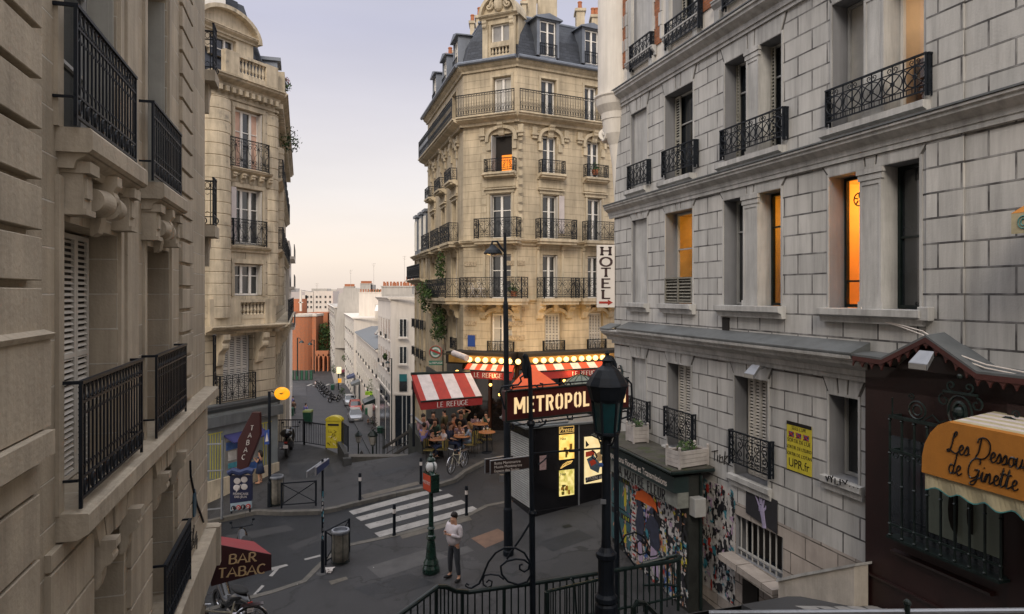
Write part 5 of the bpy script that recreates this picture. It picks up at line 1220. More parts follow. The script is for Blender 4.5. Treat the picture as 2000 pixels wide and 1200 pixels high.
# ---------------------------------------------------------------- lower street, right-hand houses
RWf = Fr(7.71, 0, -.2963, 1, -1)
def farwin(par, W, a0, a1, c0, c1, b=.0, sill=True, shut=None, m=None, out=.03):
    mb = MB(); mb.box(W, a0, a1, b-.02, b+.012, c0, c1, 0)
    mid = (a0+a1)/2; f = .045
    for x0, x1, y0, y1 in ((a0, a0+f, c0, c1), (a1-f, a1, c0, c1), (a0+f, a1-f, c1-f, c1), (a0+f, a1-f, c0, c0+f), (mid-f*.6, mid+f*.6, c0+f, c1-f)): mb.box(W, x0, x1, b, b+out, y0, y1, 1)
    if sill: mb.box(W, a0-.15, a1+.15, b, b+.14, c0-.14, c0, 2)
    mb.box(W, a0-.1, a1+.1, b, b+.02, c1+.02, c1+.12, 2)
    return mb.build('window', [m_glass, m or m_white, m_plf], par, W)
def house(name, label, Y0, Y1, vtop, mat_w, rows, ncol, front=None, roof=None, depth=9, winh=2.0, off=0):
    t = thing(name, label, 'building', (rx(Y0)+4, (Y0+Y1)/2, lowz(Y0)))
    W = Fr(7.71+off, 0, -.2963, 1, -1); a0, a1 = Y0/W.d.y, Y1/W.d.y; zt = (575-vtop)/FP*Y0
    mb = MB(); mb.box(W, a0, a1, -depth, 0, -21, zt); mb.build('wall', mat_w, t, W)
    mb = MB(); cornice(mb, W, a0-.1, a1+.1, zt-.35, zt+.02, .35); FWn = Fr(*(W.p(a0, 0, 0)[:2]), 1, 0, 1); mb.box(FWn, -.15, depth, -.05, .15, zt-.2, zt+.03); mb.build('cornice', m_plf, t, W)
    w = (a1-a0)/ncol
    for z0 in rows:
        for k in range(ncol):
            x = a0+w*(k+.5); farwin(t, W, x-.6, x+.6, z0, z0+winh, 0)
            if (k+int(z0)) % 2: mb = MB(); mb.box(W, x-.55, x+.55, .05, .13, z0-.05, z0+.4); mb.build('window_guard', m_iron, t, W)
    return t, W, FWn, a0, a1, zt
t, W, FN, a0, a1, zt = house('white_corner_house', 'tall white house at the foot of the lower street steps', 65, 77, 581, m_plf, [-4.4, -7.5, -10.6], 5)
fz = lambda v: (575-v)/FP*65
for (v0, v1) in ((623, 659), (677, 711)): farwin(t, FN, FN.S(780), FN.S(795), fz(v1), fz(v0))
mb = MB(); mb.box(FN, FN.S(780), FN.S(795), .01, .03, fz(765), fz(731)); mb.box(FN, FN.S(780), FN.S(795), .03, .05, fz(745), fz(731), 1); mb.build('window', [m_glass, mat('blind_teal', (.01, .12, .13), .7)], t)
mb = MB(); mb.box(FN, .3, 9, 0, .08, fz(771), fz(767)); mb.box(W, a0, a1, 0, .1, fz(771), fz(767)); mb.build('string_course', m_plf, t)
mb = MB(); mb.box(FN, FN.S(772), FN.S(802), .01, .05, -15, fz(773)); mb.box(W, a0+.6, a0+4, .01, .05, -15, fz(775)); mb.box(W, a0+5, a0+10, .01, .05, -15.4, fz(775)); mb.build('shop_window', mat('shop_dark_blue', (.012, .016, .022), .15, .3, 2), t)
mb = MB(); 
for x in (FN.S(786), FN.S(794)): mb.box(FN, x-.04, x+.04, .05, .09, -15, fz(773))
mb.build('mullion', m_wgrey, t)
chimney(t, P(745, 560, 84).x, 84, 3.8, 1.2, 0, P(745, 561, 84).z, 9, m_plg)
t2, W2, F2, b0, b1, z2 = house('low_grey_roof_house', 'lower white house with a grey zinc roof and black skylights', 77.2, 113, 684, m_plf, [-9.6, -12.9], 15)
mb = MB(); mb.prism([W2.p(b0, .3, z2), W2.p(b1, .3, z2), W2.p(b1, -2.5, z2+.9), W2.p(b0, -2.5, z2+.9)], V((0, 0, .1))); mb.prism([W2.p(b0, -2.5, z2+.9), W2.p(b1, -2.5, z2+.9), W2.p(b1, -8, z2+1.1), W2.p(b0, -8, z2+1.1)], V((0, 0, .1))); mb.build('roof', m_lead, t2, W2)
mb = MB()
for x in (b0+6, b0+13): mb.prism([W2.p(x, -1, z2+.9), W2.p(x+2.5, -1, z2+.9), W2.p(x+2.5, -2.2, z2+2.4), W2.p(x, -2.2, z2+2.4)], V((0, 0, .12)))
mb.build('skylight', m_black, t2, W2); chimney(t2, F2.p(1.5, 0, 0).x, 90, 2.2, 1.5, z2, z2+3.2, 3, m_plf)
t3, W3, F3, b0, b1, z3 = house('white_street_house', 'tall white house with window boxes halfway down the lower street', 119.5, 150, 621, m_plf, [-7.2, -10, -12.8, -15.6, -18], 12)
farwin(t3, F3, 1.8, 3.4, z3-5.8, z3-3.0); mb = MB(); mb.box(F3, 3.5, 14, -9, -1, z3, z3+2.4); mb.box(F3, 4.5, 6.5, -6, -1.1, z3+2.4, z3+4.6); mb.build('attic_storey', m_plf, t3)
mb = MB(); mb.prism([F3.p(4, .3, z3+2.2), F3.p(9, .3, z3+2.2), F3.p(9, 1.9, z3+1.2), F3.p(4, 1.9, z3+1.2)], V((0, 0, .05))); mb.build('awning', m_cream, t3); chimney(t3, F3.p(0, 0, 0).x-1, 128, 5.6, 1.2, z3, z3+4.4, 12, m_plf)
t4, W4, F4, b0, b1, z4 = house('grey_gable_house', 'tall house with a blank grey gable and rows of chimney pots', 151, 205, 600, m_plg, [-4.5, -7.5, -10.4, -13.4, -16.4], 13, off=-2.2)
mb = MB(); g0 = F4.S(658); pts = [(F4.S(655), 640), (F4.S(662), 575), (F4.S(671), 571), (F4.S(671), 562), (F4.S(690), 562), (F4.S(704), 565), (F4.S(704), 556), (F4.S(724), 556), (F4.S(724), 680), (F4.S(655), 680)]
mb.prism([F4.p(x, .3, (575-v)/FP*151) for x, v in pts], V((0, 6, 0))); mb.build('gable', m_plg, t4)
for (u0, u1, v, n) in ((671, 690, 561, 14), (703, 724, 555, 12)): c = P(u0, v, 151); chimney(t4, c.x, 151.5, (u1-u0)/FP*151, 1.2, c.z-2, c.z, n, m_plg)
t5, W5, F5, b0, b1, z5 = house('far_striped_house', 'far house with red brick and white stripes at the end of the lower street', 206, 260, 606, m_brickf, [-8, -12, -16], 8, off=.5)
# behind the right-hand houses
bb = thing('far_courtyard_house', 'grey house with many chimney pots behind the white corner house', 'building', P(780, 600, 105))
mb = MB(); c = P(746, 561, 105); mb.box(LF, c.x, c.x+12, 105, 112, -18, c.z-.4); mb.build('wall', m_plg, bb); chimney(bb, c.x+.2, 105.2, 5.6, 1, c.z-1, c.z, 14, m_plg); chimney(bb, c.x+3.2, 107, 3, 1, c.z-1, c.z+1, 6, m_plf)
tr_ = thing('far_dark_tree', 'dark round treetop between the far chimneys', 'tree', P(735, 600, 130)); foliage('crown', None, None, [(P(733, 578, 130), 1.6, (1, 1, .8)), (P(742, 577, 131), 1.5, (1, 1, .8)), (P(727, 580, 130), 1.2, (1, 1, .8))], 260, .3, tr_, seed=9)
mb = MB(); mb.tube([P(735, 600, 130), P(735, 580, 130)], .2, 6); mb.build('trunk', m_bark, tr_)
for i, (u, v0, v1, Y) in enumerate(((685, 527, 560, 151.5), (730, 514, 570, 106), (790, 500, 562, 106), (619, 553, 572, 260))):
    t = thing('roof_antenna', ['thin comb antenna above the blank grey gable', 'tall thin antenna mast left of the white corner house', 'faint thin mast beside the cream house balcony', 'short far antenna above the white flats'][i], 'antenna', P(u, v1, Y)); mb = MB(); s_ = Y/FP
    mb.tube([P(u, v1, Y), P(u, v0, Y)], .35*s_, 4)
    for k in range(3): mb.tube([P(u-4+k, v0+2+k*3, Y), P(u+4-k, v0+1+k*3, Y)], .25*s_, 4)
    mb.build('mast', m_plg, t)
# red brick building with drums
rbx = thing('brick_drum_building', 'orange-red brick building with round drums at the end of the lower street', 'building', P(595, 720, 182))
mb = MB(); c = P(580, 720, 181); z1 = P(0, 617, 181).z; mb.lathe((c.x, c.y, 0), [(5.0, -21), (5.0, z1)], 28); c2 = P(577, 720, 189); mb.lathe((c2.x, c2.y, 0), [(3.0, -21), (3.0, P(0, 584, 189).z)], 24)
q0, q1 = P(560, 0, 181), P(617, 0, 179); mb.box(LF, P(596, 0, 180).x, q1.x, 179, 186, -21, z1); d0 = P(598, 0, 190); mb.box(LF, d0.x, P(640, 0, 190).x, 190, 200, -21, P(0, 611, 190).z); mb.box(LF, P(560, 0, 180).x-14, P(566, 0, 180).x, 182, 195, -21, z1+1); o = mb.build('wall', m_brickf, rbx)
mb = MB(); mb.lathe((c.x, c.y, z1), [(5.2, -.1), (5.2, .5), (4.9, .5), (4.9, .1)], 28); mb.box(LF, P(596, 0, 180).x, q1.x+.2, 178.8, 186, z1-.1, z1+.5); mb.build('parapet', m_plf, rbx)
mb = MB(); x0, x1 = P(618, 0, 184).x, P(626, 0, 184).x
for k in range(12): y = P(0, 624+k*5.4, 184).z; mb.box(LF, x0, x1, 184, 184.4, y, y+.38)
for x in (x0, (x0+x1)/2, x1): mb.box(LF, x-.15, x+.15, 183.9, 184.5, P(0, 686, 184).z, P(0, 618, 184).z)
mb.build('stair_lattice', m_plf, rbx)
mb = MB(); mb.box(LF, P(616, 0, 176).x, P(641, 0, 176).x, 176, 177.5, -6.3-9.6, P(0, 686, 176).z)
for u0, u1 in ((615.5, 617), (621, 623.5), (630, 633), (639, 641)): mb.box(LF, P(u0, 0, 176).x, P(u1, 0, 176).x, 176, 177.5, -21, -15.5)
for (u0, u1) in ((617, 621), (623.5, 630), (633, 639)):
    xa, xb = P(u0, 0, 176).x, P(u1, 0, 176).x; m_ = (xa+xb)/2; r = (xb-xa)/2
    for sg in (-1, 1): mb.prism([V((m_+sg*r, 175.99, -17.2))]+[V((m_+sg*r*math.cos(math.radians(t)), 175.99, -17.2+1.5*math.sin(math.radians(t)))) for t in range(0, 91, 18)]+[V((m_+sg*r, 175.99, -15.6))], V((0, 1.4, 0)))
mb.build('arcade', m_brickf, rbx)
mb = MB(); u = 587; mb.box(LF, P(585, 0, 185).x, P(588.5, 0, 185).x, 185, 185.6, P(0, 608, 185).z, P(0, 566, 185).z); mb.box(LF, P(583, 0, 185).x, P(591, 0, 185).x, 185, 185.5, P(0, 592, 185).z, P(0, 590, 185).z); mb.build('white_mast', m_plf, rbx)
mb = MB(); mb.box(LF, P(598, 0, 178.7).x, P(608, 0, 178.7).x, 178.7, 179, -21, P(0, 698, 178.7).z); mb.build('entrance', m_dark, rbx)
tr_ = thing('street_tree', 'dark green tree beside the red brick building', 'tree', P(634, 700, 182)); foliage('crown', None, None, [(P(633, 648, 182), 1.9, (1, 1, 1.4)), (P(634, 672, 182), 2.1, (1, 1, 1.6)), (P(630, 688, 182), 1.6, (1, 1, 1))], 300, .4, tr_, seed=11)
mb = MB(); mb.tube([P(634, 720, 182), P(634, 680, 182)], .3, 6); mb.build('trunk', m_bark, tr_)
fb = thing('far_white_flats', 'pale modern block of flats behind the brick drums', 'building', P(630, 600, 262))
mb = MB()
for (u0, u1, v0) in ((596, 612, 571), (613, 650, 569), (588, 600, 577)): mb.box(LF, P(u0, 0, 262).x, P(u1, 0, 262).x, 262, 272, -21, P(0, v0, 262).z)
mb.build('wall', m_plf, fb)
for v in (578, 588, 598):
    for u in (599, 606, 617, 624, 634, 643): mb = MB(); mb.box(LF, P(u, 0, 261.8).x, P(u+3.2, 0, 261.8).x, 261.8, 262, P(0, v+4, 261.8).z, P(0, v, 261.8).z); mb.build('window', m_glass, fb)
random.seed(21); mb = MB()
for k in range(260):
    Y = random.uniform(300, 1300); u = random.uniform(300, 900); v = random.uniform(563, 572) if random.random() < .25 else random.uniform(570, 577); c = P(u, v, Y); w = random.uniform(6, 22)
    mb.box(LF, c.x, c.x+w, Y, Y+w, -22, c.z, k % 3)
tag(mb.build('distant_city', [m_plf, m_plg, mat('far_roof', (.45, .40, .38), .9, .1, .05)]), 'pale distant rooftops of the city along the horizon', 'city', kind='stuff')
# sliver of houses down the left side
ls = thing('left_street_house', 'pale house seen edge on down the left side of the lower street', 'building', FW.p(24, 0, -12))
mb = MB(); mb.box(FW, 21.2, 30, -6, .25, -16, P(565, 470, 50).z); mb.box(FW, 30.2, 95, -6, -.5, -22, P(0, 640, 60).z); mb.build('wall', m_plf, ls, FW)
mb = MB()
for v in (500, 560, 640): z0 = P(0, v, 50).z; mb.box(FW, 21.6, 29.6, .25, .6, z0-.2, z0); mb.box(FW, 21.6, 29.6, .55, .6, z0, z0+.9, 1)
mb.build('balcony', [m_plf, m_iron], ls, FW)
for k in range(8): farwin(ls, FW, 32+k*7, 33+k*7, -11-.5*k, -9-.5*k, -.49)
# ================================================================ the white ashlar house on the right
HW = Fr(10.0, 0, -.3076, 1, -1)
S, Zv = HW.S, HW.Zv
hh = thing('ashlar_house', 'tall grey-white ashlar hotel house filling the right side', 'building', (8, 15, -7))
aF, aN = S(1200), -16
def hr(u0, u1, vt, vb): return [S(u1), S(u0), Zv(u0, vb), Zv(u0, vt)]
zc1b, zc1t = Zv(1200, 213), Zv(1200, 189)     # upper cornice
zc2b, zc2t = Zv(1200, 421), Zv(1200, 402)
zc3b, zc3t = Zv(1201, 664), Zv(1201, 643)
f2 = [hr(1233, 1264, 225, 371), hr(1299, 1354, 189, 356), hr(1416, 1527, 124, 323), hr(1626, 1806, 6, 272)]
f1 = [hr(1235, 1264, 432, 590), hr(1300, 1353, 418, 593), hr(1414, 1526, 391, 592), hr(1620, 1797, 358, 600)]
f2[0][2] = f2[1][2]+.05; 
for q in f2[2:]: q[2] = f2[1][2]
for q in f1: q[2] = f1[1][2]
for q in f2[1:]: q[3] = f2[1][3]
for q in f1[1:]: q[3] = f1[1][3]
g0 = [hr(1234, 1262, 697, 843), hr(1304, 1350, 708, 870), hr(1435, 1500, 733, 925), hr(1620, 1677, 770, 928)]
for q in g0: q[2] = min(q[2], g0[1][2]) 
g0[3][2] = Zv(1620, 928); g0[0][2] = g0[1][2]
cel = hr(1437, 1529, 1004, 1082)
f3 = [hr(1237, 1272, -95, 118), hr(1312, 1358, -160, 62), hr(1412, 1500, -260, 22)]
f3z = Zv(1237, 118)
for q in f3: q[2] = f3z; q[3] = f3z+2.5
dp = .42
blind = (f2[0], f1[0], g0[0], f3[0])
holes = []
for q in f2+f1+g0: holes.append(tuple(q)+((.10 if q in blind else dp),))
for q in (f2[2], f2[3], f1[2], f1[3]): pass
mb = MB(); zbr = zc1t+.0
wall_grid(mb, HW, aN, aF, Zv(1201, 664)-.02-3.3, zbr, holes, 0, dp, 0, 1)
mb.box(HW, aN, aF-.02, -8, -2.4, -8.5, zbr); mb.box(HW, aF-.3, aF-.02, -2.4, -.5, -8.5, zbr); mb.face([HW.p(aF, 0, -8.5), HW.p(aF, -.6, -8.5), HW.p(aF, -.6, zbr), HW.p(aF, 0, zbr)])
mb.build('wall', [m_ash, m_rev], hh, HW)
zbase = Zv(1201, 664)-3.32
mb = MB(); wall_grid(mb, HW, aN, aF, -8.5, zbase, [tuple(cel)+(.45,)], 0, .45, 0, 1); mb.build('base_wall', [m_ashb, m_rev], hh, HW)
# brick and plaster storey above the upper cornice
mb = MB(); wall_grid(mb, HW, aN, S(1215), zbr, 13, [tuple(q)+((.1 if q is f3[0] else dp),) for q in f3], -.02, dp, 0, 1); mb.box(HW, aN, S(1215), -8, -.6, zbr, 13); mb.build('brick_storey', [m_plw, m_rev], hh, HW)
mb = MB()
for (u0, u1) in ((1216, 1224), (1277, 1291), (1372, 1400), (1500, 1530), (1640, 1700)): mb.box(HW, S(u1), S(u0), -.03, .012, zbr+.7, 13)
mb.build('brick_panel', m_brickr, hh, HW)
mb = MB()
for (u0, u1) in ((1216, 1224), (1277, 1291), (1372, 1400)):
    z = zbr+.8; k = 0
    while z < 9:
        w = .10 if k % 2 else .02; mb.box(HW, S(u1)-.06, S(u1)+w, -.02, .03, z, z+.36); mb.box(HW, S(u0)-w, S(u0)+.06, -.02, .03, z, z+.36); z += .38; k += 1
for q in f3:
    for x in (q[0]-.2, q[1]+.04): mb.box(HW, x, x+.16, -.02, .07, f3z-.02, 13)
    cornice(mb, HW, q[0]-.3, q[1]+.3, f3z-.3, f3z-.02, .16)
    for x in (q[0]-.22, q[1]+.02): mb.box(HW, x, x+.2, -.02, .10, zbr, f3z-.3)
mb.build('quoin', m_ashp, hh, HW)
# curved end bay above the corbel
mb = MB(); x0, x1 = aF-.35, aF+.55; zo = Zv(1200, 190)
c = HW.p(aF+.0, -.1, 0)
mb.lathe((c.x, c.y, 0), [(.62, zo), (.62, 13)], 28); mb.lathe((c.x, c.y, 0), [(.50, zo-.75), (.52, zo-.55), (.66, zo-.32), (.70, zo-.1), (.74, zo-.05), (.74, zo)], 28); mb.lathe((c.x, c.y, 0), [(.1, zo-3.2), (.16, zo-2.2), (.26, zo-1.55), (.42, zo-1.2), (.48, zo-.75)], 28)
mb.tube([HW.p(aF+.22, .24, zo-1.15), HW.p(aF+.5, .05, zo-1.2)], .2, 12)
mb.tube([HW.p(aF+.05+px, .28, zo-1.2+py) for px, py in spiral(.15, 0, .24, .03, 90, 540, 18)], .05, 5)
o = mb.build('corner_bay', m_plw, hh)
# cornices
mb = MB()
for (b_, t_, d_) in ((zc1b, zc1t, .32), (zc2b, zc2t, .26)):
    cornice(mb, HW, aN, aF+.3, b_, t_, d_); mb.box(HW, aN, aF+.28, -.01, .06, b_-.09, b_)
cornice(mb, HW, S(1712), aF+.3, zc3b, zc3t, .38); mb.box(HW, S(1712), aF+.05, -.01, .07, zc3b-.1, zc3b)
mb.build('cornice', m_ashp, hh, HW)
mb = MB()
for (b_, t_, d_) in ((zc1b, zc1t, .34), (zc2b, zc2t, .28)): mb.box(HW, aN, aF+.31, -.01, d_, t_, t_+.03)
mb.prism([HW.p(aF+.31, b, c) for b, c in ((0, zc3t+.14), (.40, zc3t+.005), (.40, zc3t+.03), (0, zc3t+.18))], HW.d*(-.75))
zl = Zv(1228, 643)
mb.prism([HW.p(S(1228), b, c) for b, c in ((0, zc3t), (.40, zc3t), (.43, zl+.02), (.43, zl+.045), (0, zl+.22))], HW.d*(S(1700)-S(1228)))
mb.build('lead_flashing', m_lead, hh, HW)
mb = MB(); mb.prism([HW.p(S(1228)-.001, b, c) for b, c in ((.0, zc3t-.02), (.42, zc3t-.02), (.43, zl-.01), (0, zl-.01))], HW.d*(S(1700)-S(1228)+.03)); mb.build('parapet', m_ashp, hh, HW)
# pilaster strip near the right edge, shallow strip at mid wall
mb = MB(); wall_grid(mb, HW, S(1885), S(1812), zbase, zc1b-.1, [], .035, .0, 0); 
for a in (S(1885), S(1812)): mb.face([HW.p(a, 0, zbase), HW.p(a, .035, zbase), HW.p(a, .035, zc1b-.1), HW.p(a, 0, zc1b-.1)])
mb.build('pilaster_strip', m_ash, hh, HW)
# voussoirs over the openings
mb = MB(); mj = MB()
def vouss(q, zt, n, split=None):
    a0, a1, c1 = q[0], q[1], q[3]; sp = .16
    mj = MB(); mb = MB(); mj.prism([HW.p(a0-.03, -.005, c1+.01), HW.p(a1+.03, -.005, c1+.01), HW.p(a1+sp+.03, -.005, zt), HW.p(a0-sp-.03, -.005, zt)], HW.n*.010)
    ks = .22; m_ = (a0+a1)/2; xs = [a0, m_-ks/2, m_+ks/2, a1] if n == 3 else [a0+(a1-a0)*k/n for k in range(n+1)]
    xt = [a0-sp, m_-ks*.62, m_+ks*.62, a1+sp] if n == 3 else [a0-sp+(a1-a0+2*sp)*k/n for k in range(n+1)]
    g = .022
    for k in range(len(xs)-1): mb.prism([HW.p(xs[k]+g, 0, c1+.012), HW.p(xs[k+1]-g, 0, c1+.012), HW.p(xt[k+1]-g, 0, zt-.0), HW.p(xt[k]+g, 0, zt-.0)], HW.n*.022)
    mj.m = [1]*len(mj.m); mb.m += mj.m; o_ = len(mb.v); mb.v += mj.v; mb.f += [tuple(i+o_ for i in f) for f in mj.f]; mb.build('lintel', [m_ashp, m_joint], hh, HW)
for q in f2: vouss(q, zc1b-.1, 3)
for q in f1: vouss(q, zc2b-.1, 3)
for q in g0: vouss(q, zc3b-.11, 3)
# thin frames round openings, sills, mullion pilasters
for q in f2+f1+g0:
    mb = MB(); t = .05
    mb.box(HW, q[0]-t, q[0], -.01, .018, q[2], q[3]+t); mb.box(HW, q[1], q[1]+t, -.01, .018, q[2], q[3]+t); mb.box(HW, q[0], q[1], -.01, .018, q[3], q[3]+t)
    d = .2 if q in f1+f2 else .12
    mb.prof(HW, [(-.01, q[2]-.26), (d*.5, q[2]-.26), (d*.6, q[2]-.16), (d, q[2]-.12), (d, q[2]-.01), (-.01, q[2])], q[0]-.14, q[1]+.14); mb.build('sill', m_ashp, hh, HW)
for q, u0, u1 in ((f2[2], 1458, 1482), (f1[2], 1452, 1480), (f2[3], 1688, 1727), (f1[3], 1680, 1722)):
    mb = MB(); a, b = S(u1), S(u0); mb.box(HW, a, b, -dp+.02, .0, q[2], q[3]); mb.box(HW, a-.03, b+.03, -.03, .03, q[3]-.20, q[3]-.10); mb.box(HW, a-.05, b+.05, -.03, .05, q[3]-.09, q[3]-.0)
    mb.box(HW, a-.03, b+.03, -.03, .03, q[2], q[2]+.12)
    for x in (a+.0, b-.05): mb.box(HW, x, x+.05, 0, .015, q[2]+.12, q[3]-.2)
    mb.box(HW, a+.05, b-.05, 0, .015, q[2]+.12, q[2]+.2); mb.box(HW, a+.05, b-.05, 0, .015, q[3]-.28, q[3]-.2); mb.build('window_pilaster', m_ashp, hh, HW)
for q in blind:
    mb = MB(); mb.face([HW.p(q[0], -.1, q[2]), HW.p(q[1], -.1, q[2]), HW.p(q[1], -.1, q[3]), HW.p(q[0], -.1, q[3])]); mb.build('blind_window', m_ashp, hh, HW)
m_lit1 = mat('room_orange', (.85, .56, .22), .8, .12, 1.2)
m_lit2 = mat('room_yellow', (.62, .40, .10), .8, .2, 2)
m_lit3 = mat('room_beige', (.55, .42, .28), .8, .12, 2)
m_clear = bpy.data.materials.new('clear_glass'); m_clear.use_nodes = True; n_ = m_clear.node_tree; n_.nodes.clear(); a_ = n_.nodes.new('ShaderNodeBsdfTransparent'); b_ = n_.nodes.new('ShaderNodeBsdfGlossy'); b_.inputs['Roughness'].default_value = .03; c_ = n_.nodes.new('ShaderNodeMixShader'); c_.inputs[0].default_value = .09; d_ = n_.nodes.new('ShaderNodeOutputMaterial')
n_.links.new(a_.outputs[0], c_.inputs[1]); n_.links.new(b_.outputs[0], c_.inputs[2]); n_.links.new(c_.outputs[0], d_.inputs[0])
def room(a0, a1, c0, c1, wall, e, col, furn=0, par=None):
    mb = MB(); x0, x1, d = a0-.35, a1+.5, -2.3; f = lambda *p: mb.face([HW.p(*q_) for q_ in p])
    f((x0, d, c0), (x1, d, c0), (x1, d, c1), (x0, d, c1)); f((x0, -dp, c0), (x0, d, c0), (x0, d, c1), (x0, -dp, c1)); f((x1, -dp, c0), (x1, d, c0), (x1, d, c1), (x1, -dp, c1))
    f((x0, -dp, c1), (x1, -dp, c1), (x1, d, c1), (x0, d, c1)); f((x0, -dp, c0), (x1, -dp, c0), (x1, d, c0), (x0, d, c0))
    for p0, p1 in ((x0, a0), (a1, x1)): f((p0, -dp, c0), (p1, -dp, c0), (p1, -dp, c1), (p0, -dp, c1))
    mb.build('room', wall, par)
    if furn: mb = MB(); mb.box(HW, x0+.1, x1-.1, d, d+.35, c0, c0+.9); mb.box(HW, x1-.5, x1-.05, d, -1.2, c0, c0+1.2); mb.box(HW, x0+.3, x0+.75, d, d+.04, c0+1.3, c0+1.75); mb.build('furniture', mat('furniture_dark', (.10, .05, .02), .6, .3, 5), par)
    l = bpy.data.lights.new('room_lamp', 'POINT'); l.energy = e; l.color = col; l.shadow_soft_size = .12; o = bpy.data.objects.new('room_lamp', l); COL.objects.link(o); o.location = HW.p((x0+x1)/2, -1.35, c1-.45)
def hwin(q, u0=None, u1=None, glass=m_glass, leaves=1, bars=(.3,), fr=m_wgrey, sh=None, lit=None):
    a0 = q[0] if u1 is None else S(u1); a1 = q[1] if u0 is None else S(u0)
    w = window(HW, hh, a0+.01, a1-.01, q[2]+.01, q[3]-.01, -dp+.06, fr, m_clear if lit else glass, leaves, bars)
    if lit: room(a0, a1, q[2], q[3], lit, *{'room_orange': (48, (1, .52, .13), 0), 'room_yellow': (19, (1, .62, .18), 1), 'room_beige': (16, (1, .80, .58), 1)}[lit.name], w)
    if sh: louvre(HW, hh, S(sh, -dp+.1), a1-.03, q[2]+.03, q[3]-.04, -dp+.10, m_shut)
    return w
hwin(f2[1], bars=(.35,), sh=1331, glass=m_glass); hwin(f2[2], 1416, 1458, sh=1446); hwin(f2[2], 1482, 1527, sh=1516)
hwin(f2[3], 1626, 1688, glass=m_curt, bars=()); hwin(f2[3], 1727, 1806, lit=m_lit3, fr=m_white, bars=())
hwin(f1[1], lit=m_lit2, bars=(.4,)); hwin(f1[2], 1414, 1452); hwin(f1[2], 1480, 1526, lit=m_lit2, fr=m_irongr)
hwin(f1[3], 1620, 1680, lit=m_lit1, bars=(.8,), fr=m_irongr); hwin(f1[3], 1722, 1797, fr=m_irongr, bars=(.5,))
mb = MB(); cxx = S(1688, -dp); c = HW.p(cxx+.14, -dp+.10, f1[3][3]-.42); 
ring2(mb, HW, arc(HW.S(1676, -.3), f1[3][3]-.45, .12, .12, 0, 345, 14), -dp+.1, .012, True)
for k in range(5): a = math.radians(72*k+20); x = HW.S(1676, -.3); ring2(mb, HW, [(x+.03*math.cos(a), f1[3][3]-.45+.03*math.sin(a)), (x+.11*math.cos(a), f1[3][3]-.45+.11*math.sin(a))], -dp+.1, .012)
tag(mb.build('ceiling_fan', m_iron), 'small round dark vent fan in the glowing orange window', 'fan')
for q, u_ in zip(f3[1:], (1342, 1480)): hwin(q, sh=u_)
hwin(g0[3], bars=()); 
louvre(HW, hh, S(1352, -.32), S(1327, -.32), g0[1][2]+.02, g0[1][3]-.02, -dp+.1, m_shutp, panels=2); hwin(g0[1])
louvre(HW, hh, S(1500, -.3), S(1464, -.3), g0[2][2]+.02, g0[2][3]-.02, -dp+.12, m_shutp, panels=3); hwin(g0[2])
hwin(cel, glass=m_dark, bars=(), fr=m_iron)
# rails
for (u0, u1, v0, v1, uz) in ((1225, 1264, 326, 370, 1225), (1292, 1356, 297, 345, 1292), (1406, 1530, 256, 310, 1406), (1612, 1810, 178, 246, 1612)):
    railing(HW, hh, S(u1, .14), S(u0, .14), Zv(uz, v1, .14), Zv(uz, v0, .14), .14, 'geo', m_iron, .12)
for (u0, u1, v0, v1) in ((1229, 1270, 92, 139), (1298, 1364, 48, 97), (1410, 1500, -30, 20)):
    railing(HW, hh, S(u1, .14), S(u0, .14), Zv(u0, v1, .14), Zv(u0, v0, .14), .14, 'geo', m_iron, .12)
for (u0, u1, v0, v1) in ((1225, 1263, 773, 822), (1296, 1351, 793, 850), (1423, 1502, 838, 903)):
    railing(HW, hh, S(u1, .14), S(u0, .14), Zv(u0, v1, .14), Zv(u0, v0, .14), .14, 'scroll', m_iron, .12)
# cellar grille and its stone ledge
mb = MB()
for k in range(8): x = cel[0]+(cel[1]-cel[0])*(k+.5)/8; mb.tube([HW.p(x, -.08, cel[2]-.05), HW.p(x, -.08, cel[3]-.02)], .018, 6)
mb.box(HW, cel[0], cel[1], -.1, -.06, cel[2]+.12, cel[2]+.16); mb.build('window_grille', m_wgrey, hh, HW)
mb = MB(); mb.prism([HW.p(cel[0]-.15, 0, cel[2]-.22), HW.p(cel[1]+.12, 0, cel[2]-.12), HW.p(cel[1]+.12, 0, cel[2]+.02), HW.p(cel[0]-.15, 0, cel[2]-.06)], HW.n*.38); mb.build('cellar_ledge', m_ashb, hh, HW)
mb = MB(); mb.box(HW, S(1482), S(1452), .002, .03, Zv(1452, 1178), Zv(1452, 1130)); mb.build('vent_grille', m_dark, hh, HW)
# wooden louvre box in the window, small vent slot
lv = thing('louvre_box', 'weathered wooden louvre box under the dim yellow window', 'air vent', HW.p(S(1325), .1, f1[1][2]))
mb = MB(); z0, z1 = f1[1][2]+.02, f1[1][2]+.70; a0, a1 = f1[1][0]+.01, f1[1][1]+.03
mb.box(HW, a0, a1, -.3, .02, z1-.04, z1); mb.box(HW, a0, a1, -.3, .02, z0, z0+.04)
for x in (a0, (a0+a1)/2-.02, a1-.05): mb.box(HW, x, x+.05, -.3, .02, z0+.04, z1-.04)
for k in range(7): y = z0+.07+k*.085; mb.face([HW.p(a0+.05, .01, y), HW.p(a1-.05, .01, y), HW.p(a1-.05, -.08, y+.07), HW.p(a0+.05, -.08, y+.07)])
mb.build('slats', mat('wood_grey', (.20, .19, .16), .8, .3, 6, .4, 30, streak=.3), lv); mb = MB(); mb.box(HW, a0+.03, a1-.03, -.28, -.12, z0+.03, z1-.03); mb.build('core', m_dark, lv)
mb = MB(); mb.box(HW, S(1425), S(1412), .001, .025, Zv(1412, 660), Zv(1412, 620)); tag(mb.build('wall_vent', m_dark), 'small dark slot vent under the double window', 'vent')
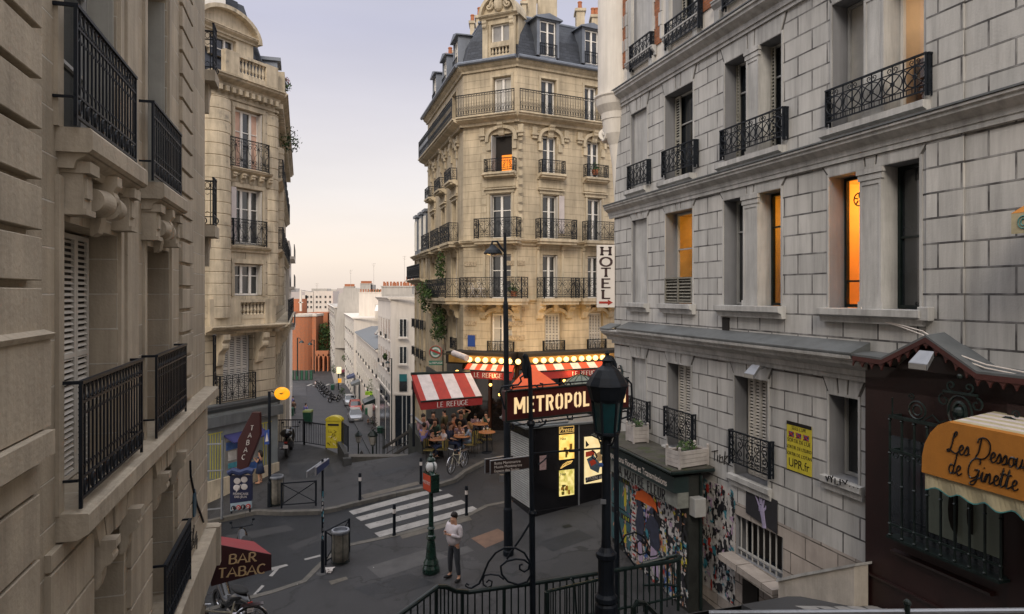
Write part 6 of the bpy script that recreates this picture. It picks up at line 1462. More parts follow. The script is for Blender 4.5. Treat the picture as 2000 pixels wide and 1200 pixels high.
# junction box and cables
jb = MB(); jb.box(HW, S(1828), S(1806), .03, .16, Zv(1806, 627, .1), Zv(1806, 600, .1)); tag(jb.build('junction_box', m_ashp, bevel=.01), 'small grey junction box right of the orange lit window', 'box')
for k, (off, l) in enumerate(((0, 'upper of two pale cables sagging over the red gable'), (7, 'lower of two pale cables sagging over the red gable'))):
    pts = [HW.p(S(u, .25), .10+.2*min(1, max(0, (u-1760)/60)), Zv(u, v, .25)) for u, v in ((1668, 600), (1672, 612+off*.3), (1690, 622), (1740, 634+off*.4), (1800, 647+off), (1840, 668+off), (1880, 694+off), (1930, 712+off), (2010, 728+off))]
    mb = MB(); mb.tube(pts, .010, 5); tag(mb.build('wall_cable', m_cream), l, 'cable')
# floodlights
def flood(u, v, W, b, name_l):
    t = thing('floodlight', name_l, 'lamp', W.p(W.S(u, b), b, W.Zv(u, v, b))); c = W.p(W.S(u, b), b, W.Zv(u, v, b)); Q = Fr(c.x, c.y, W.d.x, W.d.y, 1); Q.n = W.n; z = c.z
    mb = MB(); mb.prism([Q.p(-.17, .16, z-.11), Q.p(.17, .16, z-.11), Q.p(.13, -.02, z+.08), Q.p(-.13, -.02, z+.08)], V((0, 0, .10))); mb.build('housing', m_alu, t, bevel=.008)
    mb = MB(); mb.prism([Q.p(-.15, .165, z-.10), Q.p(.15, .165, z-.10), Q.p(.15, .165, z-.02), Q.p(-.15, .165, z-.02)], Q.n*.01); mb.build('lens', m_glassb, t)
    mb = MB(); mb.tube([Q.p(0, -.02, z+.05), Q.p(0, -b, z+.15)], .02, 6); mb.build('bracket', m_alu, t)
flood(1475, 729, HW, .3, 'grey floodlight above the shuttered ground window')
# HOTEL sign
hs = thing('hotel_sign', 'white vertical HOTEL sign with a red arrow', 'sign', P(1183, 600, 21.8)); Y = 21.75
x0, x1, zt_, zb_ = P(1166, 0, Y).x, P(1201, 0, Y).x, P(0, 479, Y).z, P(0, 601, Y).z
mb = MB(); mb.box(LF, x0, x1, Y, Y+.14, zb_, zt_); mb.build('panel', mat('sign_warm_white', (.66, .62, .58), .45, .05, 2, .03, 20), hs, bevel=.012)
mb = MB(); sz = (zt_-zb_)/6.45; xc = (x0+x1)/2
for i, ch in enumerate('HOTEL'): stext(mb, ch, V((xc, Y-.001, zt_-.19-i*.343)), V((1, 0, 0)), Z, V((0, -1, 0)), .275, .30, .15, .42, 1.75, dep=.008)
mb.build('lettering', mat('letter_brown', (.035, .014, .014), .5), hs)
mb = MB(); y = zb_+.16; mb.prism([V((xc+a, Y-.001, y+b)) for a, b in ((-.22, .035), (.06, .035), (.06, .09), (.22, 0), (.06, -.09), (.06, -.035), (-.22, -.035))], V((0, -.008, 0))); mb.build('arrow', m_red, hs)
# street plaque
c = HW.p(S(1212, .03), .03, Zv(1212, 727, .03)); st = thing('street_plaque', 'dark green arched RUE PIERRE DAC plaque on the white house corner', 'plaque', c); r = RT(HW.n)
mb = MB(); mb.prism([c+r*x*.30+Z*y*.20 for x, y in [(-.5, -1), (.5, -1), (.5, .55), (.28, .65)]+[(.28*math.cos(math.radians(t)), .75+.35*math.sin(math.radians(t))) for t in range(0, 181, 30)]+[(-.28, .65), (-.5, .55)]], HW.n*.03); mb.build('plate', mat('enamel_green', (.012, .035, .045), .25, .1), st)
for k, s_ in enumerate(('RUE', 'PIERRE', 'DAC')): ftext(s_, c+HW.n*.035+Z*(.05-k*.085), r, HW.n, .08, m_cream, st)
ftext('18e', c+HW.n*.035+Z*.16, r, HW.n, .05, m_cream, st)
# election poster
pt = thing('yellow_poster', 'yellow UPR.fr poster with small flags on the ashlar wall', 'poster', HW.p(S(1560), .03, Zv(1560, 870)))
a0, a1 = S(1585, .02), S(1537, .02); z0, z1 = Zv(1537, 915, .02), Zv(1537, 822, .02)
mb = MB(); mb.box(HW, a0, a1, .012, .024, z0, z1); mb.build('sheet', mposter[3], pt, HW)
r = RT(HW.n); 
for k, (s_, q, sz) in enumerate((("SEULE L'UPR", .88, .095), ("SORTIR DE L'UE", .62, .105), ("SORTIR DE L'EURO", .48, .095), ("SORTIR DE L'OTAN", .34, .095), ('UPR.fr', .15, .25))):
    ftext(s_, HW.p((a0+a1)/2, .026, z0+(z1-z0)*q), r, HW.n, sz, m_black, pt, sx=.9 if k else .8, extrude=.001)
mb = MB()
for k in range(3): x = a0+(a1-a0)*(.2+.3*k); zc_ = z0+(z1-z0)*.75; mb.box(HW, x-.07, x+.07, .025, .028, zc_-.05, zc_+.05, 0); mb.tube([HW.p(x-.07, .03, zc_-.05), HW.p(x+.07, .03, zc_+.05)], .012, 4, 1); mb.tube([HW.p(x-.07, .03, zc_+.05), HW.p(x+.07, .03, zc_-.05)], .012, 4, 1)
mb.box(HW, a0, a1, .02, .03, z1-.06, z1+.01, 2); mb.build('emblem', [mat('flag_blue', (.02, .04, .2)), m_red, m_black], pt)
# black poster with pale hand
hp = thing('hand_poster', 'black poster of a pale raised hand on the ashlar wall', 'poster', HW.p(S(1487), .03, Zv(1487, 985)))
a0, a1 = S(1518, .02), S(1457, .02); zt_ = Zv(1457, 948, .02); zb_ = Zv(1457, 1006, .02)
mb = MB(); mb.prism([HW.p(a0, .01, zb_-.08), HW.p(a1, .01, zb_+.05), HW.p(a1, .01, zt_), HW.p(a0, .01, zt_-.05)], HW.n*.014); mb.build('sheet', mposter[5], hp, HW)
m_ = (a0+a1)/2; zc_ = (zt_+zb_)/2; mb = MB(); bb = .028
fg = lambda pts, r: mb.tube([HW.p(m_-x, bb, zc_+y) for x, y in pts], r, 6)
fg([(.12, -.42), (.08, -.22), (.03, -.05)], [.07, .065, .085]); fg([(.03, -.08), (.0, .04)], [.1, .08])
for pts in ([(-.06, .02), (-.12, .12), (-.19, .20)], [(-.01, .06), (-.03, .18), (-.05, .22)], [(.03, .06), (.03, .16), (.04, .2)], [(.07, .03), (.10, .14), (.12, .19)], [(.09, -.05), (.16, .02), (.17, .08)]): fg(pts, [.03, .025, .015])
mb.v = [p-HW.n*((p-HW.o).dot(HW.n)-bb)*.85 for p in mb.v]; mb.build('hand', mat('print_pale_violet', (.32, .28, .42), .7, .2, 12), hp)
# graffiti
for (pl, l, u0, v0) in (([[(0, 0), (12, -2)], [(6, -2), (5, 18)], [(12, 8), (11, 20)], [(16, 6), (15, 22), (22, 20), (21, 10), (16, 12)], [(26, 0), (24, 26)], [(24, 10), (32, 8), (24, 18), (34, 26)], [(36, 27), (37, 27)]], 'black tag scribbled under the third ground floor balcony', 1390, 882), ([[(0, 0), (3, 10), (6, 0)], [(8, 0), (11, 6), (14, 0)], [(11, 6), (11, 13)], [(18, 4), (18, 16), (24, 17)], [(28, 6), (28, 18)], [(32, 8), (38, 16), (42, 8)], [(46, 20), (47, 20)], [(54, 22), (55, 22)], [(62, 24), (63, 24)]], 'black letters written on the narrow window sill', 1612, 930)):
    mb = MB()
    for s_ in pl: mb.tube([HW.p(S(u0+x, .15 if v0 > 900 else .01), .14 if v0 > 900 else .008, Zv(u0+x, v0+y, .15 if v0 > 900 else .01)) for x, y in s_], .012, 4)
    tag(mb.build('graffiti_tag', m_black), l, 'graffiti')
# ================================================================ florist kiosk with poster wall
KW = Fr(9.3, 0, -.3076, 1, -1)
S, Zk = KW.S, KW.Zv
fk_ = thing('florist_kiosk', 'shuttered florist kiosk plastered with posters under a mossy roof', 'kiosk', KW.p(S(1270), 0, -7.5))
a0, a1 = S(1345), S(1196); zt0 = -4.36
mb = MB(); mb.box(KW, a0, a1, -.38, 0, -8, zt0); mb.build('wall', mat('kiosk_dark_paint', (.018, .02, .018), .7, .4, 3, .3, 20), fk_, KW)
mb = MB(); zr = zt0+.18
mb.box(KW, a0-.12, a1+.25, -.64, .52, zt0+.07, zr); mb.build('roof', mat('mossy_felt', (.060, .055, .045), .95, .4, 3, .8, 12, sec=((.045, .055, .02), 2.2, .52)), fk_, KW)
mb = MB(); mb.tube([KW.p(a0-.14, .54, zt0+.12), KW.p(a1+.27, .54, zt0+.12)], .04, 6); mb.tube([KW.p(a0-.14, .54, zt0+.12), KW.p(a0-.14, -.62, zt0+.12)], .04, 6); mb.build('gutter', m_irongr, fk_)
mb = MB(); z1 = zt0-.02; mb.box(KW, a0, a1, .0, .40, z1-.38, z1, 0); mb.box(KW, a0, a1, 0, .30, z1-.76, z1-.385, 1); mb.build('sign_board', [mat('sign_dark_green', (.015, .03, .03), .5, .2), mat('sign_worn_grey', (.20, .21, .19), .7, .3, 5)], fk_, KW)
r = RT(KW.n)
ftext('Compositions Florales et Transmissions', KW.p((a0+a1)/2, .405, z1-.23), r, KW.n, .24, m_cream, fk_, sx=.92)
mb = MB(); stext(mb, 'LA MAITRE FLEUR', KW.p((a0+a1)/2-.15, .302, z1-.60), r, Z, KW.n, .25, .2, .1, .2, .9, gap=.2); mb.build('lettering', m_black, fk_)
# torn posters: many overlapping sheets of paper
random.seed(44); mb = MB(); zp1 = z1-.80; zp0 = -7.6
def sheet(W, mb, x0, x1, y0, y1, b, m, jag=.0):
    pts = [(x0, y0), (x1, y0), (x1, y1), (x0, y1)]; o = []
    for i in range(4):
        p, q = pts[i], pts[(i+1) % 4]; n = 4
        for k in range(n): t = k/n; o.append((p[0]+(q[0]-p[0])*t+random.uniform(-jag, jag), p[1]+(q[1]-p[1])*t+random.uniform(-jag, jag)))
    mb.face([W.p(x, b, y) for x, y in o], m)
nm = len(mposter)
for k in range(190):
    w, h = random.uniform(.1, .45), random.uniform(.1, .5); x = random.uniform(a0, a1-w-.9); y = random.uniform(zp0, zp1-h)
    sheet(KW, mb, x, x+w, y, y+h, .006+k*.0002, random.choice([1]*7+[5]*5+[0, 2, 6, 7]), .045)
for k in range(750):                                          # small torn scraps and print
    w = random.uniform(.02, .13); h = random.uniform(.02, .16); x = random.uniform(a0, a1-w-.8); y = random.uniform(zp0, zp1-h)
    sheet(KW, mb, x, x+w, y, y+h, .045+k*.00001, random.choice([1]*6+[5]*7+[4, 2, 3, 6]), .02)
mb.build('torn_poster', mposter, fk_)
mskin = mposter[6]
def figure_poster(x, y0, w, h, dress, bgm):
    mb = MB(); mb.box(KW, x, x+w, .045, .05, y0, y0+h, 0); c = x+w/2
    mb.box(KW, x+.02, x+w-.02, .05, .052, y0+h-.24, y0+h-.08, 1)
    mb.face([KW.p(c+dx*w, .054, y0+dy*h) for dx, dy in ((-.1, .12), (.12, .12), (.13, .45), (.1, .66), (-.08, .66), (-.14, .4))], 2)
    mb.face([KW.p(c+dx*w, .0545, y0+dy*h) for dx, dy in ((-.12, .02), (.02, .02), (.02, .14), (-.1, .14))], 3)
    mb.face([KW.p(c+.06*w*math.cos(math.radians(t)), .055, y0+.73*h+.06*h*math.sin(math.radians(t))) for t in range(0, 360, 40)], 3)
    mb.face([KW.p(c+dx*w, .056, y0+dy*h) for dx, dy in ((.1, .6), (.3, .4), (.27, .36), (.1, .5))], 3)
    for k in range(4): mb.tube([KW.p(x+.1+k*.09, .057, y0+h-.2), KW.p(x+.1+k*.09+(.03 if k % 2 else 0), .057, y0+h-.11)], .01, 4, 4)
    return mb
for row in range(2):
    for cx in range(2):
        mb = figure_poster(a1-.02-(cx+1)*.62, zp1-1.02-row*1.04, .60, 1.0, 3, 2); mb.build('pin_up_poster', [mat('poster_sea_green', (.05, .12, .13), .5, .2, 5), mposter[5], mposter[3], mskin, mat('poster_lime', (.38, .42, .03), .6)], fk_)
mb = MB()
for k in range(3): sheet(KW, mb, a1-1.62, a1-1.34, zp1-.75-k*.72, zp1-.1-k*.72, .047, 0); 
for k in range(3):
    for j in range(5): mb.box(KW, a1-1.58, a1-1.40+.02*(j % 2), .049, .051, zp1-.66-k*.72+j*.11, zp1-.61-k*.72+j*.11, 1 if j % 2 else 2)
mb.build('tour_poster', [mposter[1], mposter[5], mposter[4]], fk_)
# the big paste-up: two dark figures under an orange umbrella
pu = thing('umbrella_pasteup', 'pasted paper figures in dark coats under an orange umbrella', 'paste-up', KW.p(S(1265), .06, -6.5))
q = lambda u, v, b=.06: KW.p(S(u, b), b, Zk(u, v, b))
mb = MB(); mb.face([q(u, v) for u, v in ((1240, 975), (1243, 960), (1256, 958), (1270, 968), (1281, 984), (1284, 1002), (1276, 992), (1262, 985), (1250, 978))]); mb.build('umbrella', mat('print_orange', (.72, .13, .02), .7, .12, 5), pu)
mb = MB(); mb.face([q(u, v) for u, v in ((1245, 990), (1251, 985), (1256, 995), (1259, 1030), (1252, 1062), (1244, 1052), (1241, 1020))]); mb.face([q(u, v) for u, v in ((1269, 1005), (1277, 1010), (1286, 1025), (1289, 1070), (1284, 1078), (1270, 1066), (1268, 1040), (1260, 1030))]); mb.face([q(1248+4*math.cos(t*.8), 983+6*math.sin(t*.8), .062) for t in range(8)]); mb.face([q(1272+4.5*math.cos(t*.8), 999+7*math.sin(t*.8), .062) for t in range(8)]); mb.build('coat', mat('print_navy', (.03, .035, .06), .7, .3, 8), pu)
mb = MB(); mb.face([q(u, v, .061) for u, v in ((1271, 1066), (1283, 1078), (1287, 1130), (1278, 1122), (1270, 1090))]); mb.face([q(u, v, .061) for u, v in ((1245, 1052), (1253, 1062), (1256, 1100), (1248, 1096))]); mb.build('trousers', mat('print_lilac', (.38, .30, .42), .7, .15, 8), pu)
# posters on the ashlar wall beside the kiosk
pw = thing('fly_posters', 'torn black and white fly posters pasted beside the kiosk', 'posters', HW.p(HW.S(1410), .02, -6.4))
x0, x1 = HW.S(1436), HW.S(1372); zt_, zb_ = HW.Zv(1436, 960), HW.Zv(1436, 1185)
mb = MB(); sheet(HW, mb, x0, x1, zb_, zt_, .006, 1)
for k in range(420): w, h = random.uniform(.02, .14), random.uniform(.03, .26); x = random.uniform(x0, x1-w); y = random.uniform(zb_, zt_-h); sheet(HW, mb, x, x+w, y, y+h, .007+k*.00005, random.choice([1, 5, 1, 5, 1, 5, 1, 5, 1, 5, 2, 4, 7]), .03)
mb.build('sheet', mposter, pw)
eb = MB(); c = KW.p(S(1360), 0, Zk(1358, 975)); q_ = KW.p(a0, -.35, 0); Q = Fr(q_.x, q_.y, KW.n.x, KW.n.y, 1)
eb.box(KW, a0-.28, a0-.02, -.30, .0, Zk(1350, 1008), Zk(1350, 972)); tag(eb.build('meter_box', m_wgrey, bevel=.015), 'grey metal meter box on the end of the florist kiosk', 'box')
pp = MB(); pp.tube([KW.p(a0-.06, -.3, -7.6), KW.p(a0-.06, -.3, zt0)], .04, 8); tag(pp.build('drain_pipe', m_irongr), 'dark drain pipe at the near end of the florist kiosk', 'pipe')
# planters on the kiosk roof
def planter(name, label, c, w, d, h, ang, seed, n=60):
    t = thing(name, label, 'planter', c, ang); mb = MB(); b = .05
    for x in (-w/2, w/2-b):
        for y in (-d/2, d/2-b): mb.box(LF, x, x+b, y, y+b, 0, h+.04); mb.ball((x+b/2, y+b/2, h+.07), .04, 0, 8, 5)
    for k in range(4):
        z0, z1 = .03+k*(h-.03)/4, .03+(k+1)*(h-.03)/4-.008
        mb.box(LF, -w/2+b, w/2-b, -d/2+.01, -d/2+.035, z0, z1); mb.box(LF, -w/2+b, w/2-b, d/2-.035, d/2-.01, z0, z1); mb.box(LF, -w/2+.01, -w/2+.035, -d/2+b, d/2-b, z0, z1); mb.box(LF, w/2-.035, w/2-.01, -d/2+b, d/2-b, z0, z1)
    mb.build('box', m_wood, t, world=False); mb = MB(); mb.box(LF, -w/2+.04, w/2-.04, -d/2+.04, d/2-.04, .02, h-.05); mb.build('soil', mat('soil', (.05, .035, .025), .95, .4, 12, .6, 40), t, world=False)
    random.seed(seed); o = foliage('leaf_mass', None, None, [(V((0, 0, h+.05)), .16, (w*2.2, d*1.8, .9))], n, .05, None, seed=seed); o.parent = t; WM[o.name] = Matrix.Identity(4)
ang = math.atan2(KW.d.y, KW.d.x)
c = KW.p(S(1334, .0), -.12, zr); planter('planter_box', 'long white wooden planter on the near end of the mossy roof', V((c.x, c.y, zr)), .95, .5, .42, ang+math.pi/2+.2, 3, 90)
c = KW.p(S(1232), -.2, zr); planter('planter_box', 'small white cubic planter near the street end of the mossy roof', V((c.x, c.y, zr)), .48, .48, .46, ang+math.pi/2, 8, 50)
# ================================================================ press kiosk
c0 = G(1042, 1010); PK = Fr(c0.x, c0.y, .914, .406, 1)
S, Zp = PK.S, PK.Zv
pk = thing('press_kiosk', 'black press kiosk with lit magazine panels and a grey shutter side', 'kiosk', c0)
aw_ = S(1176); zt_ = Zp(1042, 838); gb = c0.z-.15
mb = MB(); mb.box(PK, 0, aw_, -1.9, 0, gb, zt_); mb.box(PK, -.05, aw_+.05, -1.95, .03, gb, gb+.35); mb.box(PK, -.03, .05, -.08, .04, gb+.3, zt_); mb.build('body', m_black, pk, PK, bevel=.015)
mb = MB()
for k in range(30): z = gb+.36+k*(zt_-gb-.75)/30; h = (zt_-gb-.75)/30; mb.prof(Side(PK, -.0), [], 0, 0) if False else mb.prism([PK.p(-.005, -.1, z), PK.p(-.035, -.1, z+h*.5), PK.p(-.005, -.1, z+h*.96)], PK.n*-1.72)
mb.build('roller_shutter', mat('shutter_steel', (.36, .37, .36), .5, .15, 3, .1, 30, metal=.3), pk)
mb = MB(); mb.box(PK, -.35, aw_+.15, -2.1, .12, zt_+.02, zt_+.10); mb.box(PK, -.3, aw_*.5, -2.05, .0, zt_+.10, zt_+.16); mb.build('roof', m_lead, pk, PK, bevel=.02)
xs = lambda u: S(u, .01)
zq = lambda v: Zp(1106, v, .01)
mpan = [emat('panel_lit_yellow', (1, .78, .22), 1.05, (.95, .48, .08), 5, .52), emat('panel_lit_magazine', (1, .80, .30), .9, (.45, .40, .06), 7, .52)]
for i, (v0, v1) in enumerate(((849, 897), (918, 968))):
    mb = MB(); mb.box(PK, xs(1092), xs(1121), .012, .03, zq(v1), zq(v0)); o = mb.build('lit_panel', mpan[i], pk, PK)
    mb = MB(); a, b = xs(1092), xs(1121); z0, z1 = zq(v1), zq(v0); random.seed(i)
    for k in range(9): x = a+random.uniform(.05, b-a-.15); y = z0+random.uniform(.03, (z1-z0)*.4); mb.box(PK, x, x+random.uniform(.04, .12), .031, .033, y, y+random.uniform(.04, .2), k % 2)
    mb.build('print', [mat('print_olive', (.20, .16, .02), .6), mat('print_ochre', (.55, .25, .03), .6)], o); ftext('Nez', PK.p(a+.14, .034, z1-.13), RT(PK.n), PK.n, .13, mposter[5], o)
mb = MB()
for x0, x1, z0, z1 in ((xs(1092), xs(1121), zq(846), zq(845)), (xs(1092), xs(1121), zq(834), zq(833)), (xs(1092), xs(1092.8), zq(846), zq(833)), (xs(1120.2), xs(1121), zq(846), zq(833))): mb.box(PK, x0, x1, .012, .02, z0, z1)
ml = emat('panel_line_glow', (1, .62, .18), .8); mb.build('header_frame', ml, pk, PK)
ftext('Presse', PK.p((xs(1092)+xs(1121))/2, .02, zq(839.6)), RT(PK.n), PK.n, .21, ml, pk, shear=.3)
mb = MB(); a, z = (xs(1092)+xs(1121))/2, zq(907); mb.tube([PK.p(a+x, .03, z+y) for x, y in ((-.24, -.12), (-.14, .0), (.02, .08), (.22, .10), (.14, .02), (0, -.02), (-.24, -.12))], .014, 5); mb.tube([PK.p(a+x, .03, z+y) for x, y in ((-.2, -.1), (0, .03), (.18, .08))], .012, 5); mb.build('leaf_emblem', ml, pk)
mb = MB(); zq2 = lambda v: Zp(1160, v, .01); mb.box(PK, xs(1141), S(1182, .01), .012, .04, zq2(943), zq2(852)); o = mb.build('lit_poster', emat('poster_glow_cream', (1, .80, .42), .85, (.9, .66, .30), 3, .5), pk, PK)
mb = MB(); T = lambda *pts: [PK.p(xs(u), .043, zq2(v)) for u, v in pts]
mb.face(T((1143, 858), (1150, 868), (1143, 872)), 0); mb.face(T((1143, 881), (1160, 879), (1160, 889), (1143, 891)), 1); mb.face(T((1145, 895), (1158, 888), (1172, 908), (1168, 925), (1152, 915)), 2); mb.face([p+PK.n*.002 for p in T((1150, 900), (1160, 896), (1164, 905), (1154, 910))], 1)
mb.face(T((1143, 931), (1180, 926), (1180, 936), (1143, 941)), 0); mb.face([p+PK.n*.002 for p in T((1160, 888), (1172, 882), (1176, 900), (1168, 903))], 3); mb.build('print', [mposter[5], mat('print_red', (.5, .05, .02)), mat('print_slate', (.08, .12, .16), .6, .4, 9), m_gold], o)
ftext('CITIZEN 100%', PK.p(S(1163, .05), .048, Zp(1163, 934, .05)), RT(PK.n), PK.n, .16, m_cream, o, sx=.85)
mb = MB(); mb.box(PK, xs(1054), xs(1067), .006, .012, Zp(1060, 918), Zp(1060, 890)); mb.build('sticker', mat('sticker_pale', (.32, .22, .22), .7, .4, 20), pk, PK)
mb = MB(); mb.tube([PK.p(xs(1130), .03, gb+.3), PK.p(xs(1130), .03, zt_)], .03, 6); mb.build('corner_profile', m_alu, pk)
# ================================================================ gabled shop porch on the right
S, Zv = HW.S, HW.Zv
po = thing('shop_porch', 'dark red gabled wooden shop front on the right', 'shop front', HW.p(S(1850), .3, -4))
mred = mat('shop_oxblood', (.017, .0045, .004), .45, .25, 2.5, .08, 20, streak=.2); mredt = mat('gable_trim_red', (.06, .016, .013), .6, .25, 3, .1, 20)
a1, a0 = S(1690, .2), S(2300, .2); zt_ = Zv(1690, 745, .2)
mb = MB(); mb.box(HW, a0, a1, -.02, .2, -9, zt_+.3); 
b_ = .2; A = lambda u, v, b=b_: HW.p(S(u, b), b, Zv(u, v, b))
mb.prism([A(1690, 760), A(1690, 735), A(1728, 738), A(1808, 668), A(1905, 742), A(2040, 762), A(2040, 800)], HW.n*-.2)
mb.build('wall', mred, po, HW)
mb = MB(); ru = [(1664, 695), (1720, 703), (1807, 659), (1907, 730), (2040, 745)]; bo = .42
for k in range(4):
    (u0, v0), (u1, v1) = ru[k], ru[k+1]; p0, p1 = A(u0, v0, bo), A(u1, v1, bo)
    i0 = HW.p(S(u0, bo), 0, p0.z+.04); i1 = HW.p(S(u1, bo), 0, p1.z+.04); mb.prism([p0, p1, i1, i0], V((0, 0, .035)))
mb.build('roof', m_lead, po)
mb = MB()
for k in range(4):
    (u0, v0), (u1, v1) = ru[k], ru[k+1]; p0, p1 = A(u0, v0, bo), A(u1, v1, bo); mb.prism([p0-Z*.002, p1-Z*.002, p1-Z*.08, p0-Z*.08], HW.n*-.04)
    L_ = (p1-p0).length; n = max(1, round(L_/.19)); d = (p1-p0)/n
    for j in range(n):
        q0 = p0+d*j-Z*.08-HW.n*.01; q1 = q0+d; m_ = (q0+q1)/2
        pts = [q0, q1]+[q1.lerp(q0, t)-Z*(.10*(1-math.sin(math.pi*t)**.6)) for t in (0, .12, .3, .5, .7, .88, 1)]
        mb.prism(pts, HW.n*-.03)
mb.build('scalloped_bargeboard', mredt, po)
flood(1808, 708, HW, .45, 'small grey spotlight under the red gable')
# window, iron grille
mb = MB(); wv0, wv1 = 835, 1040
gu0, gu1 = 1742, 1958; ga, gbb = S(gu1, .2), S(gu0, .2); gz0, gz1 = Zv(1742, 1040, .2), Zv(1742, 850, .2)
mb.box(HW, ga, gbb, .195, .215, gz0, gz1, 0); mb.box(HW, ga, ga+(gbb-ga)*.36, .216, .222, gz0+.25, gz1-.2, 1); mb.box(HW, ga+(gbb-ga)*.38, ga+(gbb-ga)*.62, .216, .222, gz0+.25, gz1-.2, 1); mb.build('shop_window', [m_glass, mat('blind_pale_green', (.13, .15, .12), .6, .1)], po, HW)
mb = MB(); m_ = ga+(gbb-ga)*.55
for x in (m_-.35,): mb.ball(HW.p(x, .224, gz0+.75), .22, 0, 14, 8, (.6, .1, 1.7)); mb.ball(HW.p(x-.25, .224, gz0+.75), .14, 0, 14, 8, (.6, .1, 2.2))
mb.build('curtain_silhouette', m_dark, po)
mb = MB(); bg_ = .42; x0, x1 = S(1955, bg_), S(1738, bg_); g0_ = Zv(1738, 1046, bg_); g1_ = Zv(1738, 812, bg_); gm_ = Zv(1738, 878, bg_)
mb.box(HW, x0, x1+.04, .2, bg_+.04, g0_-.04, g0_); mb.box(HW, x0, x1, bg_-.03, bg_+.03, g1_-.03, g1_+.02); mb.box(HW, x0, x1, bg_-.02, bg_+.02, gm_-.02, gm_+.02); mb.box(HW, x0, x1, bg_-.02, bg_+.02, g0_+.18, g0_+.21)
mb.box(HW, x1-.03, x1, .2, bg_, g1_-.03, g1_+.02); mb.box(HW, x1-.03, x1, .2, bg_, gm_-.02, gm_+.02)
n = 8
for k in range(n+1):
    x = x0+(x1-x0)*k/n; c = HW.p(x, bg_, 0); mb.tube([HW.p(x, bg_, g0_), HW.p(x, bg_, g1_)], .019, 7)
    for z in (g0_+.02, g0_+.2, g0_+.85, gm_-.05, g1_-.06): mb.lathe((c.x, c.y, z), [(.012, -.025), (.034, 0), (.012, .025)], 8)
for k in range(n):
    x = x0+(x1-x0)*(k+.5)/n; ring2(mb, HW, arc(x, gm_-.07, .05, .045, 0, 330, 8), bg_, .01, True)
mc = x0+(x1-x0)*.33
ring2(mb, HW, arc(mc, g1_+.26, .19, .24, 0, 345, 18), bg_, .02, True); ring2(mb, HW, arc(mc, g1_+.26, .10, .14, 0, 345, 14), bg_, .03, True); mb.ball(HW.p(mc, bg_, g1_+.26), .085, 0, 10, 6)
mb.box(HW, mc-.26, mc+.26, bg_-.03, bg_+.03, g1_+.52, g1_+.55)
for sg in (-1, 1):
    ring2(mb, HW, spiral(mc+sg*.26, g1_+.4, .10, .03, 90, 90-sg*380, 14), bg_, .014); ring2(mb, HW, spiral(mc+sg*.14, g1_+.63, .08, .02, -90, -90+sg*380, 14), bg_, .014); ring2(mb, HW, [(mc+sg*x, g1_+y) for x, y in ((.22, .1), (.34, .05), (.45, .14), (.62, .02))], bg_, .014)
    cx_ = mc+sg*.72; ring2(mb, HW, arc(cx_, g1_+.17, .15, .14, 0, 345, 14), bg_, .016, True); ring2(mb, HW, arc(cx_, g1_+.17, .08, .08, 0, 345, 10), bg_, .014, True); ring2(mb, HW, spiral(cx_+sg*.1, g1_+.36, .06, .015, 0, 400, 10), bg_, .012)
mb.tube([HW.p(x1-.05, bg_, g1_), HW.p(x1-.05, bg_, g1_+.3)], .014, 6); mb.ball(HW.p(mc, bg_, g1_+.78), .04, 0, 8, 5)
mb.build('iron_grille', m_irongr, po)
mb = MB(); zq0 = Zv(1742, 1074, .26); mb.prof(HW, [(.19, zq0-.05), (.28, zq0-.05), (.30, zq0), (.19, zq0+.02)], S(1935, .28), S(1740, .28)); mb.prof(HW, [(.19, zq0-.62), (.24, zq0-.62), (.25, zq0-.58), (.19, zq0-.58)], a0, a1); mb.box(HW, a0, S(1968, .24), .19, .25, -6, zt_); mb.build('moulding', mred, po, HW)
# Ginette awning: rounded hood, lettering, scalloped cream valance
ga_ = thing('boutique_awning', 'ochre rounded awning lettered Les Dessous de Ginette', 'awning', A(1900, 880, 1.0))
mochre = mat('canvas_ochre', (.40, .155, .018), .8, .12, 3, .15, 40, streak=.12); mcr = mat('canvas_cream_aged', (.42, .37, .24), .85, .12, 4, .2, 30, streak=.2)
bF = 1.05                                     # front plane distance from the wall
q = lambda u, v, b=bF: HW.p(S(u, b), b, Zv(u, v, b))
ol = [(1802, 922), (1803, 890), (1808, 866), (1819, 845), (1834, 830), (1852, 824)]
far = [q(u, v) for u, v in ol]; aEnd = far[0]
zb0 = q(1802, 922).z; xl = S(1802, bF)
# front sheet: arch profile along the wall (a) with flat bottom; hood top runs back to the wall
zs = [p.z for p in far]; xs_ = [(p-HW.o).dot(HW.d) for p in far]
L_ = 3.4; x_near = xl-L_
prf = list(zip(xs_, zs)); prf2 = [(x_near+(xl-x), z) for x, z in reversed(prf)]
outl = prf+prf2
mb = MB(); mb.prism([HW.p(x, bF, z) for x, z in outl], HW.n*.02); mb.build('front_panel', mochre, ga_, HW)
mb = MB(); NB = 10
for k in range(len(outl)-1):
    (x0_, z0_), (x1_, z1_) = outl[k], outl[k+1]
    for j in range(NB): b0, b1 = .2+(bF-.2)*j/NB, .2+(bF-.2)*(j+1)/NB; s0, s1 = .10*(1-j/NB), .10*(1-(j+1)/NB); mb.face([HW.p(x0_, b0, z0_+s0), HW.p(x1_, b0, z1_+s0), HW.p(x1_, b1, z1_+s1), HW.p(x0_, b1, z0_+s1)], 0 if j == NB-1 else 1+(j % 2))
mb.build('hood', [mochre, mcr, m_cwhite], ga_, HW)
mb = MB(); N = 60; x_ = xl-.03
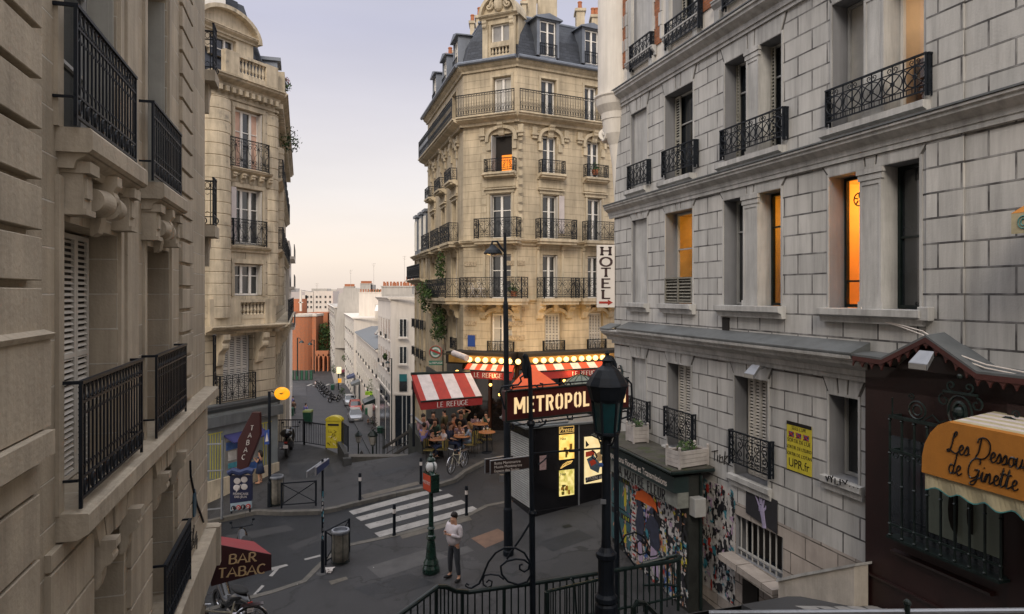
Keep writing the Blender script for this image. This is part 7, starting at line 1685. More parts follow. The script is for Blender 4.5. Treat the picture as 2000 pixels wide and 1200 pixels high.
for k in range(N):
    xa, xb = x_-(L_-.06)*k/N, x_-(L_-.06)*(k+1)/N; sc_ = lambda t: .20+.035*math.cos(t*2*math.pi/.36); bw = lambda t: bF-.015+.02*math.sin(t*14)
    za, zb = sc_(x_-xa), sc_(x_-xb)
    mb.face([HW.p(xa, bF-.01, zb0), HW.p(xb, bF-.01, zb0), HW.p(xb, bw(xb), zb0-zb), HW.p(xa, bw(xa), zb0-za)], 0)
    mb.face([HW.p(xa, bw(xa)+.002, zb0-za), HW.p(xb, bw(xb)+.002, zb0-zb), HW.p(xb, bw(xb)+.004, zb0-zb-.016), HW.p(xa, bw(xa)+.004, zb0-za-.016)], 1)
mb.build('valance', [mcr, mat('trim_teal', (.05, .20, .20), .7)], ga_)
# cursive lettering
CU = {'L': (.52, [[(.16, .62), (.26, .76), (.36, .92), (.30, 1.02), (.22, .9), (.19, .55), (.12, .16), (.03, .0), (-.04, .08), (.06, .13), (.28, .02), (.42, .0), (.54, .1)]]),
      'D': (.70, [[(.22, .92), (.16, .3), (.06, .06), (.25, .0), (.5, .1), (.66, .4), (.62, .8), (.36, 1), (.10, .9), (.06, .72)]]),
      'G': (.66, [[(.56, .74), (.56, .92), (.36, 1), (.12, .74), (.06, .3), (.2, .04), (.44, .14), (.56, .46), (.36, .44)], [(.56, .46), (.50, .0), (.36, -.26), (.2, -.2), (.5, .06), (.66, .14)]]),
      'e': (.30, [[(.0, .1), (.18, .24), (.22, .38), (.12, .44), (.05, .26), (.1, .04), (.2, .0), (.32, .12)]]),
      's': (.26, [[(.0, .1), (.12, .44), (.20, .26), (.16, .04), (.04, .02)], [(.14, .03), (.28, .12)]]),
      'o': (.32, [[(.2, .42), (.08, .38), (.04, .16), (.14, .0), (.25, .12), (.22, .36), (.2, .42), (.34, .38)]]),
      'u': (.36, [[(.0, .12), (.06, .44), (.05, .1), (.14, .0), (.24, .14), (.28, .44), (.27, .08), (.38, .1)]]),
      'd': (.38, [[(.24, .38), (.1, .42), (.04, .16), (.14, .0), (.25, .14), (.36, .98), (.27, .3), (.28, .02), (.40, .12)]]),
      'i': (.20, [[(.0, .12), (.08, .44), (.06, .08), (.12, .0), (.22, .12)], [(.13, .62), (.135, .66)]]),
      'n': (.38, [[(.0, .12), (.07, .42), (.04, .0), (.1, .28), (.2, .44), (.24, .3), (.24, .04), (.30, .0), (.40, .12)]]),
      't': (.26, [[(.0, .12), (.12, .84), (.07, .12), (.13, .0), (.27, .12)], [(.0, .56), (.24, .60)]]), ' ': (.26, [])}
def cursive(mb, W, txt, a, b, c, size, sign, r, dy=0):
    x = a
    for ch in txt:
        w, st = CU[ch]
        for s_ in st:
            P2 = []
            for k in range(len(s_)-1):               # smooth (Catmull-Rom)
                p0, p1, p2, p3 = s_[max(k-1, 0)], s_[k], s_[k+1], s_[min(k+2, len(s_)-1)]
                for j in range(4):
                    t = j/4; P2.append(tuple(.5*(2*p1[i]+(-p0[i]+p2[i])*t+(2*p0[i]-5*p1[i]+4*p2[i]-p3[i])*t*t+(-p0[i]+3*p1[i]-3*p2[i]+p3[i])*t**3) for i in (0, 1)))
            P2.append(s_[-1]); mb.tube([W.p(x+sign*(px+py*.14)*size, b, c+py*size) for px, py in P2], r, 5)
        x += sign*w*size
mb = MB(); sz = .40
cursive(mb, HW, 'Les Dessous', xl-.42, bF+.024, q(1856, 878).z-.03, .29, -1, .0105); cursive(mb, HW, 'de Ginette', xl-.42, bF+.024, q(1856, 920).z-.02, .29, -1, .0105)
mb.build('lettering', m_black, ga_)
# second small awning at the right frame edge, higher up
sa = thing('upper_awning', 'small orange and white awning corner at the right frame edge', 'awning', A(2010, 430, 1.0)); q2 = lambda u, v, b=.9: HW.p(S(u, b), b, Zv(u, v, b))
mb = MB(); t0 = q2(1975, 418); ax_ = S(1975, .9); t1 = HW.p(ax_-2.4, .9, t0.z); zw = t0.z+.42; w0, w1 = HW.p(ax_, .03, zw), HW.p(ax_-2.4, .03, zw); mb.face([t0, w0, t0-Z*.26])
mb.face([t0, t1, w1, w0], 1); mb.prism([t0, t0.lerp(t1, .12), w0.lerp(w1, .12), w0], Z*.006, 0); mb.face([t0, t1, t1-Z*.26, t0-Z*.26], 2); mb.build('canopy', [mochre, m_cwhite, mcr], sa)
mb = MB(); x0 = (t0-HW.o).dot(HW.d)-.16; ring2(mb, HW, arc(x0, t0.z-.12, .07, .08, 0, 345, 12), .905, .008, True); ring2(mb, HW, arc(x0, t0.z-.12, .035, .045, 0, 345, 12), .905, .008, True); mb.build('emblem', MATS['trim_teal'], sa)
# low retaining wall, landing with crazy paving, stairs up to it
S, Zv = HW.S, HW.Zv
mb = MB(); bw_ = .55; pts = [(1520, 1131), (1560, 1122), (1668, 1103), (1668, 1240), (1520, 1240)]; wq = lambda u, v, b=bw_: HW.p(S(u, b), b, Zv(u, v, b)); mb.prism([wq(u, v) for u, v in pts], HW.n*-.3); o = mb.build('retaining_wall', mat('stone_low_wall', (.46, .42, .37), .85, .2, 2, .3, 20, streak=.3)); tag(o, 'low stone wall with a pale cap beside the dark red shop front', 'wall')
mb = MB(); mb.prism([wq(u, v, .58) for u, v in ((1516, 1131), (1560, 1121), (1670, 1101), (1670, 1106), (1560, 1127), (1516, 1137))], HW.n*-.36); mb.build('coping', m_ashp, o)
zL = -5.5
lzf = lambda y: -5.53+.3*(12.3-y)
land = MB()
xL0 = P(1570, 0, 11.4).x
L3 = lambda x, y: V((x, y, lzf(y)))
land.face([L3(4.0, 11.9), L3(5.2, 12.9), L3(6.6, 12.9), L3(8.6, 5), L3(4.0, 5)]); land.face([L3(4, 11.9), L3(4, 5), V((4, 5, -8.5)), V((4, 11.9, -8.5))]); land.face([L3(4, 11.9), L3(5.2, 12.9), V((5.2, 12.9, -8.5)), V((4, 11.9, -8.5))]); land.face([L3(5.2, 12.9), L3(6.6, 12.9), V((6.6, 12.9, -8.5)), V((5.2, 12.9, -8.5))])
tag(land.build('landing', mat('landing_asphalt', (.05, .052, .056), .6, .2, 1, .4, 60)), kind='structure')
random.seed(12); cr_ = MB(); cells = []
ax = V((4.55, 10.2)); 
for i in range(8):
    for j in range(8):
        cx_, cy_ = 4.9+i*.27, 9.2+j*.36; jx = lambda: random.uniform(-.05, .05)
        x0_, x1_, y0_, y1_ = cx_, cx_+.24, cy_, cy_+.33
        if not (x0_ > 4.6+(11.9-cy_)*.0 and cy_ < 11.7): continue
        pts = [(x0_+jx(), y0_+jx()), (x1_+jx(), y0_+jx()), (x1_+jx(), y1_+jx()), (x0_+jx(), y1_+jx())]; 
        if random.random() < .35: pts = pts[:3]
        cr_.face([V((x, y, lzf(y)+.008)) for x, y in pts])
tag(cr_.build('crazy_paving', mat('paving_pale', (.30, .29, .28), .8, .2, 4, .3, 50)), 'pale crazy paving by the dark red shop front', 'paving')
kb = MB(); kb.prism([P(1440, 1196, 12.0), P(1640, 1172, 12.3), P(1690, 1170, 12.3), P(1690, 1178, 12.1), P(1600, 1185, 11.8), P(1440, 1212, 11.6)], V((0, 0, -.3))); tag(kb.build('kerb_landing', m_lead), kind='structure')
mb = MB(); E_ = lambda x, y: V((x, y, gz(x, y)+.02)); mb.face([L3(4, 11.9)-Z*.02, L3(5.2, 12.9)-Z*.02, V((5.6, 13.6, -6.2)), V((4.9, 16, gz(4.9, 16)+.02)), E_(2.9, 16.2)]); mb.face([L3(5.2, 12.9)-Z*.02, L3(6.6, 12.9), V((5.6, 13.6, -6.2))]); tag(mb.build('ramp', m_patch), kind='structure')
mb = MB(); mb.tube([P(1385, 1198, 3.2), P(1760, 1195, 3.0), P(2030, 1193, 2.9)], .012, 8); t = thing('stair_handrail', 'dark steel handrail crossing the bottom right edge', 'handrail', P(1770, 1200, 3)); mb.build('rail', m_alu, t)
mb = MB(); c = P(1772, 1178, 2.99); mb.ball(c, .017, 0, 10, 6); mb.tube([c, c-Z*.5], .012, 8); mb.build('post', m_irongr, t)
# ================================================================ street furniture
def vpost(c, z1, prof_, n=12, mb=None):
    mb = mb or MB(); mb.lathe(c, prof_, n); return mb
# tall street lamp with hooked arm
c = G(993, 1084); H = P(985, 455, c.y).z-c.z; x_off = P(986, 455, c.y).x-c.x
t = thing('street_lamp', 'tall black street lamp pole with one hooked arm and dish head', 'street lamp', c)
mb = MB(); mb.lathe(c, [(.16, 0), (.16, .12), (.135, .16), (.13, 1.35), (.105, 1.42), (.10, 4.6), (.085, 4.75), (.075, H*.78), (.05, H*.79), (.045, H)], 12); mb.v = [V((p.x+x_off*(p.z-c.z)/H, p.y, p.z)) for p in mb.v]; mb.build('pole', m_iron, t, smooth=False)
mb = MB(); q = lambda u, v: P(u, v, c.y); mb.tube([q(985, 492), q(977, 482), q(971, 472), q(962, 472), q(959, 482)], .035, 7); mb.build('arm', m_iron, t)
mb = MB(); h = q(963, 497); mb.lathe(h, [(.26, 0), (.28, .03), (.22, .12), (.12, .2), (.05, .28)], 16); mb.lathe(h, [(.25, .005), (.1, -.03), (.01, -.04)], 14, 1); mb.build('lamp_head', [m_iron, m_glassb], t)
# brown direction signs on the tall lamp pole
def dirsign(label, u0, u1, vt0, vt1, vb1, vb0, Y0, Y1, lines, txt=True, m=None, par_cat='sign'):
    t = thing('direction_sign', label, 'sign', P((u0+u1)/2, vb0, (Y0+Y1)/2)); a, b, d_, e_ = P(u0, vt0, Y0), P(u1, vt1, Y1), P(u1, vb1, Y1), P(u0, vb0, Y0)
    n = (b-a).cross(Z).normalized(); n = n if n.y < 0 else -n; r = (b-a).normalized(); up = Z
    mb = MB(); mb.prism([a, b, d_, e_], n*-.05); mb.build('frame', m_alu, t, bevel=.008)
    k = .025; mb = MB(); L_ = (b-a).length; H_ = (a-e_).length; mb.prism([a+r*k-up*k+n*.002, b-r*k-up*k+n*.002, d_-r*k+up*k+n*.002, e_+r*k+up*k+n*.002], n*.006); mb.build('panel', m or mat('sign_brown', (.030, .018, .016), .4, .2), t)
    if txt:
        for i, s_ in enumerate(lines): ftext(s_, a+r*(L_*.10)-up*(H_*(.24+i*.27))+n*.012, r, n, H_*.27, m_cream, t, align='LEFT', sx=.95, extrude=.001)
    return t
cy = c.y
dirsign('back brown sightseeing sign on the tall lamp pole', 947, 1003, 897, 889, 916, 926, cy-.20, cy+.2, [], False)
dirsign('front brown sightseeing sign with three white lines of text', 957, 1036, 900, 890, 915, 928, cy-.45, cy-.1, ['Butte Montmartre', 'Musée Montmartre', 'Espace des Saules'])
t = bpy.data.objects
mb = MB(); w = q(984, 920); mb.box(LF, w.x-.12, w.x+.0, cy-.2, cy-.1, q(0, 938).z, q(0, 925).z); tag(mb.build('small_sign', m_alu), 'small grey plate under the brown signs on the lamp pole', 'sign')
# green METRO lamp with white globe
c = G(842, 1117); s_ = c.y/FP; hz = lambda v: (1117-v)*s_
t = thing('metro_lamp', 'dark green metro lamp post with a white globe and red METRO box', 'street lamp', c)
r_ = s_
mb = MB(); mb.lathe(c, [(17*r_, 0), (17*r_, hz(1108)), (14*r_, hz(1102)), (15*r_, hz(1099)), (11*r_, hz(1090)), (8.5*r_, hz(1065)), (7*r_, hz(1055)), (9.5*r_, hz(1051)), (8.5*r_, hz(1046)), (6.5*r_, hz(1044)), (5.5*r_, hz(1035)), (8*r_, hz(1032)), (5*r_, hz(1028)), (4.2*r_, hz(960)), (4*r_, hz(925)), (3*r_, hz(924))], 18); mb.build('post', m_irong, t, smooth=False)
mb = MB(); g = c+Z*hz(912); mb.ball(g, 12*r_, 0, 20, 12, (1, 1, 1.05)); mb.build('globe', mat('globe_milk', (.62, .62, .60), .25, .05, 2, .01, 10), t, smooth=True)
mb = MB()
for k in range(4): a = k*math.pi/2+.6; mb.tube([g+V((12.6*r_*math.sin(q_)*math.cos(a), 12.6*r_*math.sin(q_)*math.sin(a), 13*r_*math.cos(q_))) for q_ in [math.pi*j/10 for j in range(11)]], .022 if k == 3 else .012, 5)
mb.lathe(c, [(5*r_, hz(926)), (7*r_, hz(922)), (4*r_, hz(919))], 12); mb.lathe(c, [(7*r_, hz(902)), (8.5*r_, hz(898)), (6*r_, hz(894)), (3*r_, hz(892)), (4.5*r_, hz(889)), (2*r_, hz(886)), (.2*r_, hz(882))], 14); mb.build('cage', m_irong, t)
mb = MB(); bx = c+V((-.02, -.02, 0)); Q = Fr(c.x, c.y, .55, -.83, 1); zb, zt_ = c.z+hz(959), c.z+hz(924)
mb.box(Q, -.27, .27, -.13, .13, zb, zt_, 0); mb.prism([Q.p(-.29, 0, zt_), Q.p(.29, 0, zt_), Q.p(0, 0, zt_+.14)], Q.n*.12)
Q2 = Q; mb.build('sign_box', m_irong, t, bevel=.01)
Qn = -Q.n if Q.n.y > 0 else Q.n; sgn = 1 if Qn == Q.n else -1
mb = MB(); mb.box(Q, -.23, .23, sgn*.13, sgn*.14, zb+.03, zt_-.03); mb.build('sign_face', mat('sign_vermilion', (.50, .06, .02), .5, .1), t)
ftext('METRO', Q.p(0, sgn*.145, (zb+zt_)/2), RT(Qn), Qn, .13, m_cream, t, extrude=.001)
# pole with stickers and twin blue direction signs
c = G(630, 1119); hb = lambda v: (1119-v)*c.y/FP
t = thing('sign_pole', 'thin black sign pole covered in stickers near the waste bag', 'sign pole', c)
mb = MB(); mb.lathe(c, [(.06, 0), (.05, .1), (.05, hb(1056))], 10); mb.lathe(c, [(.035, hb(1057)), (.035, hb(897))], 10); mb.build('pole', m_iron, t)
random.seed(6); mb = MB()
for k in range(26): z = hb(1055)+random.uniform(0, hb(960)-hb(1055)); a = random.uniform(-2.6, -.4); mb.prism([c+V((.038*math.cos(a+d), .038*math.sin(a+d), z+e)) for d, e in ((0, 0), (.9, .01), (.9, .09), (0, .08))], V((0, -.002, 0)), k % 3)
mb.build('sticker', [mposter[1], mposter[2], m_alu], t); mb = MB(); mb.lathe(c-Z*.02, [(.2, 0), (.17, .03)], 12); mb.build('footing', m_patch, t)
yp = c.y
dirsign('rear double direction sign on the sticker pole', 601, 637, 921, 896, 908, 934, yp-.3, yp+.9, [], False, m_alu); dirsign('front blue double direction sign on the sticker pole', 618, 643, 913, 895, 908, 930, yp-.6, yp+.4, [], False, mat('sign_blue', (.02, .035, .10), .4, .2))
# waste bags in wire holders, X barriers
def bin_(label, c, r=.22, h=.95):
    t = thing('waste_bag', label, 'bin', c); mb = MB(); random.seed(int(c.x*10)); n = 22; pr = []
    for z, k in ((.06, .8), (.1, 1), (.4, 1.03), (.7, .98), (h-.06, 1)):
        for j in range(n): a = 2*math.pi*j/n; rr = r*k*(1+.035*math.sin(a*7+z*3)+random.uniform(-.015, .015)); pr.append(c+V((rr*math.cos(a), rr*math.sin(a), z)))
    mb.v = pr
    for i in range(4):
        for j in range(n): mb.f.append((i*n+j, i*n+(j+1) % n, (i+1)*n+(j+1) % n, (i+1)*n+j)); mb.m.append(0)
    mb.f.append(tuple(range(n))); mb.m.append(0); mb.build('bag', mat('bag_film', (.16, .145, .115), .35, .4, 6, .5, 18), t, smooth=True)
    mb = MB(); mb.lathe(c, [(r*1.08, h-.10), (r*1.15, h-.04), (r*1.1, h), (r*.9, h), (r*.9, h-.08)], 20); mb.build('rim', m_alu, t)
    mb = MB()
    for k in range(6): a = k*math.pi/3; mb.tube([c+V((r*1.1*math.cos(a), r*1.1*math.sin(a), z)) for z in (.02, h-.05)], .010, 4)
    mb.tube([c+V((r*1.1*math.cos(a), r*1.1*math.sin(a), .06)) for a in [2*math.pi*j/16 for j in range(16)]], .012, 4, closed=True); mb.build('wire_cage', m_irongr, t); return t
c = G(665, 1099); bin_('clear plastic waste bag in a wire holder against the tilted barrier', c, .24, 1.0)
c = G(540, 986); bin_('clear plastic waste bag in a wire holder beside the crossed barrier', c, .24, 1.1)
def barrier(label, p0, p1, h, circ=False):
    t = thing('street_barrier', label, 'barrier', (p0+p1)/2); mb = MB()
    for p in (p0, p1): mb.tube([p-Z*.05, p+Z*h], .035, 8)
    mb.tube([p0+Z*(h-.03), p1+Z*(h-.03)], .028, 6); mb.tube([p0+Z*.12, p1+Z*.12], .022, 6); mb.tube([p0+Z*.14, p1+Z*(h-.05)], .018, 6); mb.tube([p0+Z*(h-.05), p1+Z*.14], .018, 6)
    mb.build('rail', m_iron, t); return t
barrier('black crossed street barrier behind the near waste bag', G(636, 1104), G(682, 1078), 1.05); barrier('black crossed street barrier on the far pavement below the twin signs', G(550, 993), G(617, 988), .95)
# bollards
b0 = None
for (u, v, l) in ((703, 977, 'black bollard with white collar at the left end of the far tactile strip'), (822, 945, 'black bollard with white collar just behind the white globe lamp'), (770, 1046, 'black bollard with white collar left of the green lamp'), (911, 1007, 'black bollard with white collar behind the man')):
    c = G(u, v)
    if b0 is None:
        b0 = thing('street_bollard', l, 'bollard', c, group='bollards by the zebra crossing')
        mb = MB(); mb.lathe((0, 0, -.02), [(.06, 0), (.06, .08), (.05, .1), (.05, .72), (.055, .74)], 12); mb.build('post', m_iron, b0, world=False)
        mb = MB(); mb.lathe((0, 0, 0), [(.053, .72), (.053, .86)], 12); mb.build('collar', m_cream, b0, world=False); mb = MB(); mb.lathe((0, 0, 0), [(.055, .86), (.06, .9), (.05, .95), (.055, .99), (.03, 1.02)], 12); mb.build('cap', m_iron, b0, world=False)
    else: dup(b0, c, 0, l)
# pedestrian sign pole by the corner house
c = G(527, 990); t = thing('crossing_sign_pole', 'black pole with a blue pedestrian crossing sign beside the tabac', 'sign pole', c); q = lambda u, v: P(u, v, c.y)
mb = MB(); mb.tube([c, q(526, 765)], .055, 8); mb.lathe(c, [(.09, 0), (.09, .9), (.06, .95)], 10); mb.build('pole', m_iron, t)
mb = MB(); mb.prism([q(518, 841)+V((0, -.08, 0)), q(527, 838)+V((0, -.08, 0)), q(527, 867)+V((0, -.08, 0)), q(518, 868)+V((0, -.08, 0))], V((0, .03, 0))); mb.build('panel', mat('sign_blue_bright', (.03, .08, .30), .4), t)
mb = MB(); mb.prism([q(u, v)+V((0, -.085, 0)) for u, v in ((519.5, 862), (526, 861), (523, 844))], V((0, -.01, 0))); mb.build('symbol', m_cream, t)
# grey handrail at the left
c = G(433, 1014); t = thing('grey_guard_rail', 'grey pipe guard rail between the stone house and the tabac', 'railing', c); q = lambda u, v: P(u, v, c.y); mb = MB()
mb.tube([c, q(434, 917)], .045, 8)
for v0, v1 in ((869, 867), (921, 919), (997, 993)): mb.tube([q(395, v0), q(434, v1)], .03, 6)
mb.tube([q(434, 917), q(434, 860)], .03, 6); mb.build('rail', m_alu, t)
# metro railing, sign and scroll brackets
mt = thing('metro_railing', 'dark green railing with a rounded raised end around the metro stairs', 'railing', P(1100, 1230, 14.3)); zT = -5.92
def onz(u, v, z): Y = (z)*FP/(575-v); return P(u, v, Y)
tops = [P(770, 1208, 12.0), P(812, 1178, 12.3), P(855, 1146, 12.7), P(872, 1147, 13.0), P(890, 1155, 13.25), P(915, 1157, 13.5), P(1040, 1140, 14.0), P(1175, 1119, 14.55), P(1270, 1103, 15.0), P(1306, 1098, 15.2), P(1324, 1094, 15.35), P(1329, 1088, 15.6), P(1322, 1085, 15.85), P(1300, 1090, 15.95), P(1255, 1101, 15.9)]
mb = MB(); mb.tube(tops, .045, 9); low = [V((p.x, p.y, -6.78)) for p in tops]; mb.tube(low[5:], .03, 6)
mb.build('top_rail', m_irongr, mt); mb = MB(); k = 0
def along(pts, st, off=0):
    out = []; d = off
    for a, b in zip(pts[:-1], pts[1:]):
        L_ = (b-a).length
        while d < L_: out.append(a.lerp(b, d/L_)); d += st
        d -= L_
    return out
bars = along(tops, .155, .05)
for i, p in enumerate(bars):
    if i % 6 == 0: mb.tube([p, V((p.x, p.y, -7.3))], .036, 7)
    else: mb.tube([p, V((p.x, p.y, -6.95))], .016, 6)
mb.build('baluster', m_irongr, mt)
def scroll3(mt, pts, r): mb = MB(); mb.tube(pts, r, 7); mb.build('scroll', m_iron, mt)
def sp(cu, cv, r0, r1, a0, a1, Y, n=22): return [P(cu+x, cv-y, Y) for x, y in spiral(0, 0, r0, r1, a0, a1, n)]
scroll3(mt, [P(u, v, 13.75) for u, v in ((922, 1148), (936, 1140), (944, 1122), (954, 1098), (968, 1080), (986, 1070), (1006, 1070), (1024, 1080), (1036, 1100), (1038, 1120), (1030, 1136), (1012, 1142), (992, 1136), (980, 1122), (978, 1106), (990, 1096), (1008, 1092), (1024, 1094), (1034, 1102), (1032, 1112), (1024, 1117), (1015, 1112), (1015, 1104), (1021, 1102))], .022)
scroll3(mt, [P(u, v, 13.75) for u, v in ((984, 1132), (974, 1124), (958, 1122), (947, 1124), (943, 1132), (944, 1142), (952, 1148), (960, 1144), (961, 1136), (955, 1133), (950, 1138))], .018)
scroll3(mt, [P(u, v, 13.75) for u, v in ((922, 1149), (914, 1148), (909, 1144), (911, 1140), (916, 1143))], .018)
scroll3(mt, [P(u, v, 13.9) for u, v in ((990, 1092), (1000, 1076), (1018, 1050), (1034, 1024), (1042, 1008))], .022)
scroll3(mt, [P(u, v, 14.9) for u, v in ((1212, 1062), (1222, 1045), (1240, 1040), (1256, 1048), (1266, 1064), (1262, 1080), (1250, 1084), (1240, 1076), (1241, 1062), (1250, 1056), (1258, 1062))], .02)
scroll3(mt, [P(u, v, 15.0) for u, v in ((1262, 1078), (1270, 1088), (1282, 1086), (1290, 1080), (1292, 1090))], .018); scroll3(mt, [P(u, v, 14.8) for u, v in ((1205, 1000), (1212, 1040), (1222, 1080), (1240, 1105))], .02)
m2 = thing('metro_inner_railing', 'inner dark green railing sloping down the metro stairs', 'railing', P(1120, 1230, 13)); mb = MB(); L_ = [P(1068, 1156, 12.2), P(1180, 1130, 13.2)]; mb.tube(L_, .028, 7); mb.tube([L_[0], L_[0]-Z*1.3], .05, 7)
for p in along(L_, .12, .1): mb.tube([p, p-Z*1.2], .012, 5)
mb.tube([P(1115, 1130, 12.8), P(1122, 1140, 12.8), P(1126, 1200, 12.8)], .02, 5); mb.build('rail', m_irongr, m2)
mb = MB(); mb.tube([P(1240, 1215, 10), P(1238, 1186, 10), P(1244, 1176, 10), P(1258, 1178, 10.2), P(1285, 1205, 10.6)], .035, 8); mb.tube([P(1262, 1182, 10.2), P(1262, 1215, 10.2)], .03, 8); tag(mb.build('stair_handrail', m_irongr), 'bent dark handrail loop at the foot of the foreground lamp', 'handrail')
ms = thing('metro_sign', 'maroon METROPOLITAIN sign with glowing letters between two hooked posts', 'sign', P(1040, 1240, 13.95))
A1, B1 = P(988, 765, 13.9), P(1228, 744, 15.65); A0, B0 = P(988, 824, 13.9), P(1228, 797, 15.65); n = (B1-A1).cross(Z).normalized(); n = n if n.y < 0 else -n; r = V((B1.x-A1.x, B1.y-A1.y, 0)).normalized()
mb = MB(); mb.prism([A0, B0, B1, A1], n*-.16); mb.build('panel', mat('sign_maroon', (.065, .010, .010), .35, .2, 3, .03, 20), ms, bevel=.01)
mb = MB()
for (a, b) in ((A0, B0), (A1, B1)): mb.tube([a+n*.01, b+n*.01], .022, 6)
mb.tube([A0+n*.01, A1+n*.01], .022, 6); mb.build('frame', m_irongr, ms)
mlet = emat('sign_letter_glow', (1, .74, .40), .86, (1, .68, .34), 4); mb = MB()
Lq = (B1-A1).length; tot = P(1152, 785, 0).x; hA = (A1-A0).length; cH = .335
def stc(ch, x, w):   # condensed stencil capitals built from bars; returns list of strokes
    o = []; W_ = w; s = .24; I = lambda x0, x1, y0, y1: o.append((x0, x1, y0, y1))
    if ch == 'M': return [[(.1, 0), (.1, 1)], [(.13, .96), (.5, .28)], [(.5, .28), (.87, .96)], [(.9, 1), (.9, 0)]]
    if ch == 'E': return [[(.18, 0), (.18, 1)], [(.2, .91), (.98, .91)], [(.3, .5), (.85, .5)], [(.2, .09), (.98, .09)]]
    if ch == 'T': return [[(.5, 0), (.5, .86)], [(0, .91), (1, .91)]]
    if ch == 'R': return [[(.16, 0), (.16, 1)], [(.3, .91), (.65, .91), (.82, .8), (.82, .6), (.65, .5), (.4, .48)], [(.6, .42), (.84, 0)]]
    if ch == 'O': return [[(.42, .95), (.2, .85), (.16, .7), (.16, .3), (.2, .15), (.42, .05)], [(.58, .95), (.8, .85), (.84, .7), (.84, .3), (.8, .15), (.58, .05)]]
    if ch == 'P': return [[(.16, 0), (.16, 1)], [(.32, .91), (.65, .91), (.82, .8), (.82, .56), (.65, .45), (.36, .43)]]
    if ch == 'L': return [[(.2, 0), (.2, 1)], [(.28, .09), (.98, .09)]]
    if ch == 'I': return [[(.5, 0), (.5, 1)]]
    if ch == 'A': return [[(.1, 0), (.45, 1)], [(.55, 1), (.9, 0)], [(.3, .3), (.7, .3)]]
    if ch == 'N': return [[(.14, 0), (.14, 1)], [(.16, .95), (.84, .05)], [(.86, 0), (.86, 1)]]
    return []
lets = [('M', .26), ('E', .185), ('T', .2), ('R', .2), ('O', .2), ('P', .2), ('O', .2), ('L', .17), ('I', .09), ('T', .2), ('A', .22), ('I', .09), ('N', .22)]
gap = .045; x = .20; sc_ = (Lq-.30)/(sum(w for _, w in lets)+gap*12)
sc_ = min(sc_, 1.05)
org = A0+Z*((hA-cH)/2); up = Z; rr = (B0-A0).normalized()
for ch, w in lets:
    for s_ in stc(ch, 0, w): ribbon(mb, [(px*w*sc_, py*cH) for px, py in s_], org+rr*x+n*.002, rr, Z, n, .055, .052, .012)
    x += (w+gap)*sc_
mb.build('lettering', mlet, ms)
mb = MB(); Yp = 13.9; q = lambda u, v: P(u, v, Yp)
mb.tube([q(1041, 1250), q(1039, 1000)], .062, 9); mb.tube([q(1039, 1000), q(1036, 760), q(1034, 720), q(1030, 704), q(1024, 698), q(1022, 694)], [.05, .045, .045, .042, .038, .03], 9)
mb.lathe(q(1037, 832), [(.07, 0), (.09, .05), (.07, .1)], 10); mb.lathe(q(1040, 1002), [(.07, -.05), (.09, 0), (.07, .05)], 10); mb.build('post', m_iron, ms)
mb = MB(); Yq = 15.4; q2 = lambda u, v: P(u, v, Yq)
mb.tube([q2(1206, 1250), q2(1204, 1000), q2(1203, 820), q2(1202, 740), q2(1200, 712), q2(1194, 700), q2(1184, 696)], .06, 9); mb.build('post', m_iron, ms)
mb = MB(); mb.tube([q(1022, 694), q(1028, 697), q(1030, 706), q(1028, 716), q(1026, 735)], .05, 8); mb.tube([q(1025, 700), q(1022, 720), q(1026, 738), q(1032, 736)], .035, 7); mb.build('hook', m_iron, ms)
mb = MB()
for pts, r_ in (([(986, 800), (980, 780), (976, 765), (980, 756), (1000, 753), (1012, 752), (1018, 745), (1016, 738), (1022, 734), (1030, 738)], .02), ([(990, 760), (998, 762), (1003, 758), (999, 754)], .014), ([(1044, 752), (1052, 758), (1060, 757), (1060, 750), (1054, 749)], .016), ([(1000, 828), (1004, 832), (1003, 838), (996, 838), (996, 831)], .016), ([(1040, 835), (1052, 834), (1064, 828), (1067, 820)], .02), ([(1052, 822), (1056, 826), (1060, 824), (1058, 818)], .014)): mb.tube([q(u, v) for u, v in pts], r_, 6)
for pts, Y_ in (([(1100, 750), (1108, 757), (1116, 753), (1112, 747)], 14.8), ([(1108, 812), (1110, 820), (1118, 820), (1118, 812)], 14.8)): mb.tube([P(u, v, Y_) for u, v in pts], .016, 6)
mb.tube([P(1000, 757, 13.9), P(1228, 738, 15.6)], .016, 6); mb.tube([P(1000, 832, 13.9), P(1228, 803, 15.6)], .016, 6)
mb.tube([P(1226, 745, 15.6), P(1213, 741, 15.5), P(1204, 741, 15.4)], .02, 6); mb.tube([P(1213, 741, 15.5), P(1226, 742, 15.6), P(1233, 750, 15.65), P(1235, 790, 15.65), P(1233, 812, 15.65), P(1215, 818, 15.5), P(1205, 816, 15.4)], .024, 6); mb.build('bracket', m_iron, ms)
mb = MB(); mb.tube([P(1041, 886, 13.9), P(1115, 880, 14.6), P(1204, 874, 15.4)], .022, 7); mb.tube([P(1112, 881, 14.6), P(1128, 880, 14.7)], .034, 7)
for pts in ([(1052, 908), (1062, 900), (1072, 890), (1068, 888)], [(1156, 880), (1162, 884), (1166, 892), (1162, 898), (1156, 894), (1158, 888)]): mb.tube([P(u, v, 14.3) for u, v in pts], .016, 6)
mb.build('tie_bar', m_iron, ms)
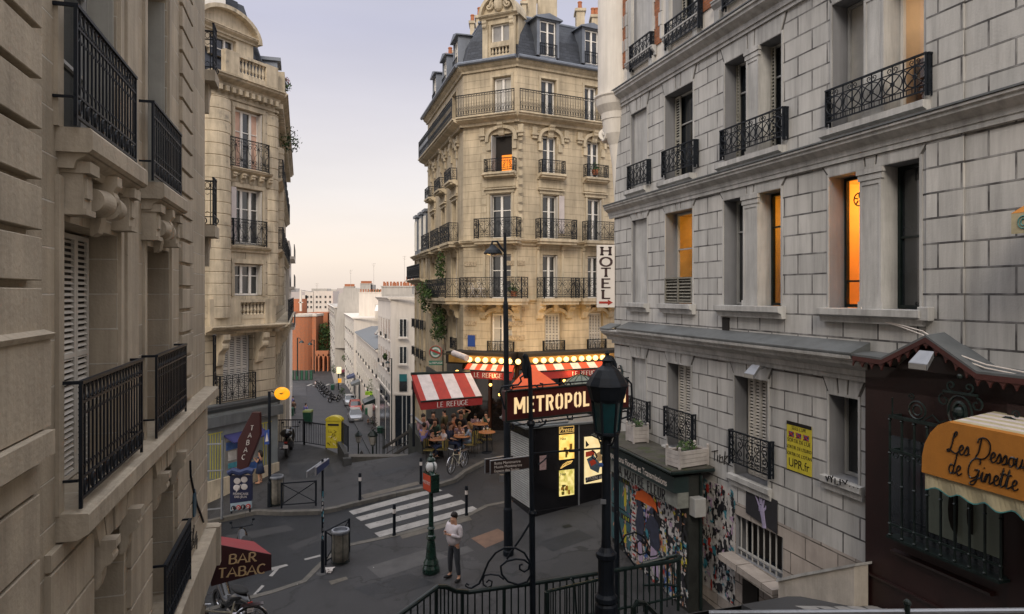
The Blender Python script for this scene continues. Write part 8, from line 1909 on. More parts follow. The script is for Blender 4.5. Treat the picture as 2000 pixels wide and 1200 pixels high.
# foreground lantern post
Y = 9.0; c = P(1186, 1300, Y); s_ = Y/FP; t = thing('lantern_post', 'large black foreground lantern with teal glass on a ringed post', 'street lamp', c)
q = lambda u, v: P(u, v, Y)
def lz(v): return P(0, v, Y).z
mb = MB(); base = V((q(1184, 0).x, Y, 0)); R = lambda px: px*s_
mb.lathe(base, [(R(26), lz(1240)), (R(22), lz(1180)), (R(19), lz(1176)), (R(22), lz(1172)), (R(22), lz(1164)), (R(17), lz(1158)), (R(15.5), lz(1140)), (R(16.5), lz(1092)), (R(20), lz(1088)), (R(20.5), lz(1080)), (R(16), lz(1076)), (R(10), lz(1068)), (R(9), lz(1050)), (R(8.5), lz(900)), (R(8), lz(855)), (R(5), lz(850))], 16); mb.build('post', m_iron, t, smooth=False)
hb = V((q(1186, 0).x, Y, 0)); rot = math.radians(30); n6 = 4
def ngon(r, z, n=6, a=0): return [hb+V((r*math.cos(2*math.pi*k/n+a), r*math.sin(2*math.pi*k/n+a), z)) for k in range(n)]
mb = MB(); N = 6; ro = math.radians(0)
levels = [(R(25), lz(845)), (R(39), lz(762)), (R(40), lz(756)), (R(42), lz(752)), (R(40), lz(748)), (R(33), lz(736)), (R(22), lz(722)), (R(11), lz(714)), (R(9), lz(708)), (R(12), lz(704)), (R(7), lz(699)), (R(3), lz(694)), (R(5), lz(690)), (R(1), lz(684))]
mb.lathe(hb, [(R(30), lz(784)), (R(34), lz(778)), (R(38), lz(762))]+levels[2:], 12); lo, hi = ngon(R(23), lz(845), 6, ro), ngon(R(30), lz(782), 6, ro)
for k in range(6): mb.tube([lo[k], hi[k]], .016, 6); mb.tube([lo[k], lo[(k+1) % 6]], .016, 6); mb.tube([hi[k], hi[(k+1) % 6]], .018, 6); mb.prism([hi[k], hi[(k+1) % 6], hi[(k+1) % 6]+Z*R(8), hi[k]+Z*R(8)], V((0, .002, 0)))
mb.lathe(hb, [(R(24), lz(846)), (R(24), lz(848)), (R(12), lz(854)), (R(6), lz(862)), (R(9), lz(868)), (R(5), lz(872))], 12)
for k in range(4): a = math.pi/2*k+.5; mb.tube([hb+V((R(x)*math.cos(a), R(x)*math.sin(a), lz(v))) for x, v in ((24, 848), (16, 866), (6, 870), (10, 860))], .01, 5)
mb.build('lantern_frame', m_iron, t)
mb = MB()
i0 = [p+(hb-p)*.03*1 for p in lo]
for k in range(6): a, b, c_, d = lo[k], lo[(k+1) % 6], hi[(k+1) % 6], hi[k]; sh = lambda p: p+(V((hb.x, hb.y, p.z))-p)*.03; mb.face([sh(a), sh(b), sh(c_), sh(d)])
mb.build('lantern_glass', mat('glass_teal', (.004, .035, .042), .08, .3, 4, .05, 8, spec=.8), t)
for (u, v, l) in ((1176, 900, 'small blue sticker'),):
    mb = MB(); c = q(1172, 905)+V((0, -.09, 0)); mb.ball(c, .03, 0, 10, 5, (1, .2, 1)); o = mb.build('sticker', MATS['poster_blue'], t); mb = MB(); mb.box(LF, q(1172, 0).x, q(1182, 0).x, Y-.09, Y-.06, q(0, 981).z, q(0, 973).z); mb.build('label_plate', m_alu, t)
# postbox, railings and wall at the top of the steps
c = G(651, 876); s_ = c.y/FP; t = thing('post_box', 'yellow round-topped post box covered in graffiti by the railing', 'post box', c)
W_, H_ = 34*s_, 63*s_; Q = Fr(c.x, c.y, 1, -.12, 1); mb = MB(); pr = [(-W_/2, 0), (W_/2, 0), (W_/2, H_*.84)]+[(W_/2*math.cos(math.radians(a)), H_*.84+H_*.16*math.sin(math.radians(a))) for a in range(15, 180, 15)]+[(-W_/2, H_*.84)]
mb.prism([Q.p(x*.92, 0, c.z+y*.97) for x, y in pr], Q.n*-.35); mb.prism([Q.p(x, .03, c.z+y) for x, y in pr if y > H_*.8], Q.n*-.4); mb.build('body', mat('post_yellow', (.46, .38, .02), .45, .15, 3, .1, 20, sec=((.08, .08, .01), 7, .62)), t, bevel=.02)
mb = MB(); mb.box(Q, -W_*.33, W_*.33, .001, .02, c.z+H_*.70, c.z+H_*.76); mb.box(Q, -W_*.38, W_*.38, .001, .012, c.z+H_*.12, c.z+H_*.60, 1); mb.build('slot', [m_black, MATS['post_yellow']], t)
random.seed(8); mb = MB()
for k in range(16): x, y = random.uniform(-W_*.35, W_*.35), random.uniform(H_*.1, H_*.55); mb.tube([Q.p(x+random.uniform(-.1, .1), .02, c.z+y+random.uniform(-.1, .1)) for _ in range(4)], .008, 4, 0 if k < 12 else 1)
mb.build('graffiti', [m_black, m_cream], t)
def rail_line(label, name, p0, p1, h, st=.13, m=m_iron):
    t = thing(name, label, 'railing', (p0+p1)/2); mb = MB(); mb.tube([p0+Z*h, p1+Z*h], .03, 6); mb.tube([p0+Z*.12, p1+Z*.12], .02, 5)
    for p in (p0, p1): mb.tube([p-Z*.1, p+Z*(h+.03)], .03, 6)
    for p in along([p0, p1], st, st): mb.tube([p+Z*.1, p+Z*h], .012, 4)
    mb.build('rail', m, t); return t
rail_line('black bar railing left of the yellow post box', 'street_railing', G(595, 869), G(637, 876), 1.12); rail_line('black bar railing behind the parked motorcycle', 'street_railing', G(541, 868), G(593, 868), 1.2)
rail_line('short railing on the low wall right of the post box', 'street_railing', G(668, 889)+Z*.5, G(680, 905)+Z*.6, 1.0)
p0, p1 = G(667, 888), G(681, 906); mb = MB(); d = (p1-p0).normalized(); r = V((d.y, -d.x, 0))*.18; mb.prism([p0-Z*.5, p1-Z*.5, p1+Z*.45, p0+Z*.6], r); mb.prism([p1-Z*.3-r*.4, p1+d*.25-Z*.3-r*.4, p1+d*.25+Z*.3-r*.4, p1+Z*.3-r*.4], r*1.9); tag(mb.build('parapet_wall', mat('stone_dark_wet', (.05, .05, .048), .7, .3)), 'low dark parapet wall at the head of the steps', 'wall')  # wall in one even dark grey
# pale stair handrails at the right of the steps
for k, ((u0, v0), (u1, v1), Y0, Y1, l) in enumerate((((747, 873), (799, 839), 37, 33.5, 'upper pale slanting handrail beside the terrace'), ((757, 893), (798, 867), 35.5, 33.2, 'lower pale slanting handrail beside the terrace'), ((801, 809), (823, 828), 32.5, 30.5, 'thin pale rail above the terrace guests'))):
    mb = MB(); a, b = P(u0, v0, Y0), P(u1, v1, Y1); d = (b-a).normalized(); mb.prism([a, b, b-Z*.13, a-Z*.13] if k < 2 else [a, b, b-Z*.05, a-Z*.05], V((.1, .05, 0)))
    if k < 2:
        for j in range(6): p = a.lerp(b, j/5); mb.tube([p, p-Z*1.0], .02, 4)
        mb.tube([a-Z*.5, b-Z*.5], .02, 4)
    tag(mb.build('stair_handrail', m_patch if k < 2 else m_alu), l, 'handrail')
g0, g1 = G(797, 888), G(824, 888); mb = MB(); mb.prism([g1+V((0, 0, 0)), g1+Z*.55, P(798, 828, g0.y+1.2), P(797, 888, g0.y+1.2)], V((.3, .3, 0))); tag(mb.build('terrace_wall', mat('stone_dark_stair', (.06, .065, .06), .8, .3)), 'dark sloping end wall of the terrace', 'wall')
def lantern(label, u, vt, Y, zb, sc_=1.0, ivy=False):
    t = thing('square_lantern', label, 'street lamp', P(u, 860, Y), group='lanterns beside the steps'); c = P(u, vt, Y); mb = MB(); w = .24*sc_
    mb.tube([V((c.x, Y, zb)), V((c.x, Y, c.z-.95*sc_))], .05*sc_, 8); mb.build('post', m_irongr, t)
    mb = MB(); z = c.z; mb.lathe((c.x, Y, z), [(w*.45, -.92*sc_), (w*.55, -.88*sc_), (w*1.1, -.38*sc_), (w*1.25, -.34*sc_), (w*.5, -.12*sc_), (w*.3, -.1*sc_), (w*.3, -.04*sc_), (.01, 0)], 6); mb.build('lantern_frame', m_irongr, t)
    mb = MB(); mb.lathe((c.x, Y, z), [(w*.58, -.86*sc_), (w*1.08, -.42*sc_)], 6); mb.build('lantern_glass', m_glassb, t); return t
lantern('slim lantern post at the head of the lower street', 700, 841, 50, -14); lantern('bigger black lantern beside the railings of the steps', 728, 838, 38, -11, 1.0)
mb = MB(); mb.box(LF, P(703, 0, 48).x, P(709, 0, 48).x, 48, 48.2, -13, P(0, 885, 48).z); mb.prism([P(703, 885, 48), P(709, 885, 48), P(706, 880, 48)], V((0, .2, 0))); tag(mb.build('stone_marker', m_patch), 'small pale pointed stone marker beside the slim lantern', 'marker')
rail_line('tangle of dark green stair railings right of the bigger lantern', 'stair_railing', P(735, 905, 36), P(750, 898, 36), 1.6, .18, m_irongr)
foliage('street_plant', 'brown feathery grass plant above the bigger lantern', 'plant', [(P(729, 827, 60), .55, (.7, .7, 1.6))], 160, .09, None, [mat('grass_dry', (.10, .07, .055), .8), mat('grass_dry_dark', (.05, .04, .03), .8), m_leaf[0]], 5)
# lower street furniture
def wheelie(label, u, v, h_px, m_lid, Y=None):
    z = None
    Y = -((-14+3.3))/1; 
    k = (v-575)/FP; Y = (14-3.3)/(k-.06); s_ = Y/FP; h = h_px*s_*.88; c = P(u, v, Y); t = thing('wheelie_bin', label, 'bin', c, group='green bins along the lower street'); mb = MB(); w = h*.6
    mb.prism([c+V((-w*.42, 0, .05)), c+V((w*.42, 0, .05)), c+V((w*.5, 0, h*.88)), c+V((-w*.5, 0, h*.88))], V((0, w, 0))); mb.build('body', mat('bin_green', (.008, .07, .035), .5, .3), t); mb = MB(); mb.prism([c+V((-w*.55, -.05, h*.88)), c+V((w*.55, -.05, h*.88)), c+V((w*.5, w*.2, h)), c+V((-w*.5, w*.2, h))], V((0, w*.9, 0))); mb.build('lid', m_lid, t); return t
gl = mat('bin_green', (.008, .07, .035), .5, .3); yl = mat('lid_yellow_green', (.14, .17, .025), .5)
wheelie('green wheelie bin with a yellow-green lid by the left pavement', 599, 829, 30, yl); wheelie('green bin beside the sidewalk near the white corner house', 741, 849, 17, gl)
wheelie('first green bin by the parked silver car', 710, 801, 12, gl); wheelie('second green bin behind the parked silver car', 717, 812, 16, gl); wheelie('green bin further down the right pavement', 676, 782, 13, gl); wheelie('dark green bin at the foot of the corner house flank', 566, 815, 20, gl); wheelie('small green bin near the parked scooters', 649, 762, 12, gl)
t = thing('lit_shop_sign', 'bright yellow-white lit sign box halfway down the lower street', 'sign', P(661, 735, 128)); mb = MB(); mb.box(LF, P(657.5, 0, 128).x, P(665, 0, 128).x, 128, 128.6, P(0, 730, 128).z, P(0, 718, 128).z); mb.build('panel', emat('sign_white_glow', (1, .82, .38), 1.3, (1, .9, .6), .6), t)
mb = MB(); mb.tube([P(661, 718, 128.3), P(661, 762, 128.3)], .12, 5); mb.build('post', m_irongr, t)
t = thing('lit_yellow_sign', 'amber lit sign below the bright white sign', 'sign', P(663, 750, 120)); mb = MB(); mb.box(LF, P(660, 0, 120).x, P(666, 0, 120).x, 120, 120.4, P(0, 748, 120).z, P(0, 740, 120).z); mb.build('panel', emat('sign_amber_glow', (1, .45, .03), .7), t)
t = thing('pharmacy_sign', 'small green and yellow lit shop sign over the right pavement', 'sign', P(720, 769, 84)); mb = MB(); mb.box(LF, P(713, 0, 84).x, P(727, 0, 84).x, 84, 84.3, P(0, 772, 84).z, P(0, 765, 84).z); mb.build('panel', emat('sign_green_glow', (.35, .6, .03), .4, (.10, .12, .02), 3), t)
for (u, v, Y, w, m_, l) in ((669, 741, 116, 3.2, mat('awning_navy_far', (.05, .06, .12), .8), 'navy shop awning on the tall white street house'), (685, 754, 104, 3.0, m_lead, 'grey shop awning on the low roofed house'), (722, 790, 80, 3.2, m_irongr, 'dark shop awning next to the white corner house'), (636, 730, 150, 3.6, mat('awning_plum', (.16, .03, .06), .8), 'plum market awning at the bottom of the lower street')):
    t = thing('shop_awning', l, 'awning', P(u, v, Y)); W = RWf; a = Y/RWf.d.y; z = P(u, v-3, Y).z; mb = MB(); mb.prism([W.p(a, 0.02, z+.5), W.p(a, 1.3, z), W.p(a, 1.3, z-.25), W.p(a, .02, z-.0)], W.d*w); mb.build('canopy', m_, t); mb = MB(); mb.box(W, a, a+w, .01, .06, z-3, z-.1); mb.build('shop_window', MATS['shop_dark_blue'], t)
for (u, v, Y, r_, l) in ((668, 765, 116, .8, 'green shrub in a pot by the lit signs'), (652, 722, 130, .9, 'green tree crown beside the lit white sign'), (727, 756, 84, 1.0, 'hanging foliage basket over the green shop sign'), (672, 700, 118, .7, 'window box greenery on the tall white street house'), (752, 697, 66, .35, 'window plants on the side of the white corner house')):
    foliage('street_plant', l, 'plant', [(P(u, v, Y), r_, (.7, .7, 1))], 120, .13, None, m_leaf, int(u))
def far_lamp(label, u, vt, vb, Y, arm=-1):
    s_ = Y/FP; t = thing('wall_street_lamp', label, 'street lamp', P(u, vb, Y)); mb = MB(); mb.tube([P(u, vb, Y), P(u, vt, Y)], 1.2*s_, 6); mb.tube([P(u, vt+2, Y), P(u+arm*3, vt, Y), P(u+arm*7, vt+4, Y)], .6*s_, 5); mb.build('pole', m_irongr, t); mb = MB(); mb.lathe(P(u+arm*8, vt+10, Y), [(5*s_, 0), (4*s_, 2.5*s_), (1*s_, 5*s_)], 10); mb.build('lamp_head', m_irongr, t)
far_lamp('dark street lamp standing before the white corner house', 765, 700, 868, 60); far_lamp('thin street lamp before the red brick drum', 581, 660, 735, 150, 1); far_lamp('second thin street lamp before the red brick building', 613.5, 664, 730, 150, -1)
mb = MB(); 
for k in range(9): x = P(569+k*4.6, 0, 158).x; mb.box(LF, x, x+.45, 158, 158.6, -19.8, P(0, 724, 158).z, k % 2)
tag(mb.build('site_barriers', [gl, m_patch]), 'row of green and grey hoardings in front of the red brick building', 'hoarding')
# ================================================================ vehicles
def wheel(mb, c, r, w, ax, n=16, mt_=0, mr_=1):
    ax = V(ax).normalized(); s_ = ax.cross(Z).normalized(); pts = [c+s_*r*math.cos(2*math.pi*k/n)+Z*r*math.sin(2*math.pi*k/n) for k in range(n)]
    mb.tube(pts, w, 6, mt_, closed=True); mb.tube([c+(p-c)*.78 for p in pts], w*.3, 4, mr_, closed=True); mb.tube([c-ax*w*.8, c+ax*w*.8], r*.14, 8, mr_)
    return pts
def bicycle(label, c, ang, n_sp=12):
    t = thing('bicycle', label, 'bicycle', c, ang); r = .34; R_, F_ = V((-.52, 0, r)), V((.54, 0, r))
    for nm_, p in (('wheel', R_), ('wheel', F_)):
        mb = MB(); pts = wheel(mb, p, r, .018, (0, 1, 0), 26); 
        for k in range(0, 26, 2): mb.tube([p, p+(pts[k]-p)*.8], .003, 3, 1)
        mb.build(nm_, [m_rub, m_steel], t, world=False)
    bb, st_, hd = V((-.05, 0, .28)), V((-.2, 0, .82)), V((.36, 0, .78)); mb = MB()
    for a, b, q_ in ((bb, st_, .018), (bb, V((.4, 0, .68)), .02), (V((-.14, 0, .62)), V((.37, 0, .74)), .018), (R_, bb, .012), (R_, st_+V((.03, 0, -.12)), .010), (hd+Z*.06, F_+V((-.10, 0, .26)), .018), (F_+V((-.10, 0, .26)), F_, .012)): mb.tube([a, b], q_, 6)
    mb.build('frame', mat('bike_cream', (.42, .38, .28), .35, .1, 5, .02, 30, coat=.4), t, world=False)
    mb = MB(); mb.tube([V((.24, -.28, .98)), V((.40, -.22, .97)), V((.40, 0, .93)), V((.40, .22, .97)), V((.24, .28, .98))], .013, 6); mb.tube([hd, V((.40, 0, .94))], .014, 6); mb.build('handlebar', m_steel, t, world=False)
    mb = MB(); mb.ball((-.22, 0, .90), .12, 0, 10, 6, (1.1, .6, .28)); mb.tube([st_, V((-.22, 0, .88))], .014, 6, 1); mb.build('saddle', [m_rub, m_steel], t, world=False)
    mb = MB(); mb.box(LF, -.78, -.34, -.07, .07, .72, .735); mb.tube([V((-.7, .05, .72)), R_+V((0, .04, 0))], .006, 4); mb.tube([V((-.7, -.05, .72)), R_+V((0, -.04, 0))], .006, 4); mb.build('luggage_rack', m_steel, t, world=False)
    for p in (R_, F_): mb = MB(); mb.tube([p+V((.37*math.cos(a), 0, .37*math.sin(a))) for a in [math.radians(d) for d in range(10, 175, 15)]], .02, 5); mb.build('mudguard', m_steel, t, world=False)
    mb = MB(); mb.tube([bb+V((0, -.07, 0)), bb+V((.1, -.09, -.13))], .009, 4); mb.tube([bb+V((0, .07, 0)), bb+V((-.1, .09, .13))], .009, 4); mb.tube([bb+V((.09*math.cos(a), -.04, .09*math.sin(a))) for a in [2*math.pi*k/14 for k in range(14)]], .006, 4, closed=True); mb.build('crank', m_steel, t, world=False)
    return t
f_, b_ = G(882, 929), G(907, 911); d = b_-f_; bicycle('cream city bicycle parked on the pavement in front of the terrace', (f_+b_)/2+V((0, 0, .0)), math.atan2(-d.y, -d.x)*1.0)
def moto(label, c, ang, group=None, body=None, box=False):
    t = thing('parked_motorcycle', label, 'motorcycle', c, ang, group); r = .30; R_, F_ = V((-.62, 0, r)), V((.66, 0, r))
    for p in (R_, F_): mb = MB(); wheel(mb, p, r-.05, .065, (0, 1, 0), 16); mb.build('wheel', [m_rub, m_steel], t, world=False)
    mb = MB()
    sec = [(-.95, .62, .05, .08), (-.75, .68, .13, .14), (-.45, .66, .17, .18), (-.15, .50, .17, .22), (.05, .38, .16, .14), (.25, .42, .15, .16), (.45, .66, .17, .24), (.58, .80, .12, .18), (.66, .88, .05, .08)]; n = 10; i0 = 0
    for x, z, w, h in sec:
        for k in range(n): a = 2*math.pi*k/n; mb.v.append(V((x, w*math.cos(a), z+h*math.sin(a))))
    for i in range(len(sec)-1):
        for k in range(n): mb.f.append((i*n+k, i*n+(k+1) % n, (i+1)*n+(k+1) % n, (i+1)*n+k)); mb.m.append(0)
    mb.build('body', body or m_black, t, smooth=True, world=False)
    mb = MB(); mb.ball((-.42, 0, .86), .2, 0, 12, 6, (1.9, .8, .35)); mb.build('seat', m_rub, t, smooth=True, world=False)
    mb = MB(); mb.tube([V((.52, -.33, 1.0)), V((.55, 0, .98)), V((.52, .33, 1.0))], .018, 6); mb.tube([V((.55, 0, .95)), F_], .035, 6); mb.build('handlebar', m_iron, t, world=False)
    for s_ in (-1, 1): mb = MB(); mb.tube([V((.53, s_*.28, 1.0)), V((.5, s_*.33, 1.16))], .008, 4); mb.ball((.5, s_*.34, 1.18), .05, 0, 8, 5, (.4, 1, .8)); mb.build('mirror', m_iron, t, world=False)
    mb = MB(); mb.ball((.7, 0, .82), .09, 0, 10, 6); mb.build('headlight', m_glassb, t, world=False)
    mb = MB(); mb.box(LF, -.98, -.95, -.06, .06, .62, .68); mb.build('tail_light', m_red, t, world=False); mb = MB(); mb.box(LF, -.985, -.975, -.09, .09, .42, .56); mb.build('number_plate', m_cream, t, world=False)
    mb = MB(); mb.tube([V((-.1, .14, .28)), V((-.5, .2, .30)), V((-.92, .2, .42))], .05, 8); mb.build('exhaust', m_steel, t, smooth=True, world=False)
    if box: mb = MB(); mb.ball((-.85, 0, 1.0), .22, 0, 12, 8, (1, 1.1, .75)); mb.build('top_case', m_black, t, smooth=True, world=False)
    return t
m0 = moto('black motorcycle parked before the railing by the corner house', G(565, 886), math.radians(100), None, None, True); m0.scale = (1.15,)*3
moto('black scooter under the dark red awning with its exhaust and plate showing', G(452, 1196)+Z*ROADZ, math.radians(140), None, mat('scooter_black', (.01, .01, .012), .25, .3, 4, .02, 20, coat=.4))
moto('dark scooter with a seat visible just behind the dark red awning', G(478, 1092)+Z*ROADZ, math.radians(120), None, m_black)
t = bicycle('black bicycle half hidden at the bottom left edge', P(438, 1256, 14.5), math.radians(200))
def lowp(u, v):
    k = (v-575)/FP; Y = (14-3.3)/(k-.06); return P(u, v, Y)
random.seed(31); base = moto('first motorcycle of the parked row on the lower street, next to the parked cars', lowp(652, 786), math.radians(25), 'motorcycles parked down the lower street'); 
names = ['second', 'third', 'fourth', 'fifth', 'sixth', 'seventh', 'eighth', 'ninth']
for i, (u, v) in enumerate(((655, 781), (641, 776), (636, 771), (632, 766), (629, 762), (626, 758), (623, 755), (621, 752))): dup(base, lowp(u, v), math.radians(20+random.uniform(-12, 12)), '%s motorcycle of the parked row on the lower street, counting from the cars' % names[i])
def car(label, c, ang, paint, sc_=1):
    t = thing('parked_car', label, 'car', c, ang, 'cars parked on the right of the lower street'); L_, W_ = 3.8, .82; n = 0
    sec = [(-1.9, .45, .75, .62), (-1.8, .25, .92, .78), (-1.2, .2, .95, .82), (1.0, .2, .93, .82), (1.6, .22, .80, .80), (1.88, .3, .66, .66)]; mb = MB()
    for x, z0, z1, w in sec: mb.v += [V((x, -w, z0)), V((x, -w, (z0+z1)/2)), V((x, -w*.93, z1)), V((x, w*.93, z1)), V((x, w, (z0+z1)/2)), V((x, w, z0))]
    for i in range(len(sec)-1):
        for k in range(6): mb.f.append((i*6+k, i*6+(k+1) % 6, (i+1)*6+(k+1) % 6, (i+1)*6+k)); mb.m.append(0)
    mb.f += [tuple(range(6)), tuple(range(30, 36))]; mb.m += [0, 0]; mb.build('body', paint, t, world=False, bevel=.05)
    mb = MB(); a = [(-1.75, .93), (1.0, .93), (.35, 1.42), (-1.35, 1.42)]
    lo_ = [(-1.75, .74), (1.0, .74)]; mb.v = [V((-1.75, -.76, .92)), V((1.05, -.76, .92)), V((1.05, .76, .92)), V((-1.75, .76, .92)), V((-1.4, -.62, 1.42)), V((.35, -.62, 1.42)), V((.35, .62, 1.42)), V((-1.4, .62, 1.42))]
    mb.f = [(0, 1, 5, 4), (1, 2, 6, 5), (2, 3, 7, 6), (3, 0, 4, 7)]; mb.m = [0]*4; mb.build('window', m_glass, t, world=False); mb = MB(); mb.box(LF, -1.38, .33, -.61, .61, 1.41, 1.46); 
    for s_ in (-1, 1): mb.tube([V((1.05, s_*.76, .92)), V((.35, s_*.62, 1.42))], .03, 4); mb.tube([V((-1.75, s_*.76, .92)), V((-1.4, s_*.62, 1.42))], .05, 4); mb.tube([V((-.4, s_*.76, .92)), V((-.4, s_*.62, 1.42))], .03, 4)
    mb.build('roof', paint, t, world=False)
    for x in (-1.25, 1.2):
        for s_ in (-1, 1): mb = MB(); wheel(mb, V((x, s_*.76, .3)), .24, .08, (0, 1, 0), 14); mb.build('wheel', [m_rub, m_steel], t, world=False)
    for s_ in (-1, 1): mb = MB(); mb.ball((1.8, s_*.52, .62), .14, 0, 8, 5, (.6, 1, .6)); mb.build('headlight', m_glassb, t, world=False); mb = MB(); mb.box(LF, -1.92, -1.88, s_*.6-.1, s_*.6+.1, .62, .8); mb.build('tail_light', m_red, t, world=False); mb = MB(); mb.ball((.75, s_*.9, .98), .09, 0, 8, 5, (.6, 1, .7)); mb.build('mirror', paint, t, world=False)
    mb = MB(); mb.box(LF, 1.89, 1.91, -.25, .25, .40, .50); mb.build('number_plate', m_cream, t, world=False); return t
ang = math.atan2(-1, .2963)
car('silver grey car at the uphill end of the parked row', lowp(694, 822), ang, mat('car_silver', (.30, .31, .33), .3, .05, 3, .01, 10, metal=.5, coat=.5)); car('red car parked between the two silver cars', lowp(687, 807)+V((0, 2.2, -.1)), ang, mat('car_red', (.40, .05, .03), .3, .05, 3, .01, 10, coat=.6)); car('pale silver car behind the red one', lowp(677, 795)+V((0, 2, 0)), ang, mat('car_pale', (.42, .44, .47), .3, .05, 3, .01, 10, metal=.4, coat=.5))
# ================================================================ people
mskin_ = mat('skin', (.50, .27, .17), .55, .08, 6, .05, 40)
mhair = {'dark': mat('hair_dark', (.018, .012, .010), .7, .3, 20, .4, 60), 'brown': mat('hair_brown', (.07, .035, .018), .7, .3, 20, .4, 60), 'blond': mat('hair_blond', (.26, .15, .06), .7, .3, 20, .4, 60)}
def cloth(name, col): return mat('cloth_'+name, col, .9, .14, 7, .4, 30)
CL = {'white': cloth('white', (.60, .54, .55)), 'lightblue': cloth('light_blue', (.26, .32, .42)), 'purple': cloth('purple', (.20, .18, .42)), 'black': cloth('black', (.012, .012, .014)), 'navy': cloth('navy', (.02, .03, .07)), 'green': cloth('green', (.03, .06, .04)), 'plaid': cloth('plaid_pink', (.36, .24, .26)), 'grey': cloth('grey', (.18, .18, .19)), 'olive': cloth('olive', (.08, .075, .04)), 'brown': cloth('brown', (.12, .07, .045)), 'charcoal': cloth('charcoal', (.035, .038, .045)), 'rust': cloth('rust', (.25, .09, .04))}
def skin_obj(name, verts, edges, radii, m, par, root=0, sub=1):
    me = bpy.data.meshes.new(name); me.from_pydata([tuple(v_) for v_ in verts], edges, []); me.materials.append(m)
    o = bpy.data.objects.new(name, me); COL.objects.link(o)
    sk_ = o.modifiers.new('skin', 'SKIN'); sk_.use_smooth_shade = True
    for i, r in enumerate(radii): me.skin_vertices[0].data[i].radius = (r, r) if not isinstance(r, tuple) else r
    me.skin_vertices[0].data[root].use_root = True
    if sub: s_ = o.modifiers.new('sub', 'SUBSURF'); s_.levels = sub; s_.render_levels = sub
    attach(o, par, False); return o
def joints(kind, arms):
    """joint positions, metres, figure faces +x, left is +y"""
    J = {}
    if kind == 'stand':
        J.update(pel=(0, 0, .93), sp=(0, 0, 1.10), ch=(0, 0, 1.30), nk=(.0, 0, 1.46), jaw=(.02, 0, 1.57), hd=(.01, 0, 1.67))
        J.update(hL=(0, .09, .90), kL=(.03, .11, .50), aL=(-.01, .12, .09), tL=(.15, .15, .04), hR=(0, -.09, .90), kR=(.01, -.11, .50), aR=(-.02, -.13, .09), tR=(.14, -.16, .04))
    elif kind == 'stride':
        J.update(pel=(0, 0, .93), sp=(0, 0, 1.10), ch=(0, 0, 1.30), nk=(.0, 0, 1.46), jaw=(.02, 0, 1.57), hd=(.01, 0, 1.67))
        J.update(hL=(0, .09, .90), kL=(.04, .14, .50), aL=(.02, .19, .09), tL=(.17, .21, .04), hR=(0, -.09, .90), kR=(.02, -.12, .50), aR=(-.03, -.15, .09), tR=(.10, -.20, .04))
    else:
        J.update(pel=(0, 0, .52), sp=(-.02, 0, .68), ch=(.0, 0, .88), nk=(.03, 0, 1.03), jaw=(.06, 0, 1.14), hd=(.05, 0, 1.24))
        J.update(hL=(.02, .09, .50), kL=(.42, .12, .50), aL=(.40, .13, .09), tL=(.54, .15, .04), hR=(.02, -.09, .50), kR=(.42, -.12, .50), aR=(.44, -.13, .09), tR=(.58, -.15, .04))
    c = V(J['ch']); sz_ = .10
    J['sL'] = tuple(c+V((0, .18, sz_))); J['sR'] = tuple(c+V((0, -.18, sz_)))
    A = {'down': ((.0, .05, -.28), (.05, .03, -.52)), 'lap': ((.05, .05, -.26), (.26, -.04, -.32)), 'table': ((.12, .06, -.22), (.34, .0, -.20)), 'chin': ((.20, .03, -.18), (.14, -.10, .06)), 'head': ((.02, .20, .14), (.02, -.05, .24)), 'phone': ((.06, .06, -.24), (.24, -.08, -.10)), 'fold': ((.05, .09, -.24), (.22, -.16, -.16)), 'point': ((.2, .05, -.06), (.44, .0, .02))}
    for s_, k, a in (('L', 1, arms[0]), ('R', -1, arms[1])):
        e, w = A[a]; sh = V(J['s'+s_]); J['e'+s_] = tuple(sh+V((e[0], e[1]*k, e[2]))); J['w'+s_] = tuple(sh+V((w[0], w[1]*k, w[2])))
    return J
